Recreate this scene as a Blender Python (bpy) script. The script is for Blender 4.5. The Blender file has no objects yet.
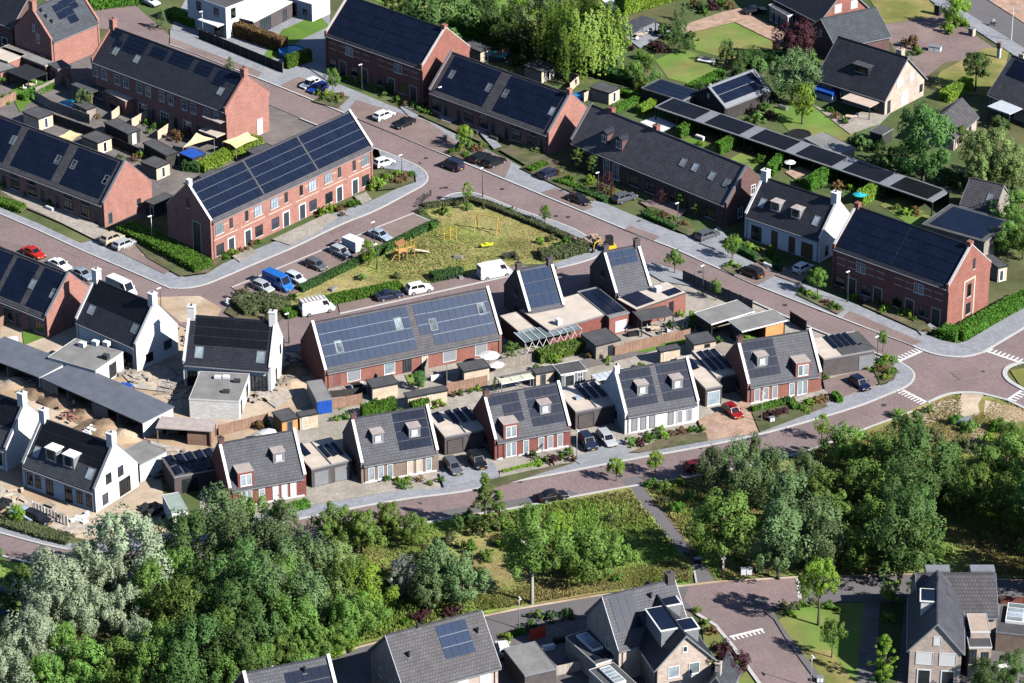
import bpy, bmesh, math, random
import numpy as np
from mathutils import Vector, Matrix
from mathutils.geometry import tessellate_polygon
random.seed(7)
SC = bpy.context.scene
COL = SC.collection
R = math.radians
# ------------------------------------------------------------------ camera
TH, FOC, DIST = R(27.3), 3500.0, 536.0
CAM = Vector((0, -DIST*math.cos(TH), DIST*math.sin(TH)))
FW = Vector((0, math.cos(TH), -math.sin(TH))); UP = Vector((0, math.sin(TH), math.cos(TH)))
cd = bpy.data.cameras.new('camera'); cam = bpy.data.objects.new('camera', cd); COL.objects.link(cam)
cam.location = CAM; cam.rotation_euler = (math.pi/2-TH, 0, 0)
cd.sensor_width = 36; cd.lens = 36*FOC/1024; cd.clip_start = 1; cd.clip_end = 9000
SC.camera = cam
def at(px, py, z=0.0):
    "point of the height plane z that the survey photograph shows at px, py"
    d = FW + Vector(((px-512)/FOC, 0, 0)) + UP*((341.5-py)/FOC)
    return CAM + d*((z-CAM.z)/d.z)
def proj(p):
    v = Vector(p)-CAM; k = FOC/v.dot(FW)
    return 512+v.x*k, 341.5-v.dot(UP)*k
# ------------------------------------------------------------------ materials
MATS = {}
def mat(name, col, rough=.8, var=.18, scale=.6, fine=6.0, kind=None, spec=.3, metal=0.0, objcol=False, var2=None, rand=0.0, p=None):
    m = bpy.data.materials.new(name); m.use_nodes = True
    nt = m.node_tree; N = nt.nodes; Lk = nt.links
    b = N['Principled BSDF']; b.inputs['Roughness'].default_value = rough
    b.inputs['Specular IOR Level'].default_value = spec; b.inputs['Metallic'].default_value = metal
    tc = N.new('ShaderNodeTexCoord')
    src = tc.outputs['Object']
    def mix(kind_, fac, a, c):
        x = N.new('ShaderNodeMix'); x.data_type = 'RGBA'; x.blend_type = kind_
        for i, v in ((0, fac), (6, a), (7, c)):
            if hasattr(v, 'links'): Lk.new(v, x.inputs[i])
            elif i == 0: x.inputs[0].default_value = v
            else: x.inputs[i].default_value = (*v, 1)
        return x.outputs[2]
    def noise(sc, det=3.0):
        n = N.new('ShaderNodeTexNoise'); n.inputs['Scale'].default_value = sc; n.inputs['Detail'].default_value = det
        n.inputs['Roughness'].default_value = .6
        Lk.new(src, n.inputs['Vector']); return n.outputs['Fac']
    def ramp(f, lo, hi, a=0.0, c=1.0):
        r = N.new('ShaderNodeMapRange'); r.inputs[1].default_value = lo; r.inputs[2].default_value = hi
        r.inputs[3].default_value = a; r.inputs[4].default_value = c; Lk.new(f, r.inputs[0]); return r.outputs[0]
    if objcol:
        oi = N.new('ShaderNodeObjectInfo'); c = oi.outputs['Color']
    else:
        c = tuple(col)
    if var2: c = mix('MIX', ramp(noise(scale*.35, 4), .42, .6), c, tuple(var2))
    if kind == 'tiles' or kind == 'courses':
        sx = N.new('ShaderNodeSeparateXYZ'); Lk.new(src, sx.inputs[0]); cb = N.new('ShaderNodeCombineXYZ')
        if kind == 'tiles':
            Lk.new(sx.outputs[0], cb.inputs[0]); mu = N.new('ShaderNodeMath'); mu.operation = 'MULTIPLY'; mu.inputs[1].default_value = 1.4
            Lk.new(sx.outputs[2], mu.inputs[0]); Lk.new(mu.outputs[0], cb.inputs[1])
        else:
            ad = N.new('ShaderNodeMath'); Lk.new(sx.outputs[0], ad.inputs[0]); Lk.new(sx.outputs[1], ad.inputs[1])
            Lk.new(ad.outputs[0], cb.inputs[0]); Lk.new(sx.outputs[2], cb.inputs[1])
        br = N.new('ShaderNodeTexBrick'); Lk.new(cb.outputs[0], br.inputs['Vector'])
        w, h, mo = p
        br.inputs['Scale'].default_value = 1; br.inputs['Brick Width'].default_value = w; br.inputs['Row Height'].default_value = h
        br.inputs['Mortar Size'].default_value = mo
        k = 1.0 if kind == 'tiles' else 1.25
        br.inputs['Color1'].default_value = (*[x*1.12 for x in col], 1); br.inputs['Color2'].default_value = (*[x*.86 for x in col], 1)
        br.inputs['Mortar'].default_value = (*([x*.55 for x in col] if kind == 'tiles' else [min(.6, x*1.3+.02) for x in col]), 1)
        c = br.outputs['Color']
        if kind == 'tiles':
            bp = N.new('ShaderNodeBump'); bp.inputs['Strength'].default_value = .6; bp.inputs['Distance'].default_value = .05
            bp.invert = True; Lk.new(br.outputs['Fac'], bp.inputs['Height']); Lk.new(bp.outputs[0], b.inputs['Normal'])
    if kind == 'pave':
        mp = N.new('ShaderNodeMapping'); mp.inputs['Rotation'].default_value = (0, 0, R(p[3])); Lk.new(src, mp.inputs[0])
        br = N.new('ShaderNodeTexBrick'); Lk.new(mp.outputs[0], br.inputs['Vector']); br.inputs['Scale'].default_value = 1
        br.inputs['Brick Width'].default_value = p[0]; br.inputs['Row Height'].default_value = p[1]; br.inputs['Mortar Size'].default_value = p[2]
        br.inputs['Color1'].default_value = (*[x*1.13 for x in col], 1); br.inputs['Color2'].default_value = (*[x*.87 for x in col], 1)
        br.inputs['Mortar'].default_value = (*[x*.6 for x in col], 1); c = br.outputs['Color']
        if var2: c = mix('MIX', ramp(noise(scale*.35, 4), .45, .7, 0, .7), c, tuple(var2))
    if var:
        c = mix('MULTIPLY', 1.0, c, (1, 1, 1)) if False else c
        g = ramp(noise(scale, 4), .3, .7, 1-var, 1+var); g2 = ramp(noise(fine, 2), .3, .7, 1-var*.6, 1+var*.6)
        mm = N.new('ShaderNodeMath'); mm.operation = 'MULTIPLY'; Lk.new(g, mm.inputs[0]); Lk.new(g2, mm.inputs[1])
        v = N.new('ShaderNodeVectorMath'); v.operation = 'SCALE'
        if hasattr(c, 'links'): Lk.new(c, v.inputs[0])
        else: v.inputs[0].default_value = c
        Lk.new(mm.outputs[0], v.inputs['Scale']); c = v.outputs[0]
    if rand:
        oi = N.new('ShaderNodeObjectInfo'); hs = N.new('ShaderNodeHueSaturation')
        Lk.new(ramp(oi.outputs['Random'], 0, 1, 1-rand*1.6, 1+rand*1.6), hs.inputs['Value'])
        Lk.new(ramp(oi.outputs['Random'], 0, 1, .5-rand*.10, .5+rand*.10), hs.inputs['Hue'])
        if hasattr(c, 'links'): Lk.new(c, hs.inputs['Color'])
        else: hs.inputs['Color'].default_value = (*c, 1)
        c = hs.outputs[0]
    if hasattr(c, 'links'): Lk.new(c, b.inputs['Base Color'])
    else: b.inputs['Base Color'].default_value = (*c, 1)
    if kind == 'leaf':
        tr = N.new('ShaderNodeBsdfTranslucent'); ms = N.new('ShaderNodeMixShader'); ms.inputs[0].default_value = .5
        if hasattr(c, 'links'): Lk.new(c, tr.inputs[0])
        Lk.new(b.outputs[0], ms.inputs[1]); Lk.new(tr.outputs[0], ms.inputs[2]); Lk.new(ms.outputs[0], N['Material Output'].inputs[0])
    if kind == 'clear':
        b.inputs['Transmission Weight'].default_value = .0
        b.inputs['Alpha'].default_value = .35
    MATS[name] = m; return m
BR = dict(kind='courses', p=(.5, .16, .012))
mat('brick_red', (.265,.110,.084), .85, .14, .5, 7, **BR)
mat('brick_orange', (.335,.160,.126), .85, .14, .5, 7, **BR)
mat('brick_dark_red', (.21,.072,.058), .85, .16, .5, 7, **BR)
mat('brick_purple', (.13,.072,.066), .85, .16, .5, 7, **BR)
mat('brick_brown', (.23, .17, .135), .85, .16, .6, 7, **BR)
mat('brick_grey', (.095,.08,.08), .85, .14, .6, 7, **BR)
mat('brick_pink', (.47,.375,.31), .85, .16, .6, 7, **BR)
mat('brick_pale', (.78, .75, .70), .85, .07, .8, 6, **BR)
mat('plaster_white', (.78,.765,.74), .8, .05, .5, 4)
mat('tile_grey', (.074,.075,.088), .62, .24, .7, 5, kind='tiles', p=(.42, .44, .045), spec=.4)
mat('tile_brown', (.084,.079,.085), .65, .24, .7, 5, kind='tiles', p=(.42, .44, .045), spec=.4)
mat('tile_dark', (.028,.031,.042), .5, .24, .7, 5, kind='tiles', p=(.5, .42, .05), spec=.45)
mat('metal_roof', (.125,.14,.165), .55, .15, .6, 5, spec=.4)
mat('slate', (.055, .062, .072), .6, .24, .7, 5, kind='tiles', p=(.8, .36, .03), spec=.4)
mat('solar', (.009,.015,.034), .26, .25, .35, 3, spec=.22)
mat('solar_blue', (.005,.024,.068), .28, .22, .35, 3, spec=.25)
mat('solar_black', (.011,.012,.015), .3, .2, .35, 3, spec=.25)
mat('solar_rail', (.10,.115,.145), .45, .1, 2, 8, metal=.3)
mat('glass', (.035, .045, .055), .08, .3, .4, 2, spec=.6, rand=.55)
mat('glass_pale', (.27, .33, .36), .12, .3, .6, 2, spec=.6, rand=.3)
mat('blind_white', (.76, .75, .72), .6, .03, 1, 4, rand=.06)
mat('blind_grey', (.27, .28, .30), .6, .05, 1, 4)
mat('frame_white', (.80, .80, .78), .5, .04, 1, 5)
mat('frame_cream', (.55,.48,.38), .6, .05, 1, 5)
mat('frame_dark', (.030, .032, .036), .5, .1, 1, 5)
mat('frame_grey', (.20, .21, .22), .5, .08, 1, 5)
mat('door_dark', (.04, .05, .06), .45, .1, 1, 5)
mat('door_brown', (.16, .09, .06), .5, .1, 1, 5)
mat('zinc', (.30, .31, .33), .45, .1, 1, 4, metal=.3)
mat('zinc_top', (.42, .36, .33), .7, .15, 1.2, 5)
mat('coping', (.72, .71, .68), .65, .08, 1, 5)
mat('gravel', (.58, .50, .42), .95, .12, .5, 12)
mat('gravel_grey', (.40, .37, .34), .95, .3, 1.2, 6, var2=(.50,.41,.31))
mat('bitumen', (.085, .085, .088), .85, .2, .5, 6)
mat('bitumen_pale', (.23, .225, .215), .9, .2, .4, 6)
mat('wood_pale', (.58,.455,.33), .75, .12, .8, 5, kind='courses', p=(6, .2, .015))
mat('wood_red', (.30,.185,.13), .8, .2, .8, 5)
mat('wood_grey', (.30, .26, .22), .85, .2, .8, 5)
mat('wood_dark', (.05, .047, .045), .8, .2, .8, 5)
mat('wood_orange', (.58, .29, .11), .75, .15, .8, 5)
mat('steel', (.36, .37, .38), .4, .08, 2, 6, metal=.6)
mat('lamp_white', (.78, .79, .80), .4, .04, 2, 6)
mat('steel_dark', (.05, .055, .06), .5, .1, 2, 6)
mat('asphalt', (.15,.14,.142), .9, .12, .12, 5)
mat('road_brick', (.262,.192,.184), .9, .15, .09, 3, kind='pave', p=(.42, .21, .02, 45), var2=(.225, .176, .172))
mat('bay_brick', (.245, .180, .165), .9, .14, .2, 4, kind='pave', p=(.42, .21, .02, 2), var2=(.29, .22, .19))
mat('kerbstone', (.50, .49, .47), .85, .08, .6, 5)
mat('paver_grey', (.295,.305,.33), .9, .10, .2, 4, kind='pave', p=(.6, .6, .02, 42), var2=(.30, .30, .305))
mat('paver_beige', (.40,.355,.305), .9, .14, .3, 4, kind='pave', p=(.6, .6, .02, 20), var2=(.27,.25,.19))
mat('paver_orange', (.47, .31, .22), .9, .25, .6, 4, kind='pave', p=(.5, .25, .02, 20), var2=(.38, .28, .23))
mat('paver_dark', (.17, .155, .15), .9, .16, .3, 4, kind='pave', p=(.6, .6, .02, 45), var2=(.24, .20, .17))
mat('paint_white', (.72, .72, .70), .7, .12, 1.0, 6)
mat('ground', (.075,.115,.036), 1, .35, .12, 3.5, var2=(.12, .12, .05))
mat('soil', (.085,.10,.040), 1, .35, .5, 5, var2=(.15, .12, .075))
mat('earth', (.20, .135, .085), 1, .3, .6, 5, var2=(.32, .23, .15))
mat('play_grass', (.26,.28,.075), 1, .3, .25, 5, var2=(.37, .30, .125))
mat('sand', (.54,.435,.325), 1, .2, .22, 3, var2=(.43, .31, .20))
mat('lawn', (.14,.24,.042), 1, .2, .18, 6, var2=(.22, .205, .07))
mat('lawn_fresh', (.105, .20, .028), 1, .2, .3, 6)
mat('lawn_dry', (.36, .28, .115), 1, .25, .16, 4, var2=(.17, .18, .045))
mat('verge', (.20,.30,.06), 1, .35, .14, 3, var2=(.30, .23, .10))
mat('blade', (.25,.41,.07), .8, .4, .16, 2.0, kind='leaf', var2=(.36, .33, .11))
mat('blade_dry', (.50,.41,.18), .8, .3, .2, 2.0, kind='leaf', var2=(.22, .23, .06))
LF = dict(kind='leaf', spec=.25)
mat('leaf_mid', (.225,.375,.080), .6, .35, .5, 2.5, rand=.16, **LF)
mat('leaf_dark', (.145,.265,.075), .6, .35, .5, 2.5, rand=.16, **LF)
mat('leaf_bright', (.30,.48,.06), .6, .3, .5, 2.5, rand=.12, **LF)
mat('leaf_blue', (.225,.335,.135), .6, .3, .5, 2.5, rand=.14, **LF)
mat('leaf_willow', (.50,.61,.39), .6, .25, .5, 2.5, rand=.08, **LF)
mat('leaf_weeping', (.34,.50,.09), .6, .3, .5, 2.5, **LF)
mat('leaf_cream', (.30,.41,.14), .6, .35, .5, 2.5, rand=.1, **LF)
mat('leaf_silver', (.46,.51,.43), .6, .4, .6, 2.5, **LF)
mat('leaf_purple', (.10,.038,.052), .6, .35, .5, 2.5, rand=.1, **LF)
mat('leaf_hedge', (.13,.29,.038), .6, .3, .5, 2.5, rand=.12, **LF)
mat('leaf_hedge_dark', (.085,.18,.052), .6, .3, .5, 2.5, rand=.1, **LF)
mat('leaf_rust', (.30,.19,.085), .6, .35, .5, 2.5, rand=.12, **LF)
mat('leaf_scrub', (.17,.195,.09), .7, .35, .5, 2.5, rand=.1, **LF)
mat('flower', (.30, .10, .30), .7, .4, 1.5, 4)
mat('bark', (.13, .10, .075), .9, .3, 2, 8)
mat('bark_pale', (.42, .38, .32), .9, .3, 2, 8)
mat('paint', (1, 1, 1), .28, 0, spec=.6, objcol=True)
mat('car_glass', (.012, .014, .018), .06, 0, spec=.7)
mat('tyre', (.02, .02, .021), .8, .1, 2, 8)
mat('rim', (.45, .46, .47), .35, .05, 2, 8, metal=.7)
mat('headlight', (.72, .74, .76), .15, 0, spec=.7)
mat('taillight', (.35, .012, .012), .3, 0)
mat('plate', (.72, .52, .03), .5, 0)
mat('black', (.018, .018, .02), .6, .1, 2, 8)
mat('yellow', (.74, .46, .02), .5, .08, 2, 6)
mat('orange', (.60,.36,.09), .6, .12, 2, 6)
mat('lime', (.68, .70, .03), .5, .08, 2, 6)
mat('canvas_cream', (.72, .60, .32), .8, .05, 1, 5)
mat('canvas_white', (.83, .83, .81), .8, .05, 1, 5)
mat('blue', (.02, .09, .42), .5, .15, 1, 4)
mat('pool', (.03, .25, .50), .15, .2, .6, 3, spec=.6)
mat('turquoise', (.03, .42, .48), .5, .1, 1, 4)
mat('red', (.55, .07, .04), .5, .1, 2, 6)
mat('green_metal', (.10, .20, .14), .5, .1, 2, 6)
mat('roof_green', (.30, .36, .31), .75, .1, .5, 4)
mat('polycarb', (.55, .60, .64), .25, .08, 1, 5, spec=.6)
mat('stripe', (.42, .33, .27), .8, .1, 1, 5, kind='courses', p=(5, .3, .03))
mat('skin', (.45, .27, .19), .6, 0)
mat('cloth_dark', (.04, .05, .09), .8, .1, 4, 10)
mat('cloth_pale', (.68, .68, .66), .8, .1, 4, 10)
mat('hair', (.05, .03, .02), .7, 0)
# ------------------------------------------------------------------ mesh builder
class MB:
    def __init__(s): s.v = []; s.f = []; s.m = []
    def add(s, vs, fs, m=0):
        o = len(s.v); s.v += [tuple(x) for x in vs]; s.f += [tuple(i+o for i in f) for f in fs]; s.m += [m]*len(fs); return s
    def box(s, x0, x1, y0, y1, z0, z1, m=0):
        return s.add([(x0,y0,z0),(x1,y0,z0),(x1,y1,z0),(x0,y1,z0),(x0,y0,z1),(x1,y0,z1),(x1,y1,z1),(x0,y1,z1)],
              [(0,3,2,1),(4,5,6,7),(0,1,5,4),(1,2,6,5),(2,3,7,6),(3,0,4,7)], m)
    def hexa(s, b, t, m=0):
        return s.add(list(b)+list(t), [(0,3,2,1),(4,5,6,7),(0,1,5,4),(1,2,6,5),(2,3,7,6),(3,0,4,7)], m)
    def prism_x(s, yz, x0, x1, m=0):
        n = len(yz)
        if sum(yz[i][0]*yz[(i+1)%n][1]-yz[(i+1)%n][0]*yz[i][1] for i in range(n)) < 0: yz = yz[::-1]
        tri = tessellate_polygon([[Vector((a, c, 0)) for a, c in yz]])
        vs = [(x0, a, c) for a, c in yz]+[(x1, a, c) for a, c in yz]
        fs = [(i, (i+1) % n, (i+1) % n+n, i+n)[::-1] for i in range(n)]
        for t in tri:
            a, b_, c = t
            ar = (yz[b_][0]-yz[a][0])*(yz[c][1]-yz[a][1])-(yz[c][0]-yz[a][0])*(yz[b_][1]-yz[a][1])
            if ar < 0: a, c = c, a
            fs.append((c, b_, a)); fs.append((a+n, b_+n, c+n))
        return s.add(vs, fs, m)
    def prism_z(s, xy, z0, z1, m=0):
        n = len(xy)
        if sum(xy[i][0]*xy[(i+1)%n][1]-xy[(i+1)%n][0]*xy[i][1] for i in range(n)) < 0: xy = xy[::-1]
        tri = tessellate_polygon([[Vector((a, c, 0)) for a, c in xy]])
        vs = [(a, c, z0) for a, c in xy]+[(a, c, z1) for a, c in xy]
        fs = [(i, (i+1) % n, (i+1) % n+n, i+n) for i in range(n)]
        for t in tri:
            a, b_, c = t
            ar = (xy[b_][0]-xy[a][0])*(xy[c][1]-xy[a][1])-(xy[c][0]-xy[a][0])*(xy[b_][1]-xy[a][1])
            if ar < 0: a, c = c, a
            fs.append((c, b_, a)); fs.append((a+n, b_+n, c+n))
        return s.add(vs, fs, m)
    def tube(s, pts, rad, n=6, m=0, cap=True):
        pts = [Vector(p_) for p_ in pts]; k = len(pts)
        rad = rad if isinstance(rad, (list, tuple)) else [rad]*k
        vs = []
        for i, p_ in enumerate(pts):
            d = (pts[min(i+1, k-1)]-pts[max(i-1, 0)]).normalized()
            u = d.orthogonal().normalized() if abs(d.z) < .99 else Vector((1, 0, 0)); w = d.cross(u); 
            u = w.cross(d)
            for j in range(n):
                a = 2*math.pi*j/n; vs.append(p_+(u*math.cos(a)+w*math.sin(a))*rad[i])
        fs = [(i*n+j, i*n+(j+1) % n, (i+1)*n+(j+1) % n, (i+1)*n+j) for i in range(k-1) for j in range(n)]
        if cap: fs += [tuple(range(n))[::-1], tuple(range((k-1)*n, k*n))]
        return s.add(vs, fs, m)
    def mesh(s, name, mats, smooth=False):
        me = bpy.data.meshes.new(name); me.from_pydata(s.v, [], s.f)
        for k in (mats if isinstance(mats, (list, tuple)) else [mats]): me.materials.append(MATS[k])
        me.polygons.foreach_set('material_index', s.m)
        if smooth: me.polygons.foreach_set('use_smooth', [True]*len(s.f))
        me.update(); return me
    def build(s, name, mats, parent=None, loc=None, rot=None, smooth=False):
        return put(name, s.mesh(name, mats, smooth), parent, loc, rot)
def put(name, me, parent=None, loc=None, rot=None, scale=None):
    o = bpy.data.objects.new(name, me); COL.objects.link(o)
    if parent: o.parent = parent
    if loc is not None: o.location = loc
    if rot is not None: o.rotation_euler = rot if isinstance(rot, (tuple, list)) else (0, 0, rot)
    if scale is not None: o.scale = scale
    return o
def tag(o, label=None, cat=None, group=None, kind=None):
    if label: o['label'] = label
    if cat: o['category'] = cat
    if group: o['group'] = group
    if kind: o['kind'] = kind
    return o
def thing(name, label, cat, loc, rz=0.0, group=None):
    return tag(put(name, None, None, loc, rz), label, cat, group)
ORDW = 'zeroth first second third fourth fifth sixth seventh eighth ninth tenth eleventh twelfth thirteenth fourteenth fifteenth sixteenth seventeenth eighteenth nineteenth twentieth'.split()
def ordw(n):
    if n <= 20: return ORDW[n]
    t = {2: 'twenty', 3: 'thirty', 4: 'forty', 5: 'fifty', 6: 'sixty', 7: 'seventy', 8: 'eighty', 9: 'ninety'}[n//10]
    return t+'-'+ORDW[n % 10] if n % 10 else t[:-1]+'ieth'
ORD = {}
def rank(o, group, fmt):
    "label later by order from the left among its kind"
    o['group'] = group; ORD.setdefault(group, []).append((o, fmt)); return o
def rank_all():
    bpy.context.view_layer.update()
    for g, l in ORD.items():
        l = sorted(l, key=lambda t: proj(t[0].matrix_world.translation)[0])
        for i, (o, f) in enumerate(l, 1): o['label'] = f.format(ordw(i))
# ------------------------------------------------------------------ ground sheets
ZK = [0.0]
def sheet(name, pts, mname, z=None, thick=0.0, label=None, kind='structure'):
    if z is None: ZK[0] += .004; z = ZK[0]
    w = [at(x, y, z) for x, y in pts]
    return tag(MB().prism_z([(p.x, p.y) for p in w], z-max(thick, .002), z).build(name, mname), kind=kind)
def strip(name, pts, width, mname, z, thick=.1):
    w = [at(x, y, z) for x, y in pts]; mb = MB()
    for a, b in zip(w, w[1:]):
        d = (b-a).normalized(); n = Vector((-d.y, d.x, 0))*width/2; a = a-d*width*.3; b = b+d*width*.3
        mb.prism_z([(a-n).to_tuple()[:2], (b-n).to_tuple()[:2], (b+n).to_tuple()[:2], (a+n).to_tuple()[:2]], z-thick, z+random.uniform(0, .004))
    return tag(mb.build(name, mname), kind='structure')
def smooth(pts, k=2):
    for _ in range(k):
        q = [pts[0]]
        for a, b in zip(pts, pts[1:]):
            q += [(a[0]*.75+b[0]*.25, a[1]*.75+b[1]*.25), (a[0]*.25+b[0]*.75, a[1]*.25+b[1]*.75)]
        pts = q+[pts[-1]]
    return pts
tag(MB().prism_z([(-4000, -4000), (4000, -4000), (4000, 4000), (-4000, 4000)], -1, 0).build('ground', 'ground'), kind='structure')
PVZ = .12
LV = {'block': .004, 'lawn': .05, 'road': .10, 'pave': .20, 'bay': .24}
def lay(name, pts, m, lv, **k):
    LV[lv] += .004
    th = {'road': .09, 'pave': .19, 'bay': .03}.get(lv, .003)
    return sheet(name, pts, m, LV[lv], th, **k)
# ---- blocks of yard ground between the houses
lay('yard', [(0,45),(60,35),(110,50),(235,150),(160,215),(110,225),(0,165)], 'paver_dark', 'block')
lay('yard', [(150,200),(190,175),(290,150),(345,105),(250,95),(130,150)], 'paver_dark', 'block')
lay('yard', [(258,420),(262,345),(330,330),(515,300),(600,240),(690,270),(815,328),(880,350),(880,395),(700,440),(430,500),(200,540),(200,440)], 'paver_beige', 'block')
lay('sand', [(0,305),(60,300),(140,300),(205,300),(300,320),(315,400),(270,425),(215,450),(160,470),(170,545),(90,540),(30,530),(0,512)], 'sand', 'block')
lay('yard', [(395,130),(440,60),(480,40),(640,100),(770,165),(945,190),(1000,215),(960,345),(850,300),(600,205)], 'ground', 'block')
lay('yard', [(270,75),(170,30),(190,-10),(330,-10),(330,70)], 'paver_grey', 'block')
lay('yard', [(480,700),(480,650),(530,632),(600,600),(690,610),(720,690)], 'paver_dark', 'block')
lay('driveway', [(880,25),(905,18),(935,8),(962,26),(1000,52),(975,60),(945,62),(925,78),(900,60)], 'bay_brick', 'block')
lay('road', [(934,-8),(1040,58),(1040,34),(974,-8)], 'asphalt', 'road')
lay('pavement', [(918,-8),(934,-8),(1040,58),(1040,72)], 'paver_grey', 'pave')
lay('pavement', [(976,-8),(1040,33),(1040,-8)], 'paver_orange', 'pave')
lay('yard', [(905,603),(1024,602),(1024,700),(895,700)], 'paver_dark', 'block')
lay('yard', [(370,655),(480,615),(500,640),(510,690),(270,700)], 'paver_dark', 'block')
# ---- roads
up = [(120,-8),(170,36),(194.6,52.7),(279,86),(356.7,117.6),(520,185.3),(640,235),(671.7,247),(755.6,284.5),(860,325),(912.6,345)]
rt = smooth([(912.6,345),(924.9,351),(942,355.5),(965,357),(982.9,352)])+[(1040,318),(1040,375),(1022,362)]
isl = smooth([(1022,362),(1007.5,366),(1004,373),(1008,380),(1019.8,387),(1040,398)])
lowj = [(1040,414),(1024,407.4)]+smooth([(1007.5,399.5),(993.4,396),(977.6,392),(956.5,392),(942.4,395),(928.4,402)])
r5low = smooth([(912.5,411),(867,427.6),(790,457.5),(690,477),(640,484),(569,497),(504,510),(445,518),(380,532),(320,543),(200,570),(100,580),(40,565),(-20,550)])
r5up = smooth([(-20,526),(0,532.6),(67,550),(110,553),(200,540),(310,516),(398,499),(460,492),(491.6,485),(558,473),(640,457),(690,448.7),(762.6,433.8),(827.7,415.3),(861.6,404.8),(888,394)])
corner = smooth([(888,394),(909,385.4),(915,376.6),(912.5,369.6),(900.3,361.7)])
r1low = [(900.3,361.7),(813.6,328.4),(750,300),(690.5,275.7),(672,268)]
r3low = [(672,268),(640,290),(500,318),(310,352),(230,350),(180,325),(110,297),(60,277),(-10,247)]
lay('road', up+rt+isl+lowj+r5low+r5up+corner+r1low+[(640,255),(602,250),(585.6,234.5),(520,210),(489.4,197.6),(473.6,191.8),(447,195),(436,203),(413,213),(375,211),(410,192),(426,183.5),(428.8,174.8),(419,166),(373.4,147.5),(300,118),(200,75),(150,55),(115,30),(60,25),(40,-8)], 'road_brick', 'road')
lay('road', [(-10,209),(0,214),(38.7,230),(84.4,251),(133.6,272),(158,282.7)]+smooth([(170,288),(187.6,288),(205,284.5),(228,275),(254.4,263.4),(296.6,246),(340,224),(375,211),(420,196)])+[(430,206),(413,213),(232,287),(285,320),(340,304),(515,265),(557.5,267.8)]+smooth([(557.5,267.8),(580,262.5),(596,257),(602,252),(601.4,248.5),(585.6,234.5)])+[(660,262)]+r3low[1:], 'road_brick', 'road')
lay('parking_bay', [(232,287),(380.4,225.7),(413,213.2),(437.6,224),(387.5,247.6),(300,291),(274,301),(285,318),(262,318)], 'bay_brick', 'bay')
lay('parking_bay', [(338,304),(463,279.5),(515,266),(519,273),(340,313)], 'bay_brick', 'bay')
lay('parking_bay', [(0,240),(20,245),(140,295),(128,299),(0,250)], 'bay_brick', 'bay')
bot = [(200,700),(246,681),(325.5,659),(357,647),(420,631),(482.4,615.7),(520,608),(594.4,595.5),(682,585.5),(720,581),(801,576.5),(860,575),(914,573.5),(1040,581)]
lay('road', bot+[(1040,598),(918,600.5),(879,601.7),(803,601.5),(764,612),(775,619),(789,642),(813.6,675.5),(830,700),(769,700),(759,682.5),(732.7,645.6),(715,624.5),(697.6,614),(680,606),(600,615),(510,630),(430,650),(340,676),(290,700)], 'asphalt', 'road')
lay('road', [(690,584.5),(720,581),(801,576.5),(803,601.5),(764,612),(775,619),(789,642),(813.6,675.5),(830,700),(769,700),(759,682.5),(732.7,645.6),(715,624.5),(697.6,614),(684,600)], 'road_brick', 'road')
lay('cycle_path', [(622,479),(638,476),(658,505.6),(711,574),(716,581.5),(696.5,583.6),(694,569),(640,504)], 'asphalt', 'road')
lay('cycle_path', [(764,611.5),(772,607),(778,620),(794,642),(821,676),(836,700),(829,700),(812,675),(788,642),(774,619)], 'asphalt', 'bay')
# ---- pavements (raised slabs) with kerbs
lay('pavement', [(170,44),(194.6,52.7),(279,86),(356.7,117.6),(520,185.3),(640,235),(671.7,247),(755.6,284.5),(860,325),(912.6,345),(924.9,351),(942,355.5),(965,357),(982.9,352),(1040,317),(1040,297),(967,340.7),(958,343.4),(942.4,340.7),(909,327.6),(861.6,306.5),(803,282.7),(757,264),(713.4,243),(677,232.8),(641.8,218.7),(608.4,204.6),(575,190.6),(554,181),(529,171),(498,155),(431.4,122),(340,84.4),(309,65),(282.5,73.8),(198,38.7),(170,29)], 'paver_grey', 'pave')
for b in ([(279,86),(298,76.5),(322,84),(345.8,114)], [(345.8,114),(356,100),(428,121),(456,141),(447,155)], [(466,161),(484,149),(512,161),(505,177.5)], [(541,192.5),(556,187.5),(594,207),(584,210.5)], [(624,229.3),(630,225.5),(660,236.5),(654,240.5)], [(735,275.5),(757,262),(780,273),(757,285)], [(843,317.5),(850,311),(922,341.5),(912.6,345)], [(170,37),(200,49),(262,72),(258,77),(194.6,52.7),(170,43.5)]):
    lay('parking_bay', b, 'bay_brick', 'bay')
strip('kerb', [(170,44),(194.6,52.7),(279,86),(356.7,117.6),(520,185.3),(640,235),(671.7,247),(755.6,284.5),(860,325),(912.6,345)], .35, 'kerbstone', .262)
strip('kerb', rt[:-3]+[(1040,318)], .4, 'kerbstone', .25)
lay('pavement', [(-10,209),(0,214),(38.7,230),(84.4,251),(133.6,272),(158,282.7)]+smooth([(170,288),(187.6,288),(205,284.5),(228,275),(254.4,263.4),(296.6,246),(340,224),(375,211),(410,192),(426,183.5),(428.8,174.8),(419,166),(401.5,158),(373.4,147.5)])+[(330,129),(338,125),(366,136),(371,150),(378,148),(384,168),(415,172),(416,182),(398,188),(366,203),(330,214),(300,231),(254,250),(222,264),(206,274),(185,277),(150,266),(140,262),(95,240),(80,243),(40,224),(-10,203)], 'paver_grey', 'pave')
strip('kerb', [(-10,209),(38.7,230),(84.4,251),(133.6,272),(158,282.7)]+smooth([(170,288),(187.6,288),(205,284.5),(228,275),(254.4,263.4),(296.6,246),(340,224),(375,211),(410,192),(426,183.5),(428.8,174.8),(419,166),(401.5,158),(373.4,147.5)])+[(300,118)], .3, 'kerbstone', .25)
lay('parking_bay', [(95,240),(112,229),(182,262),(165,274),(140,262)], 'bay_brick', 'bay')
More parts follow.
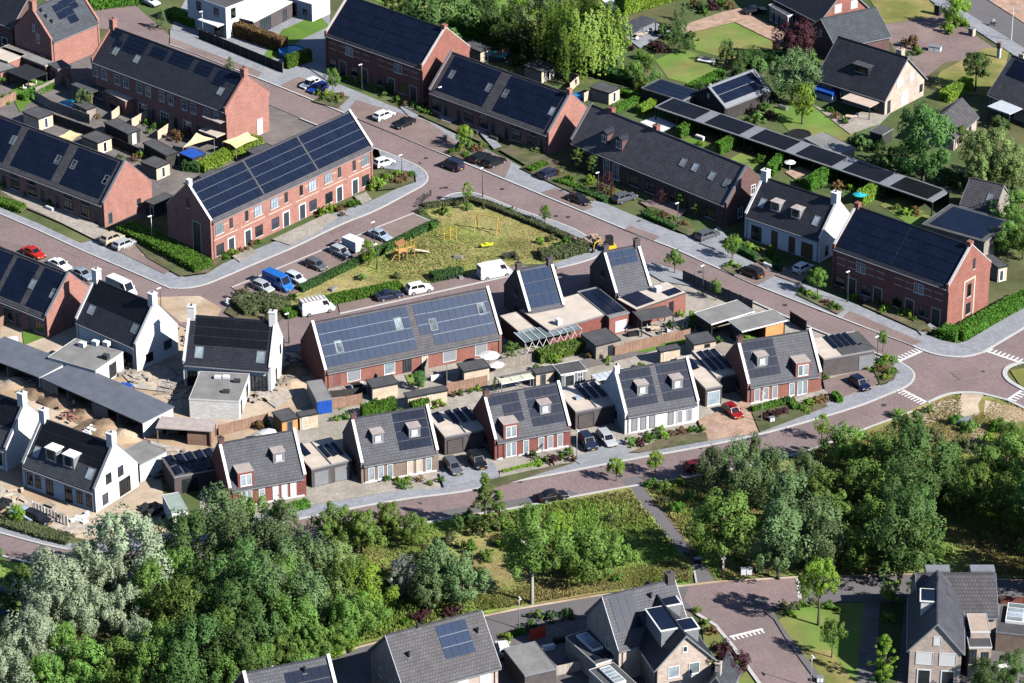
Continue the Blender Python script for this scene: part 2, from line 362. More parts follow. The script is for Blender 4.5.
for k in range(4):
    x, y = 126+k*14.5, 240.5+k*6.2
    lay('parking_line', [(x,y+8),(x+14,y-1.5),(x+17,y-.3),(x+3,y+9.2)], 'paver_orange', 'bay')
lay('parking_bay', [(20,205),(40,200),(86,222),(76,229)], 'bay_brick', 'bay')
lay('terrace', [(0,180),(104,228),(118,237),(96,240),(40,212),(0,196)], 'paver_beige', 'bay')
lay('pavement', [(436,203),(447,195),(459.5,192),(473.6,191.8),(489.4,197.6),(520,210),(564.5,224),(585.6,234.5),(601.4,248.5),(602,252),(596,257),(580,262.5),(557.5,267.8),(552,264),(583,253),(590,246),(565,232),(520,216),(488,205),(470,199),(452,201),(440,207)], 'paver_grey', 'pave')
strip('kerb', smooth([(436,203),(447,195),(459.5,192),(473.6,191.8),(489.4,197.6),(520,210),(564.5,224),(585.6,234.5),(601.4,248.5),(602,252),(596,257),(580,262.5),(557.5,267.8)]), .3, 'kerbstone', .25)
strip('kerb', [(340,313.2),(519,273.5)], .3, 'kerbstone', .255)
strip('kerb', [(232,287),(380.4,225.7),(413,213.2),(437.6,224)], .25, 'kerbstone', .285)
lay('pavement', [(-20,526),(0,532.6)]+r5up[4:]+corner+[(896,360),(885,366),(893,372),(895,378),(886,384),(850,395),(810,408),(740,430),(690,440),(624,453),(560,464),(490,478),(440,488),(398,490),(310,503),(200,530),(80,545),(60,541),(0,524)], 'paver_grey', 'pave')
strip('kerb', r5up+corner, .35, 'kerbstone', .25)
strip('kerb', [(902,363),(813.6,328.4),(750,300),(690.5,275.7)], .35, 'kerbstone', .25)
lay('pavement', [(690.5,275.7),(672,268),(650,262),(640,268),(662,281),(700,287)], 'paver_grey', 'pave')
strip('kerb', r5low, .35, 'kerbstone', .2)
strip('kerb', isl, .7, 'kerbstone', .25); strip('kerb', lowj[1:], .5, 'kerbstone', .25)
strip('kerb', bot, .35, 'sand', .2)
strip('kerb', [(697.6,614),(715,624.5),(732.7,645.6),(759,682.5)], .5, 'kerbstone', .25)
strip('kerb', [(640,504),(694,569),(696.5,582)], .25, 'kerbstone', .2)
# ---- drives and terraces
for pts, m in (([(306,500),(395,478),(400,490),(310,505)], 'paver_beige'), ([(439,473),(494,462),(500,476),(444,487)], 'paver_grey'), ([(571,458),(624,438),(630,452),(580,464)], 'paver_grey'), ([(698,420),(748,398),(762,432),(706,441)], 'paver_orange'), ([(823,380),(878,366),(888,380),(850,394),(828,402)], 'bay_brick'), ([(500,470),(530,460),(535,469),(500,477)], 'paver_beige'), ([(790,398),(824,389),(828,393),(794,402)], 'paver_beige')):
    lay('driveway', pts, m, 'bay')
for pts in ([(272,239),(300,226),(318,231),(290,245)], [(300,226),(330,212),(337,218),(318,231)], [(354,196),(366,192),(372,199),(362,204)], [(232,256),(250,247),(258,252),(240,262)]):
    lay('driveway', pts, 'paver_beige', 'bay')
for pts in ([(306,66),(316,62),(340,78),(332,84)], [(400,107),(410,104),(420,114),(412,119)], [(438,115),(449,110),(456,120),(446,125)], [(472,124),(483,130),(502,146),(494,149)], [(520,156),(528,152),(532,158),(526,164)], [(640,202),(664,196),(690,208),(672,222)], [(700,243),(718,226),(730,240),(716,249)], [(775,275),(800,262),(812,268),(800,284)], [(857,295),(866,290),(872,296),(864,303)], [(917,330),(930,323),(936,327),(922,335)]):
    lay('driveway', pts, 'paver_grey' if pts[0][0] not in (640,775) else 'bay_brick', 'bay')
# ---- lawns and beds
for pts, m in (([(262,58),(282,30),(318,14),(330,26),(300,40),(280,58)], 'lawn_fresh'), ([(420,205),(447,205),(470,200),(488,206),(520,217),(562,233),(588,247),(580,254),(552,264),(515,264.5),(463,278.5),(340,303),(285,320),(276,302),(300,292),(388,248.5),(438,225)], 'play_grass'),
   ([(520,222),(562,238),(580,250),(540,262),(500,244)], 'lawn_dry'),    ([(655,60),(683,48),(716,62),(720,72),(690,84),(668,78)], 'lawn'), ([(690,22),(726,14),(775,38),(770,52),(740,62),(695,50)], 'lawn'), ([(610,75),(620,66),(650,80),(640,92)], 'lawn'),
   ([(870,0),(925,-5),(940,15),(900,22),(886,24)], 'lawn_dry'), ([(360,-5),(560,-5),(600,60),(560,50),(480,30),(400,10)], 'lawn'), ([(770,110),(800,100),(860,130),(842,142),(790,132)], 'lawn'),
   ([(940,72),(985,48),(1010,48),(1005,68),(985,96),(930,88)], 'lawn_dry'), ([(706,150),(716,144),(728,150),(716,158)], 'lawn'), ([(680,140),(700,135),(712,150),(700,152)], 'lawn_fresh'), ([(728,160),(742,152),(762,160),(752,170)], 'lawn'),
   ([(880,205),(900,196),(930,216),(920,232)], 'lawn'), ([(10,92),(25,78),(52,82),(20,112)], 'lawn_fresh'),
   ([(330,402),(352,395),(362,400),(340,410)], 'lawn_fresh'), ([(622,345),(690,333),(700,340),(630,356)], 'lawn_fresh'), ([(690,310),(716,318),(712,330),(690,322)], 'lawn_fresh'), ([(735,340),(760,330),(762,345),(745,352)], 'lawn'), ([(405,375),(420,372),(425,384),(410,386)], 'lawn'), ([(22,330),(45,320),(50,335),(24,345)], 'lawn_fresh'),
   ([(775,622),(803,603),(879,603),(870,690),(836,700),(800,660)], 'lawn'), ([(800,650),(830,650),(860,690),(836,700)], 'lawn_dry'), ([(700,615),(716,628),(760,690),(720,690),(705,650)], 'lawn'), ([(1010,370),(1040,366),(1040,398),(1020,385)], 'lawn_dry'),
   ([(-20,556),(40,567),(100,582),(200,572),(320,545),(445,520),(569,499),(630,486),(640,504),(694,569),(690,584),(594,594),(482,614),(357,645),(246,679),(160,720),(-40,720)], 'verge'),
   ([(640,482),(690,479),(790,459),(867,429),(928,402),(942,395),(993,396),(1040,420),(1040,579),(914,572),(801,575),(716,580),(711,574),(658,505)], 'verge'), ([(850,440),(940,396),(990,398),(1030,412),(1000,440),(930,460)], 'lawn_dry')):
    lay('lawn', pts, m, 'lawn')
for pts in ([(312,101),(330,91),(350,97),(338,108)], [(445.5,152.8),(470,142),(486,148.4),(466.5,161)], [(796,294),(803,289),(845,309),(838,314)], [(721,268),(730,262),(742,268),(735,275)], [(378,190),(384,172),(413,172),(414,182),(396,188)], [(0,200),(0,190),(28,207),(22,212)], [(148,258),(130,238),(150,235),(222,258),(208,272),(180,276)], [(225,312),(240,292),(280,302),(282,320),(250,326)], [(520,168),(535,160),(600,196),(592,202)], [(642,214),(652,206),(690,222),(702,240),(690,236)], [(736,248),(748,240),(775,262),(768,268)], [(500,150),(520,140),(560,160),(548,178)], [(400,105),(470,130),(490,146),(430,120)], [(630,452),(668,436),(706,432),(708,440),(640,452)], [(760,432),(752,412),(800,402),(822,400),(828,406)], [(480,492),(486,480),(560,464),(575,462)], [(872,366),(884,358),(898,370),(894,380),(880,384)], [(862,305),(876,300),(925,322),(934,332),(920,331)]):
    lay('flower_bed', pts, 'soil', 'bay')
# ---- raised crossings with white teeth, manholes, dry track
def bump(p0, p1, w, n, side=1):
    a, b = at(*p0, .135), at(*p1, .135); d = (b-a).normalized(); L = (b-a).length; nn = Vector((-d.y, d.x, 0))*side; mb = MB()
    def q(s0, s1, t0, t1, z):
        P_ = [a+d*s0+nn*t0, a+d*s1+nn*t0, a+d*s1+nn*t1, a+d*s0+nn*t1]; mb.prism_z([(v.x, v.y) for v in P_], z-.003, z)
    q(0, L, 0, .45, .132)
    for i in range(n):
        s = L*(i+.5)/n; q(s-L/n*.2, s+L/n*.2, .46, w, .132)
    return tag(mb.build('road_marking', 'paint_white'), kind='structure')
bump((900.3,361.7), (923.6,351.2), 1.5, 7, 1); bump((904,389.5), (928.4,402), 1.5, 8, -1); bump((985.5,351.5), (1019.8,363), 1.5, 8, 1); bump((1006.6,399), (1024,387.5), 1.5, 6, -1)
bump((729,636), (762,628), 1.2, 8, -1); bump((800,578), (801.5,598), .5, 3, -1)
for x, y in ((969,375),(982,371.5),(884,405),(887,412),(426,158),(446,187.5),(415,206),(502,189),(785,305),(556,216),(568,217),(700,272),(740,660),(620,476)):
    p = at(x, y, .14); tag(MB().tube([(0,0,0),(0,0,.012)], .42, 10).build('manhole', 'steel_dark', None, (p.x, p.y, .125)), kind='structure')
lay('parking_strip', [(440,510.5),(500,502),(569,489.5),(578,494),(569,496),(504,508),(445,516)], 'asphalt', 'road')
lay('path', [(864,602),(880,602),(876,690),(856,690)], 'paver_dark', 'lawn')  # grey drive path; the shadow across it is put into the dark paver
lay('sandy_patch', [(150,297),(200,296),(222,308),(214,322),(180,322)], 'sand', 'road')
for k, (x, y) in enumerate(((300,96),(372,124),(431,149),(500,178),(560,203),(620,228),(690,256),(760,287),(820,311),(880,334),(730,293),(800,323),(100,255),(145,276),(230,272),(290,247),(350,217),(420,503),(520,482),(600,466),(700,448),(780,430),(850,409),(420,163))):
    p = at(x, y, .13); tag(MB().box(-.35,.35,-.2,.2,0,.012).build('drain', 'steel_dark', None, (p.x, p.y, .118), R(-43)), kind='structure')
for pts, m in (([(470,196),(476,193.5),(500,203.5),(494,206)], 'asphalt'), ([(690,262),(700,258.5),(712,263.5),(702,267)], 'bay_brick'), ([(330,232),(348,224.5),(352,227),(334,234.5)], 'bay_brick'), ([(60,250),(72,246),(92,254.5),(80,258.5)], 'bay_brick'), ([(520,478),(560,471),(563,475),(523,482)], 'bay_brick'), ([(850,330),(864,326),(878,332),(864,336)], 'bay_brick'), ([(745,436),(765,432),(768,436),(748,440)], 'asphalt'), ([(950,372),(975,366),(985,374),(960,380)], 'bay_brick'), ([(740,600),(760,596),(770,604),(750,608)], 'asphalt'), ([(400,316),(430,309),(432,312),(402,319)], 'bay_brick')): lay('road_patch', pts, m, 'road')
lay('track', [(962,393),(984,394),(978,404),(980,414),(968,418),(955,424),(950,414),(958,404)], 'sand', 'road')
for pts in ([(930,404),(948,398),(960,402),(950,418),(925,424),(905,418)], [(985,400),(1020,408),(1030,420),(1000,424),(984,414)], [(970,428),(985,426),(990,440),(978,452),(972,440)]): lay('bare_ground', pts, 'sand', 'lawn')
for pts in ([(120,372),(150,362),(190,372),(170,392),(135,388)], [(255,392),(290,372),(300,392),(276,408)], [(50,372),(70,384),(58,396),(36,384)], [(0,486),(60,512),(95,530),(70,536),(0,505)], [(150,440),(185,450),(170,478),(150,470)]): lay('rubble_ground', pts, 'gravel_grey', 'lawn')
# ------------------------------------------------------------------ building kit
MC = {}
def cached(key, fn):
    if key not in MC: MC[key] = fn()
    return MC[key]
#          frame         pane          bar  mull  surround          name
WST = {'wt': ('frame_white', 'glass', .10, 1, None, 'window'), 'w1': ('frame_white', 'glass', .10, 0, None, 'window'), 'dk': ('frame_dark', 'glass', .08, 1, None, 'window'), 'd1': ('frame_dark', 'glass', .08, 0, None, 'window'),
       'gr': ('frame_grey', 'glass_pale', .10, 1, None, 'window'), 'bg': ('frame_white', 'blind_grey', .08, 0, None, 'window'), 'bw': ('frame_white', 'blind_white', .06, 0, None, 'window'), 'bgd': ('frame_grey', 'blind_grey', .08, 0, None, 'window'),
       'pale': ('frame_grey', 'blind_white', .09, 0, None, 'window'), 'pal': ('frame_white', 'glass_pale', .09, 0, None, 'window'),
       'door': ('frame_grey', 'door_dark', .10, 0, None, 'door'), 'cdoor': ('frame_dark', 'door_dark', .10, 0, 'frame_cream', 'door'), 'wdoor': ('frame_grey', 'door_dark', .08, 0, 'frame_white', 'door'),
       'bdoor': ('frame_dark', 'door_brown', .10, 0, None, 'door'), 'gdoor': ('frame_white', 'glass', .10, 1, None, 'door'), 'ddoor': ('frame_dark', 'glass', .10, 1, None, 'door'), 'rdoor': ('frame_grey', 'brick_dark_red', .1, 0, None, 'door'), 'ydoor': ('frame_white', 'wood_pale', .1, 0, None, 'door'),
       'garage': ('frame_grey', 'zinc', .12, 0, None, 'garage_door'), 'garagew': ('frame_grey', 'blind_white', .12, 0, None, 'garage_door'), 'garageb': ('frame_dark', 'brick_grey', .1, 0, None, 'garage_door'), 'wooddoor': ('frame_dark', 'wood_orange', .08, 1, None, 'door'), 'sdoor': ('frame_white', 'glass', .16, 0, None, 'door')}
def win_mesh(w, h, st):
    fm, pm, b, mu, sur, nm = WST[st]
    mb = MB(); ms = [fm]
    mb.box(0, b, -.07, .0, 0, h); mb.box(w-b, w, -.07, 0, 0, h); mb.box(b, w-b, -.07, 0, h-b, h); mb.box(b, w-b, -.07, 0, 0, b)
    n = mu*max(1, round(w/.9)-0) if w > .7 else 0
    for i in range(n):
        x = w*(i+1)/(n+1); mb.box(x-b*.35, x+b*.35, -.065, 0, b, h-b)
    if st in ('wt', 'gdoor') and h > 1.3: mb.box(b, w-b, -.062, 0, h*.62, h*.62+b*.6)
    if st.startswith('garage'):
        for i in range(1, 5): mb.box(b, w-b, -.035, 0, h*i/5-.02, h*i/5+.02)
    if sur:
        ms.append(sur); s = .2
        mb.box(-s, 0, -.05, 0, 0, h+s, 1); mb.box(w, w+s, -.05, 0, 0, h+s, 1); mb.box(0, w, -.05, 0, h, h+s, 1)
    if nm == 'window' and not st.startswith('b'): ms.append('frame_white' if len(ms) == 1 else ms[0]); mb.box(-.06, w+.06, -.1, 0, -.08, 0, len(ms)-1)
    p = MB().box(b*.9, w-b*.9, -.025, -.002, b*.9, h-b*.9)
    return mb.mesh(nm, ms), p.mesh('pane', pm), nm
def win(par, face, x, z, w, h, st, L=0, D=0, off=0):
    w = round(w, 1); h = round(h, 1)
    a, p, nm = cached((w, h, st), lambda: win_mesh(w, h, st))
    if face == 'F': loc, rz = (x-w/2, -off, z), 0
    elif face == 'R': loc, rz = (L+off, x-w/2, z), math.pi/2
    elif face == 'L': loc, rz = (-off, x+w/2, z), -math.pi/2
    else: loc, rz = (x+w/2, D+off, z), math.pi
    o = put(nm, a, par, loc, rz); put('pane' if nm != 'door' or 'glass' in WST[st][1] else 'door_leaf', p, o); return o
class House:
    def __init__(s, name, label, A, B, ez, depth, rise, wall, roof, cop=None, over=.25, kneel=False, chim=(), cmat=None, gutter=True, cat='house', group=None, back=None, t=.22, face_wall=None):
        a, b = at(*A, ez), at(*B, ez)
        if back:           # A, B are the gable's two eaves; the house runs back from there
            d = (b-a).normalized(); n = Vector((-d.y, d.x, 0)); depth = (b-a).length; b = a; a = a+n*back
        d = b-a; s.L = L = d.length; s.rz = math.atan2(d.y, d.x); s.ez = ez; s.D = D = depth; s.rise = rise; s.t = t
        s.p = math.atan2(rise, D/2); s.SL = math.hypot(rise, D/2)
        s.root = r = thing(name, label, cat, (a.x, a.y, 0), s.rz, group)
        zr = ez+rise
        pent = lambda e: [(0, 0), (D, 0), (D, ez+e), (D/2, zr+e), (0, ez+e)]
        mb = MB(); g = .32
        if cop:
            mb.prism_x(pent(t+.28), 0, g); mb.prism_x(pent(0), g, L-g); mb.prism_x(pent(t+.28), L-g, L)
        else: mb.prism_x(pent(0), 0, L)
        if kneel:
            for x0 in (0, L-g-.12):
                for y0, y1 in ((-.22, 0), (D, D+.22)): mb.box(x0, x0+g+.12, y0, y1, ez-.5, ez+t+.55)
        mb.build('wall', wall, r)
        k = rise/(D/2); ov = over
        x0, x1 = (g+.003, L-g-.003) if cop else (-ov*.6, L+ov*.6)
        ch = [(-ov, ez-ov*k), (D/2, zr), (D+ov, ez-ov*k), (D+ov, ez-ov*k+t), (D/2, zr+t), (-ov, ez-ov*k+t)]
        s.roof = MB().prism_x(ch, x0, x1).build('roof', roof, r)
        if not cop:
            for xa, xb in ((x0-.07, x0-.003), (x1+.003, x1+.07)): MB().prism_x([(y, z+(.04 if i > 2 else -.03)) for i, (y, z) in enumerate(ch)], xa, xb).build('verge', 'coping' if 'white' in wall or roof == 'tile_verge' else 'zinc', r)
        MB().box(x0+.1, x1-.1, D/2-.12, D/2+.12, zr+t-.02, zr+t+.1).build('ridge', roof, s.roof)
        if cop:
            for xa, xb in ((-.05, g+.05), (L-g-.05, L+.05)):
                for sg in (0, 1):
                    e = t+.283; pts = [(-.1, ez+e-.1*k), (D/2-.002, zr+e), (D/2-.002, zr+e+.12), (-.1, ez+e+.12-.1*k)]
                    if sg: pts = [(D-y, z) for y, z in pts]
                    MB().prism_x(pts, xa, xb).build('coping', cop, r)
        if gutter:
            for y in (-ov-.1, D+ov+.1): MB().box(x0, x1, y-.08, y+.08, ez-ov*k-.05, ez-ov*k+.09).build('gutter', 'zinc', r)
            for x in ((.5,) if L < 12 else (.5, L-.5)): MB().box(x-.05, x+.05, -.1, -.004, .1, ez-.25).build('downpipe', 'zinc' if 'white' in wall else 'steel_dark', r)
        for c in chim:
            u, w, h = c[:3]; x = min(max(u*L, w/2+.01), L-w/2-.01); y = D/2+(c[3] if len(c) > 3 else 0); zb = zr-abs(y-D/2)*k
            cm = cmat or wall
            o = MB().box(x-w/2-.02, x+w/2+.02, y-w/2, y+w/2, zb-.6, zb+t+h).build('chimney', cm, r)
            MB().box(x-w/2-.1, x+w/2+.1, y-w/2-.08, y+w/2+.08, zb+t+h+.002, zb+t+h+.12).build('chimney_cap', cm, o)
            MB().tube([(x, y, zb+t+h+.12), (x, y, zb+t+h+.42)], .14, 7).build('chimney_pot', 'steel_dark', o)
    def S(s, x, q, off=0, back=False):
        y = q*math.cos(s.p); z = s.ez+s.t+q*math.sin(s.p); n = Vector((0, -math.sin(s.p), math.cos(s.p)))
        v = Vector((x, y, z))+n*(off-s.t*(1-math.cos(s.p))*.98)
        return Vector((v.x, s.D-v.y, v.z)) if back else v
    def solar(s, u0, u1, v0, v1, rows, pw=1.12, holes=(), back=False, rail=None, m=None):
        rail = getattr(s, 'rail', False) if rail is None else rail; m = m or getattr(s, 'pm', 'solar')
        x0, x1 = u0*s.L, u1*s.L; q0, q1 = v0*s.SL, v1*s.SL; W = x1-x0; H = q1-q0
        nc = max(1, round(W/pw)); cw = W/nc; rh = H/rows; mb = MB()
        for i in range(rows):
            for j in range(nc):
                cx, cy = (u0+(j+.5)*cw/s.L), (v0+(i+.5)*rh/s.SL)
                if any(a <= cx <= b and c <= cy <= d for a, b, c, d in holes): continue
                mb.box(j*cw+.015, (j+1)*cw-.015, i*rh+.09, (i+1)*rh-.02, 0, .05)
            if rail and i:
                mb.box(.02, W-.02, i*rh-.012, i*rh+.082, -.03, .03, 1)
        o = mb.build('solar_array', [m, 'solar_rail'] if rail and rows > 1 else m, s.root)
        if back: o.location = s.S(x1, q0, .08, True); o.rotation_euler = (s.p, 0, math.pi)
        else: o.location = s.S(x0, q0, .08); o.rotation_euler = (s.p, 0, 0)
        return o
    def sky(s, u, v, w=.95, h=1.35, back=False):
        def mk():
            m = MB(); b = .1
            m.box(0, b, 0, h, -.05, .13); m.box(w-b, w, 0, h, -.05, .13); m.box(b, w-b, 0, b, -.05, .13); m.box(b, w-b, h-b, h, -.05, .13)
            return m.mesh('skylight', 'frame_grey'), MB().box(b*.95, w-b*.95, b*.95, h-b*.95, -.04, .10).mesh('pane', 'glass_pale')
        a, p = cached(('sky', w, h), mk)
        o = put('skylight', a, s.root, s.S(u*s.L-w/2, v*s.SL, .03), (s.p, 0, 0)); put('pane', p, o)
    def vent(s, u, v):
        b = s.S(u*s.L, v*s.SL); o = MB().tube([b-Vector((0, 0, .1)), b+Vector((0, 0, .7))], .16, 8).build('roof_vent', 'black', s.root)
        MB().box(b.x-.3, b.x+.3, b.y-.3, b.y+.3, b.z-.05, b.z+.02).build('flashing', 'zinc', o)
        MB().tube([b+Vector((0, 0, .7)), b+Vector((0, 0, .85))], [.26, .2], 8).build('cowl', 'black', o)
    def dormer(s, u, v, w=1.7, h=1.7, side='zinc', top='zinc_top', st='pale', gable=False):
        k = math.tan(s.p); y0 = v*s.D/2; zb = s.ez+s.t+y0*k; z1 = zb+h; x = u*s.L; y1 = y0+h/k
        body = [(y0, zb-.35), (y1+.1, zb+h-.35), (y1+.1, z1), (y0, z1)]
        o = MB().prism_x(body, x-w/2, x+w/2).build('dormer', side, s.root)
        if gable:
            mb = MB(); e = .55; yb = y0+(h+e)/k
            mb.add([(x-w/2-.15, y0-.15, z1-.05), (x, y0-.15, z1+e), (x, yb, z1+e), (x-w/2-.15, y0+(h-.05)/k, z1-.05), (x+w/2+.15, y0-.15, z1-.05), (x+w/2+.15, y0+(h-.05)/k, z1-.05), (x-w/2-.15, y0-.15, z1+.07), (x, y0-.15, z1+e+.12), (x, yb, z1+e+.12), (x+w/2+.15, y0-.15, z1+.07), (x-w/2-.15, y0+(h-.05)/k, z1+.07), (x+w/2+.15, y0+(h-.05)/k, z1+.07)],
                   [(6, 7, 8, 10), (7, 9, 11, 8), (0, 1, 7, 6), (1, 4, 9, 7), (0, 6, 10, 3), (4, 5, 11, 9), (0, 3, 2, 1), (1, 2, 5, 4)])
            mb.build('dormer_roof', 'tile_dark', o)
            MB().add([(x-w/2, y0+.002, z1), (x+w/2, y0+.002, z1), (x, y0+.002, z1+e-.06), (x-w/2, y0+.1, z1), (x+w/2, y0+.1, z1), (x, y0+.1, z1+e-.06)], [(0, 1, 2), (5, 4, 3), (0, 3, 4, 1), (1, 4, 5, 2), (2, 5, 3, 0)]).build('dormer_gable', side, o)
        else: MB().box(x-w/2-.1, x+w/2+.1, y0-.12, y1+.25, z1+.003, z1+.13).build('dormer_top', top, o)
        ww, hh = round(w*.62, 1), round(h*.66, 1); fr = 'zinc' if side == 'zinc' else 'frame_white'
        a, p, nm = cached((ww, hh, st), lambda: win_mesh(ww, hh, st))
        m = a.copy(); q = bpy.data.objects.new('dormer_window', a); COL.objects.link(q); q.parent = o; q.location = (x-ww/2, y0, zb+h*.2)
        q = bpy.data.objects.new('dormer_pane', p); COL.objects.link(q); q.parent = o; q.location = (x-ww/2, y0, zb+h*.2)
        return o
    def bay(s, u, w, h, wall, st='pal', proud=.12, low='pal'):   # brick wall dormer rising from the facade
        k = math.tan(s.p); x = u*s.L; z1 = s.ez+h; y1 = (h)/k+.3
        o = MB().prism_x([(-proud, .1), (-.003, .1), (-.003, s.ez-.2), (y1, s.ez+h-.3), (y1, z1), (-proud, z1)], x-w/2, x+w/2).build('wall_dormer', wall, s.root)
        MB().box(x-w/2-.06, x+w/2+.06, -proud-.06, y1+.1, z1+.003, z1+.12).build('dormer_top', 'zinc_top', o)
        for z, hh, ss in ((s.ez+.35, h-.75, st), (.3, 2.3, low)):
            for dx in (-.42, .42):
                ww = .8; hh = round(hh, 1)
                a, p, nm = cached((ww, hh, ss), lambda: win_mesh(ww, hh, ss))
                for nmx, me in (('dormer_window', a), ('dormer_pane', p)):
                    q = bpy.data.objects.new(nmx, me); COL.objects.link(q); q.parent = o; q.location = (x+dx-ww/2, -proud, z)
    def F(s, *l):
        for u, z, w, h, st in l: win(s.root, 'F', u*s.L, z, w, h, st, s.L, s.D)
    def Rt(s, *l):
        for u, z, w, h, st in l: win(s.root, 'R', u*s.D, z, w, h, st, s.L, s.D)
    def Lf(s, *l):
        for u, z, w, h, st in l: win(s.root, 'L', u*s.D, z, w, h, st, s.L, s.D)
    def Bk(s, *l):
        for u, z, w, h, st in l: win(s.root, 'B', u*s.L, z, w, h, st, s.L, s.D)
    def box(s, nm, x0, x1, y0, y1, z0, z1, m): return MB().box(x0, x1, y0, y1, z0, z1).build(nm, m, s.root)
def rect(quad, h):
    "four picture corners of a flat roof at height h -> origin, angle, width, depth (x axis points most to the right)"
    P_ = [at(x, y, h) for x, y in quad]; c = sum(P_, Vector())/4
    e1 = (P_[1]-P_[0]+P_[2]-P_[3])/2; e2 = (P_[3]-P_[0]+P_[2]-P_[1])/2
    k, e = max(((i % 2, v) for i, v in enumerate((e1, e2, -e1, -e2))), key=lambda t: (t[1].x-.1*t[1].y)/t[1].length); o_ = e1 if k else e2
    u = e.normalized(); n = Vector((-u.y, u.x, 0)); W = e.length; D = abs(o_.dot(n)); o = c-u*W/2-n*D/2
    return Vector((o.x, o.y, 0)), math.atan2(u.y, u.x), W, D
class Flat:
    "flat roofed box: shed, garage, extension"
    def __init__(s, name, label, cat, quad, h, wall, roof='bitumen', over=.12, group=None, edge='zinc', parent=None, open_front=False, z0=0.0):
        o, rz, W, D = rect(quad, h); s.L, s.D, s.h = W, D, h
        s.root = r = thing(name, label, cat, (o.x, o.y, z0), rz, group); s.ez = h
        h -= z0
        i = over
        if open_front:
            mb = MB(); mb.box(i, W-i, D-i-.12, D-i, 0, h-.2).box(i, i+.12, i, D-i-.121, 0, h-.2).box(W-i-.12, W-i, i, D-i-.121, 0, h-.2); mb.build('wall', wall, r)
        else: MB().box(i, W-i, i, D-i, 0, h-.2).build('wall', wall, r)
        MB().box(.06, W-.06, .06, D-.06, h-.198, h-.05).build('roof', roof, r)
        b = MB(); b.box(0, W, 0, .058, h-.24, h).box(0, W, D-.058, D, h-.24, h).box(0, .058, .059, D-.059, h-.24, h).box(W-.058, W, .059, D-.059, h-.24, h)
        b.build('roof_edge', edge, r); s.i = i
    def f(s, face, u, z, w, h, st):
        win(s.root, face, u*(s.L if face in 'FB' else s.D), z, w, h, st, s.L-s.i, s.D-s.i, off=-s.i if face in 'FL' else 0); return s
    def panels(s, n, u0, u1, v0, v1, tilt=12, az=0):
        "tilted rows of panels standing on the roof"
        for k in range(n):
            w = (u1-u0)*s.L/n; x = u0*s.L+k*w
            o = MB().box(0, w*.62, 0, (v1-v0)*s.D, 0, .05).build('solar_panel', 'solar', s.root, (x+w*.1, v0*s.D, s.h+.08), (0, R(-tilt), 0))
    def kit(s, nm, x0, x1, y0, y1, z0, z1, m): return MB().box(x0, x1, y0, y1, z0, z1).build(nm, m, s.root)
def canopy(name, label, cat, quad, h, roof, post='steel_dark', t=.14, group=None):
    o, rz, W, D = rect(quad, h); r = thing(name, label, cat, (o.x, o.y, 0), rz, group)
    MB().box(0, W, 0, D, h-t, h).build('roof', roof, r)
    pm = MB().box(-.07, .07, -.07, .07, 0, h-t-.003).mesh('post', post)
    for x in (.2, W-.2):
        for y in (.2, D-.2): put('post', pm, r, (x, y, 0))
    return r, W, D
# ------------------------------------------------------------------ buildings
G4 = 'terraces roofed in solar panels'
# tall brown terrace, upper left
h = House('terraced_house', 'long upper left terrace with dark tiled roof, small scattered panels and pink brick gable', (91.4,60.6), (226,111.6), 7, 10.2, 4.7, 'brick_orange', 'tile_dark', cop='brick_orange', kneel=True, chim=[(.0, 1.0, 1.5), (1, 1.0, 1.3)])
for u0, u1, v0, v1, n in ((.03,.10,.74,.97,2),(.08,.135,.5,.74,2),(.15,.30,.5,.96,4),(.34,.45,.62,.92,3),(.48,.63,.62,.96,3),(.67,.78,.62,.94,3),(.82,.90,.5,.94,4),(.90,.97,.7,.94,2)): h.solar(u0, u1, v0, v1, n)
for u, v in ((.12,.32),(.28,.32),(.90,.3)): h.sky(u, v, 1.1, 1.5)
for i in range(6):
    for du, st in ((.028, 'wt'), (.095, 'wt')): h.F((i/6+du, 4.3, 1.4, 1.9, st))
    h.F((i/6+.045, .15, 2.2, 2.3, 'gdoor'), (i/6+.125, .15, 1.0, 2.3, 'door'))
h.Rt((.77, .2, 1.3, 2.9, 'bw'))
h.box('canopy_roof', h.L*.86, h.L*.99, -2.2, -.01, 2.7, 2.9, 'frame_cream'); h.box('canopy_roof', h.L*.86, h.L*.99, -1.2, -.01, 5.0, 5.12, 'zinc_top')
# solar terrace, left
def solar_terrace(label, A, B, depth, rise, ez, arrays, skies, n, right_win=True, cop='zinc', wall='brick_orange', name='terraced_house', front='door', rows=4):
    h = House(name, label, A, B, ez, depth, rise, wall, 'tile_brown', cop=cop, group=G4)
    for u0, u1 in arrays: h.solar(u0, u1, .06, .95, rows, holes=[(su-.6/h.L, sv-.02, su+.6/h.L, sv+.2) for su, sv in []])
    for u, v in skies:
        h.sky(u, v, 1.0, 1.6)
    for i in range(n):
        m = i % 2; a = (i+(.28 if m else .72))/n; b = (i+(.68 if m else .32))/n
        h.F((a, .1, 1.1, 2.5, 'door'), (b, .7, 2.0, 1.8, 'dk'), (b, 2.75, 1.8, .7, 'dk'))
    return h
h = solar_terrace('low solar roofed terrace at the left edge with a bare orange brick gable', (-30,154.5), (103.7,205.5), 11.0, 5.6, 4, ((.04,.24),(.295,.60),(.665,.955)), ((.23,.5),(.575,.44),(.69,.46),(.935,.40)), 5)
h.Rt((.12, .2, 1.0, 2.1, 'door'), (.72, 1.2, .9, 1.2, 'dk'))
h = solar_terrace('low solar roofed terrace whose brick gable is shaded by the new white house', (-45,282), (46.6,318.8), 10.6, 5.4, 3.5, ((.08,.42),(.47,.70),(.76,.97)), ((.72,.42),(.95,.40)), 4)
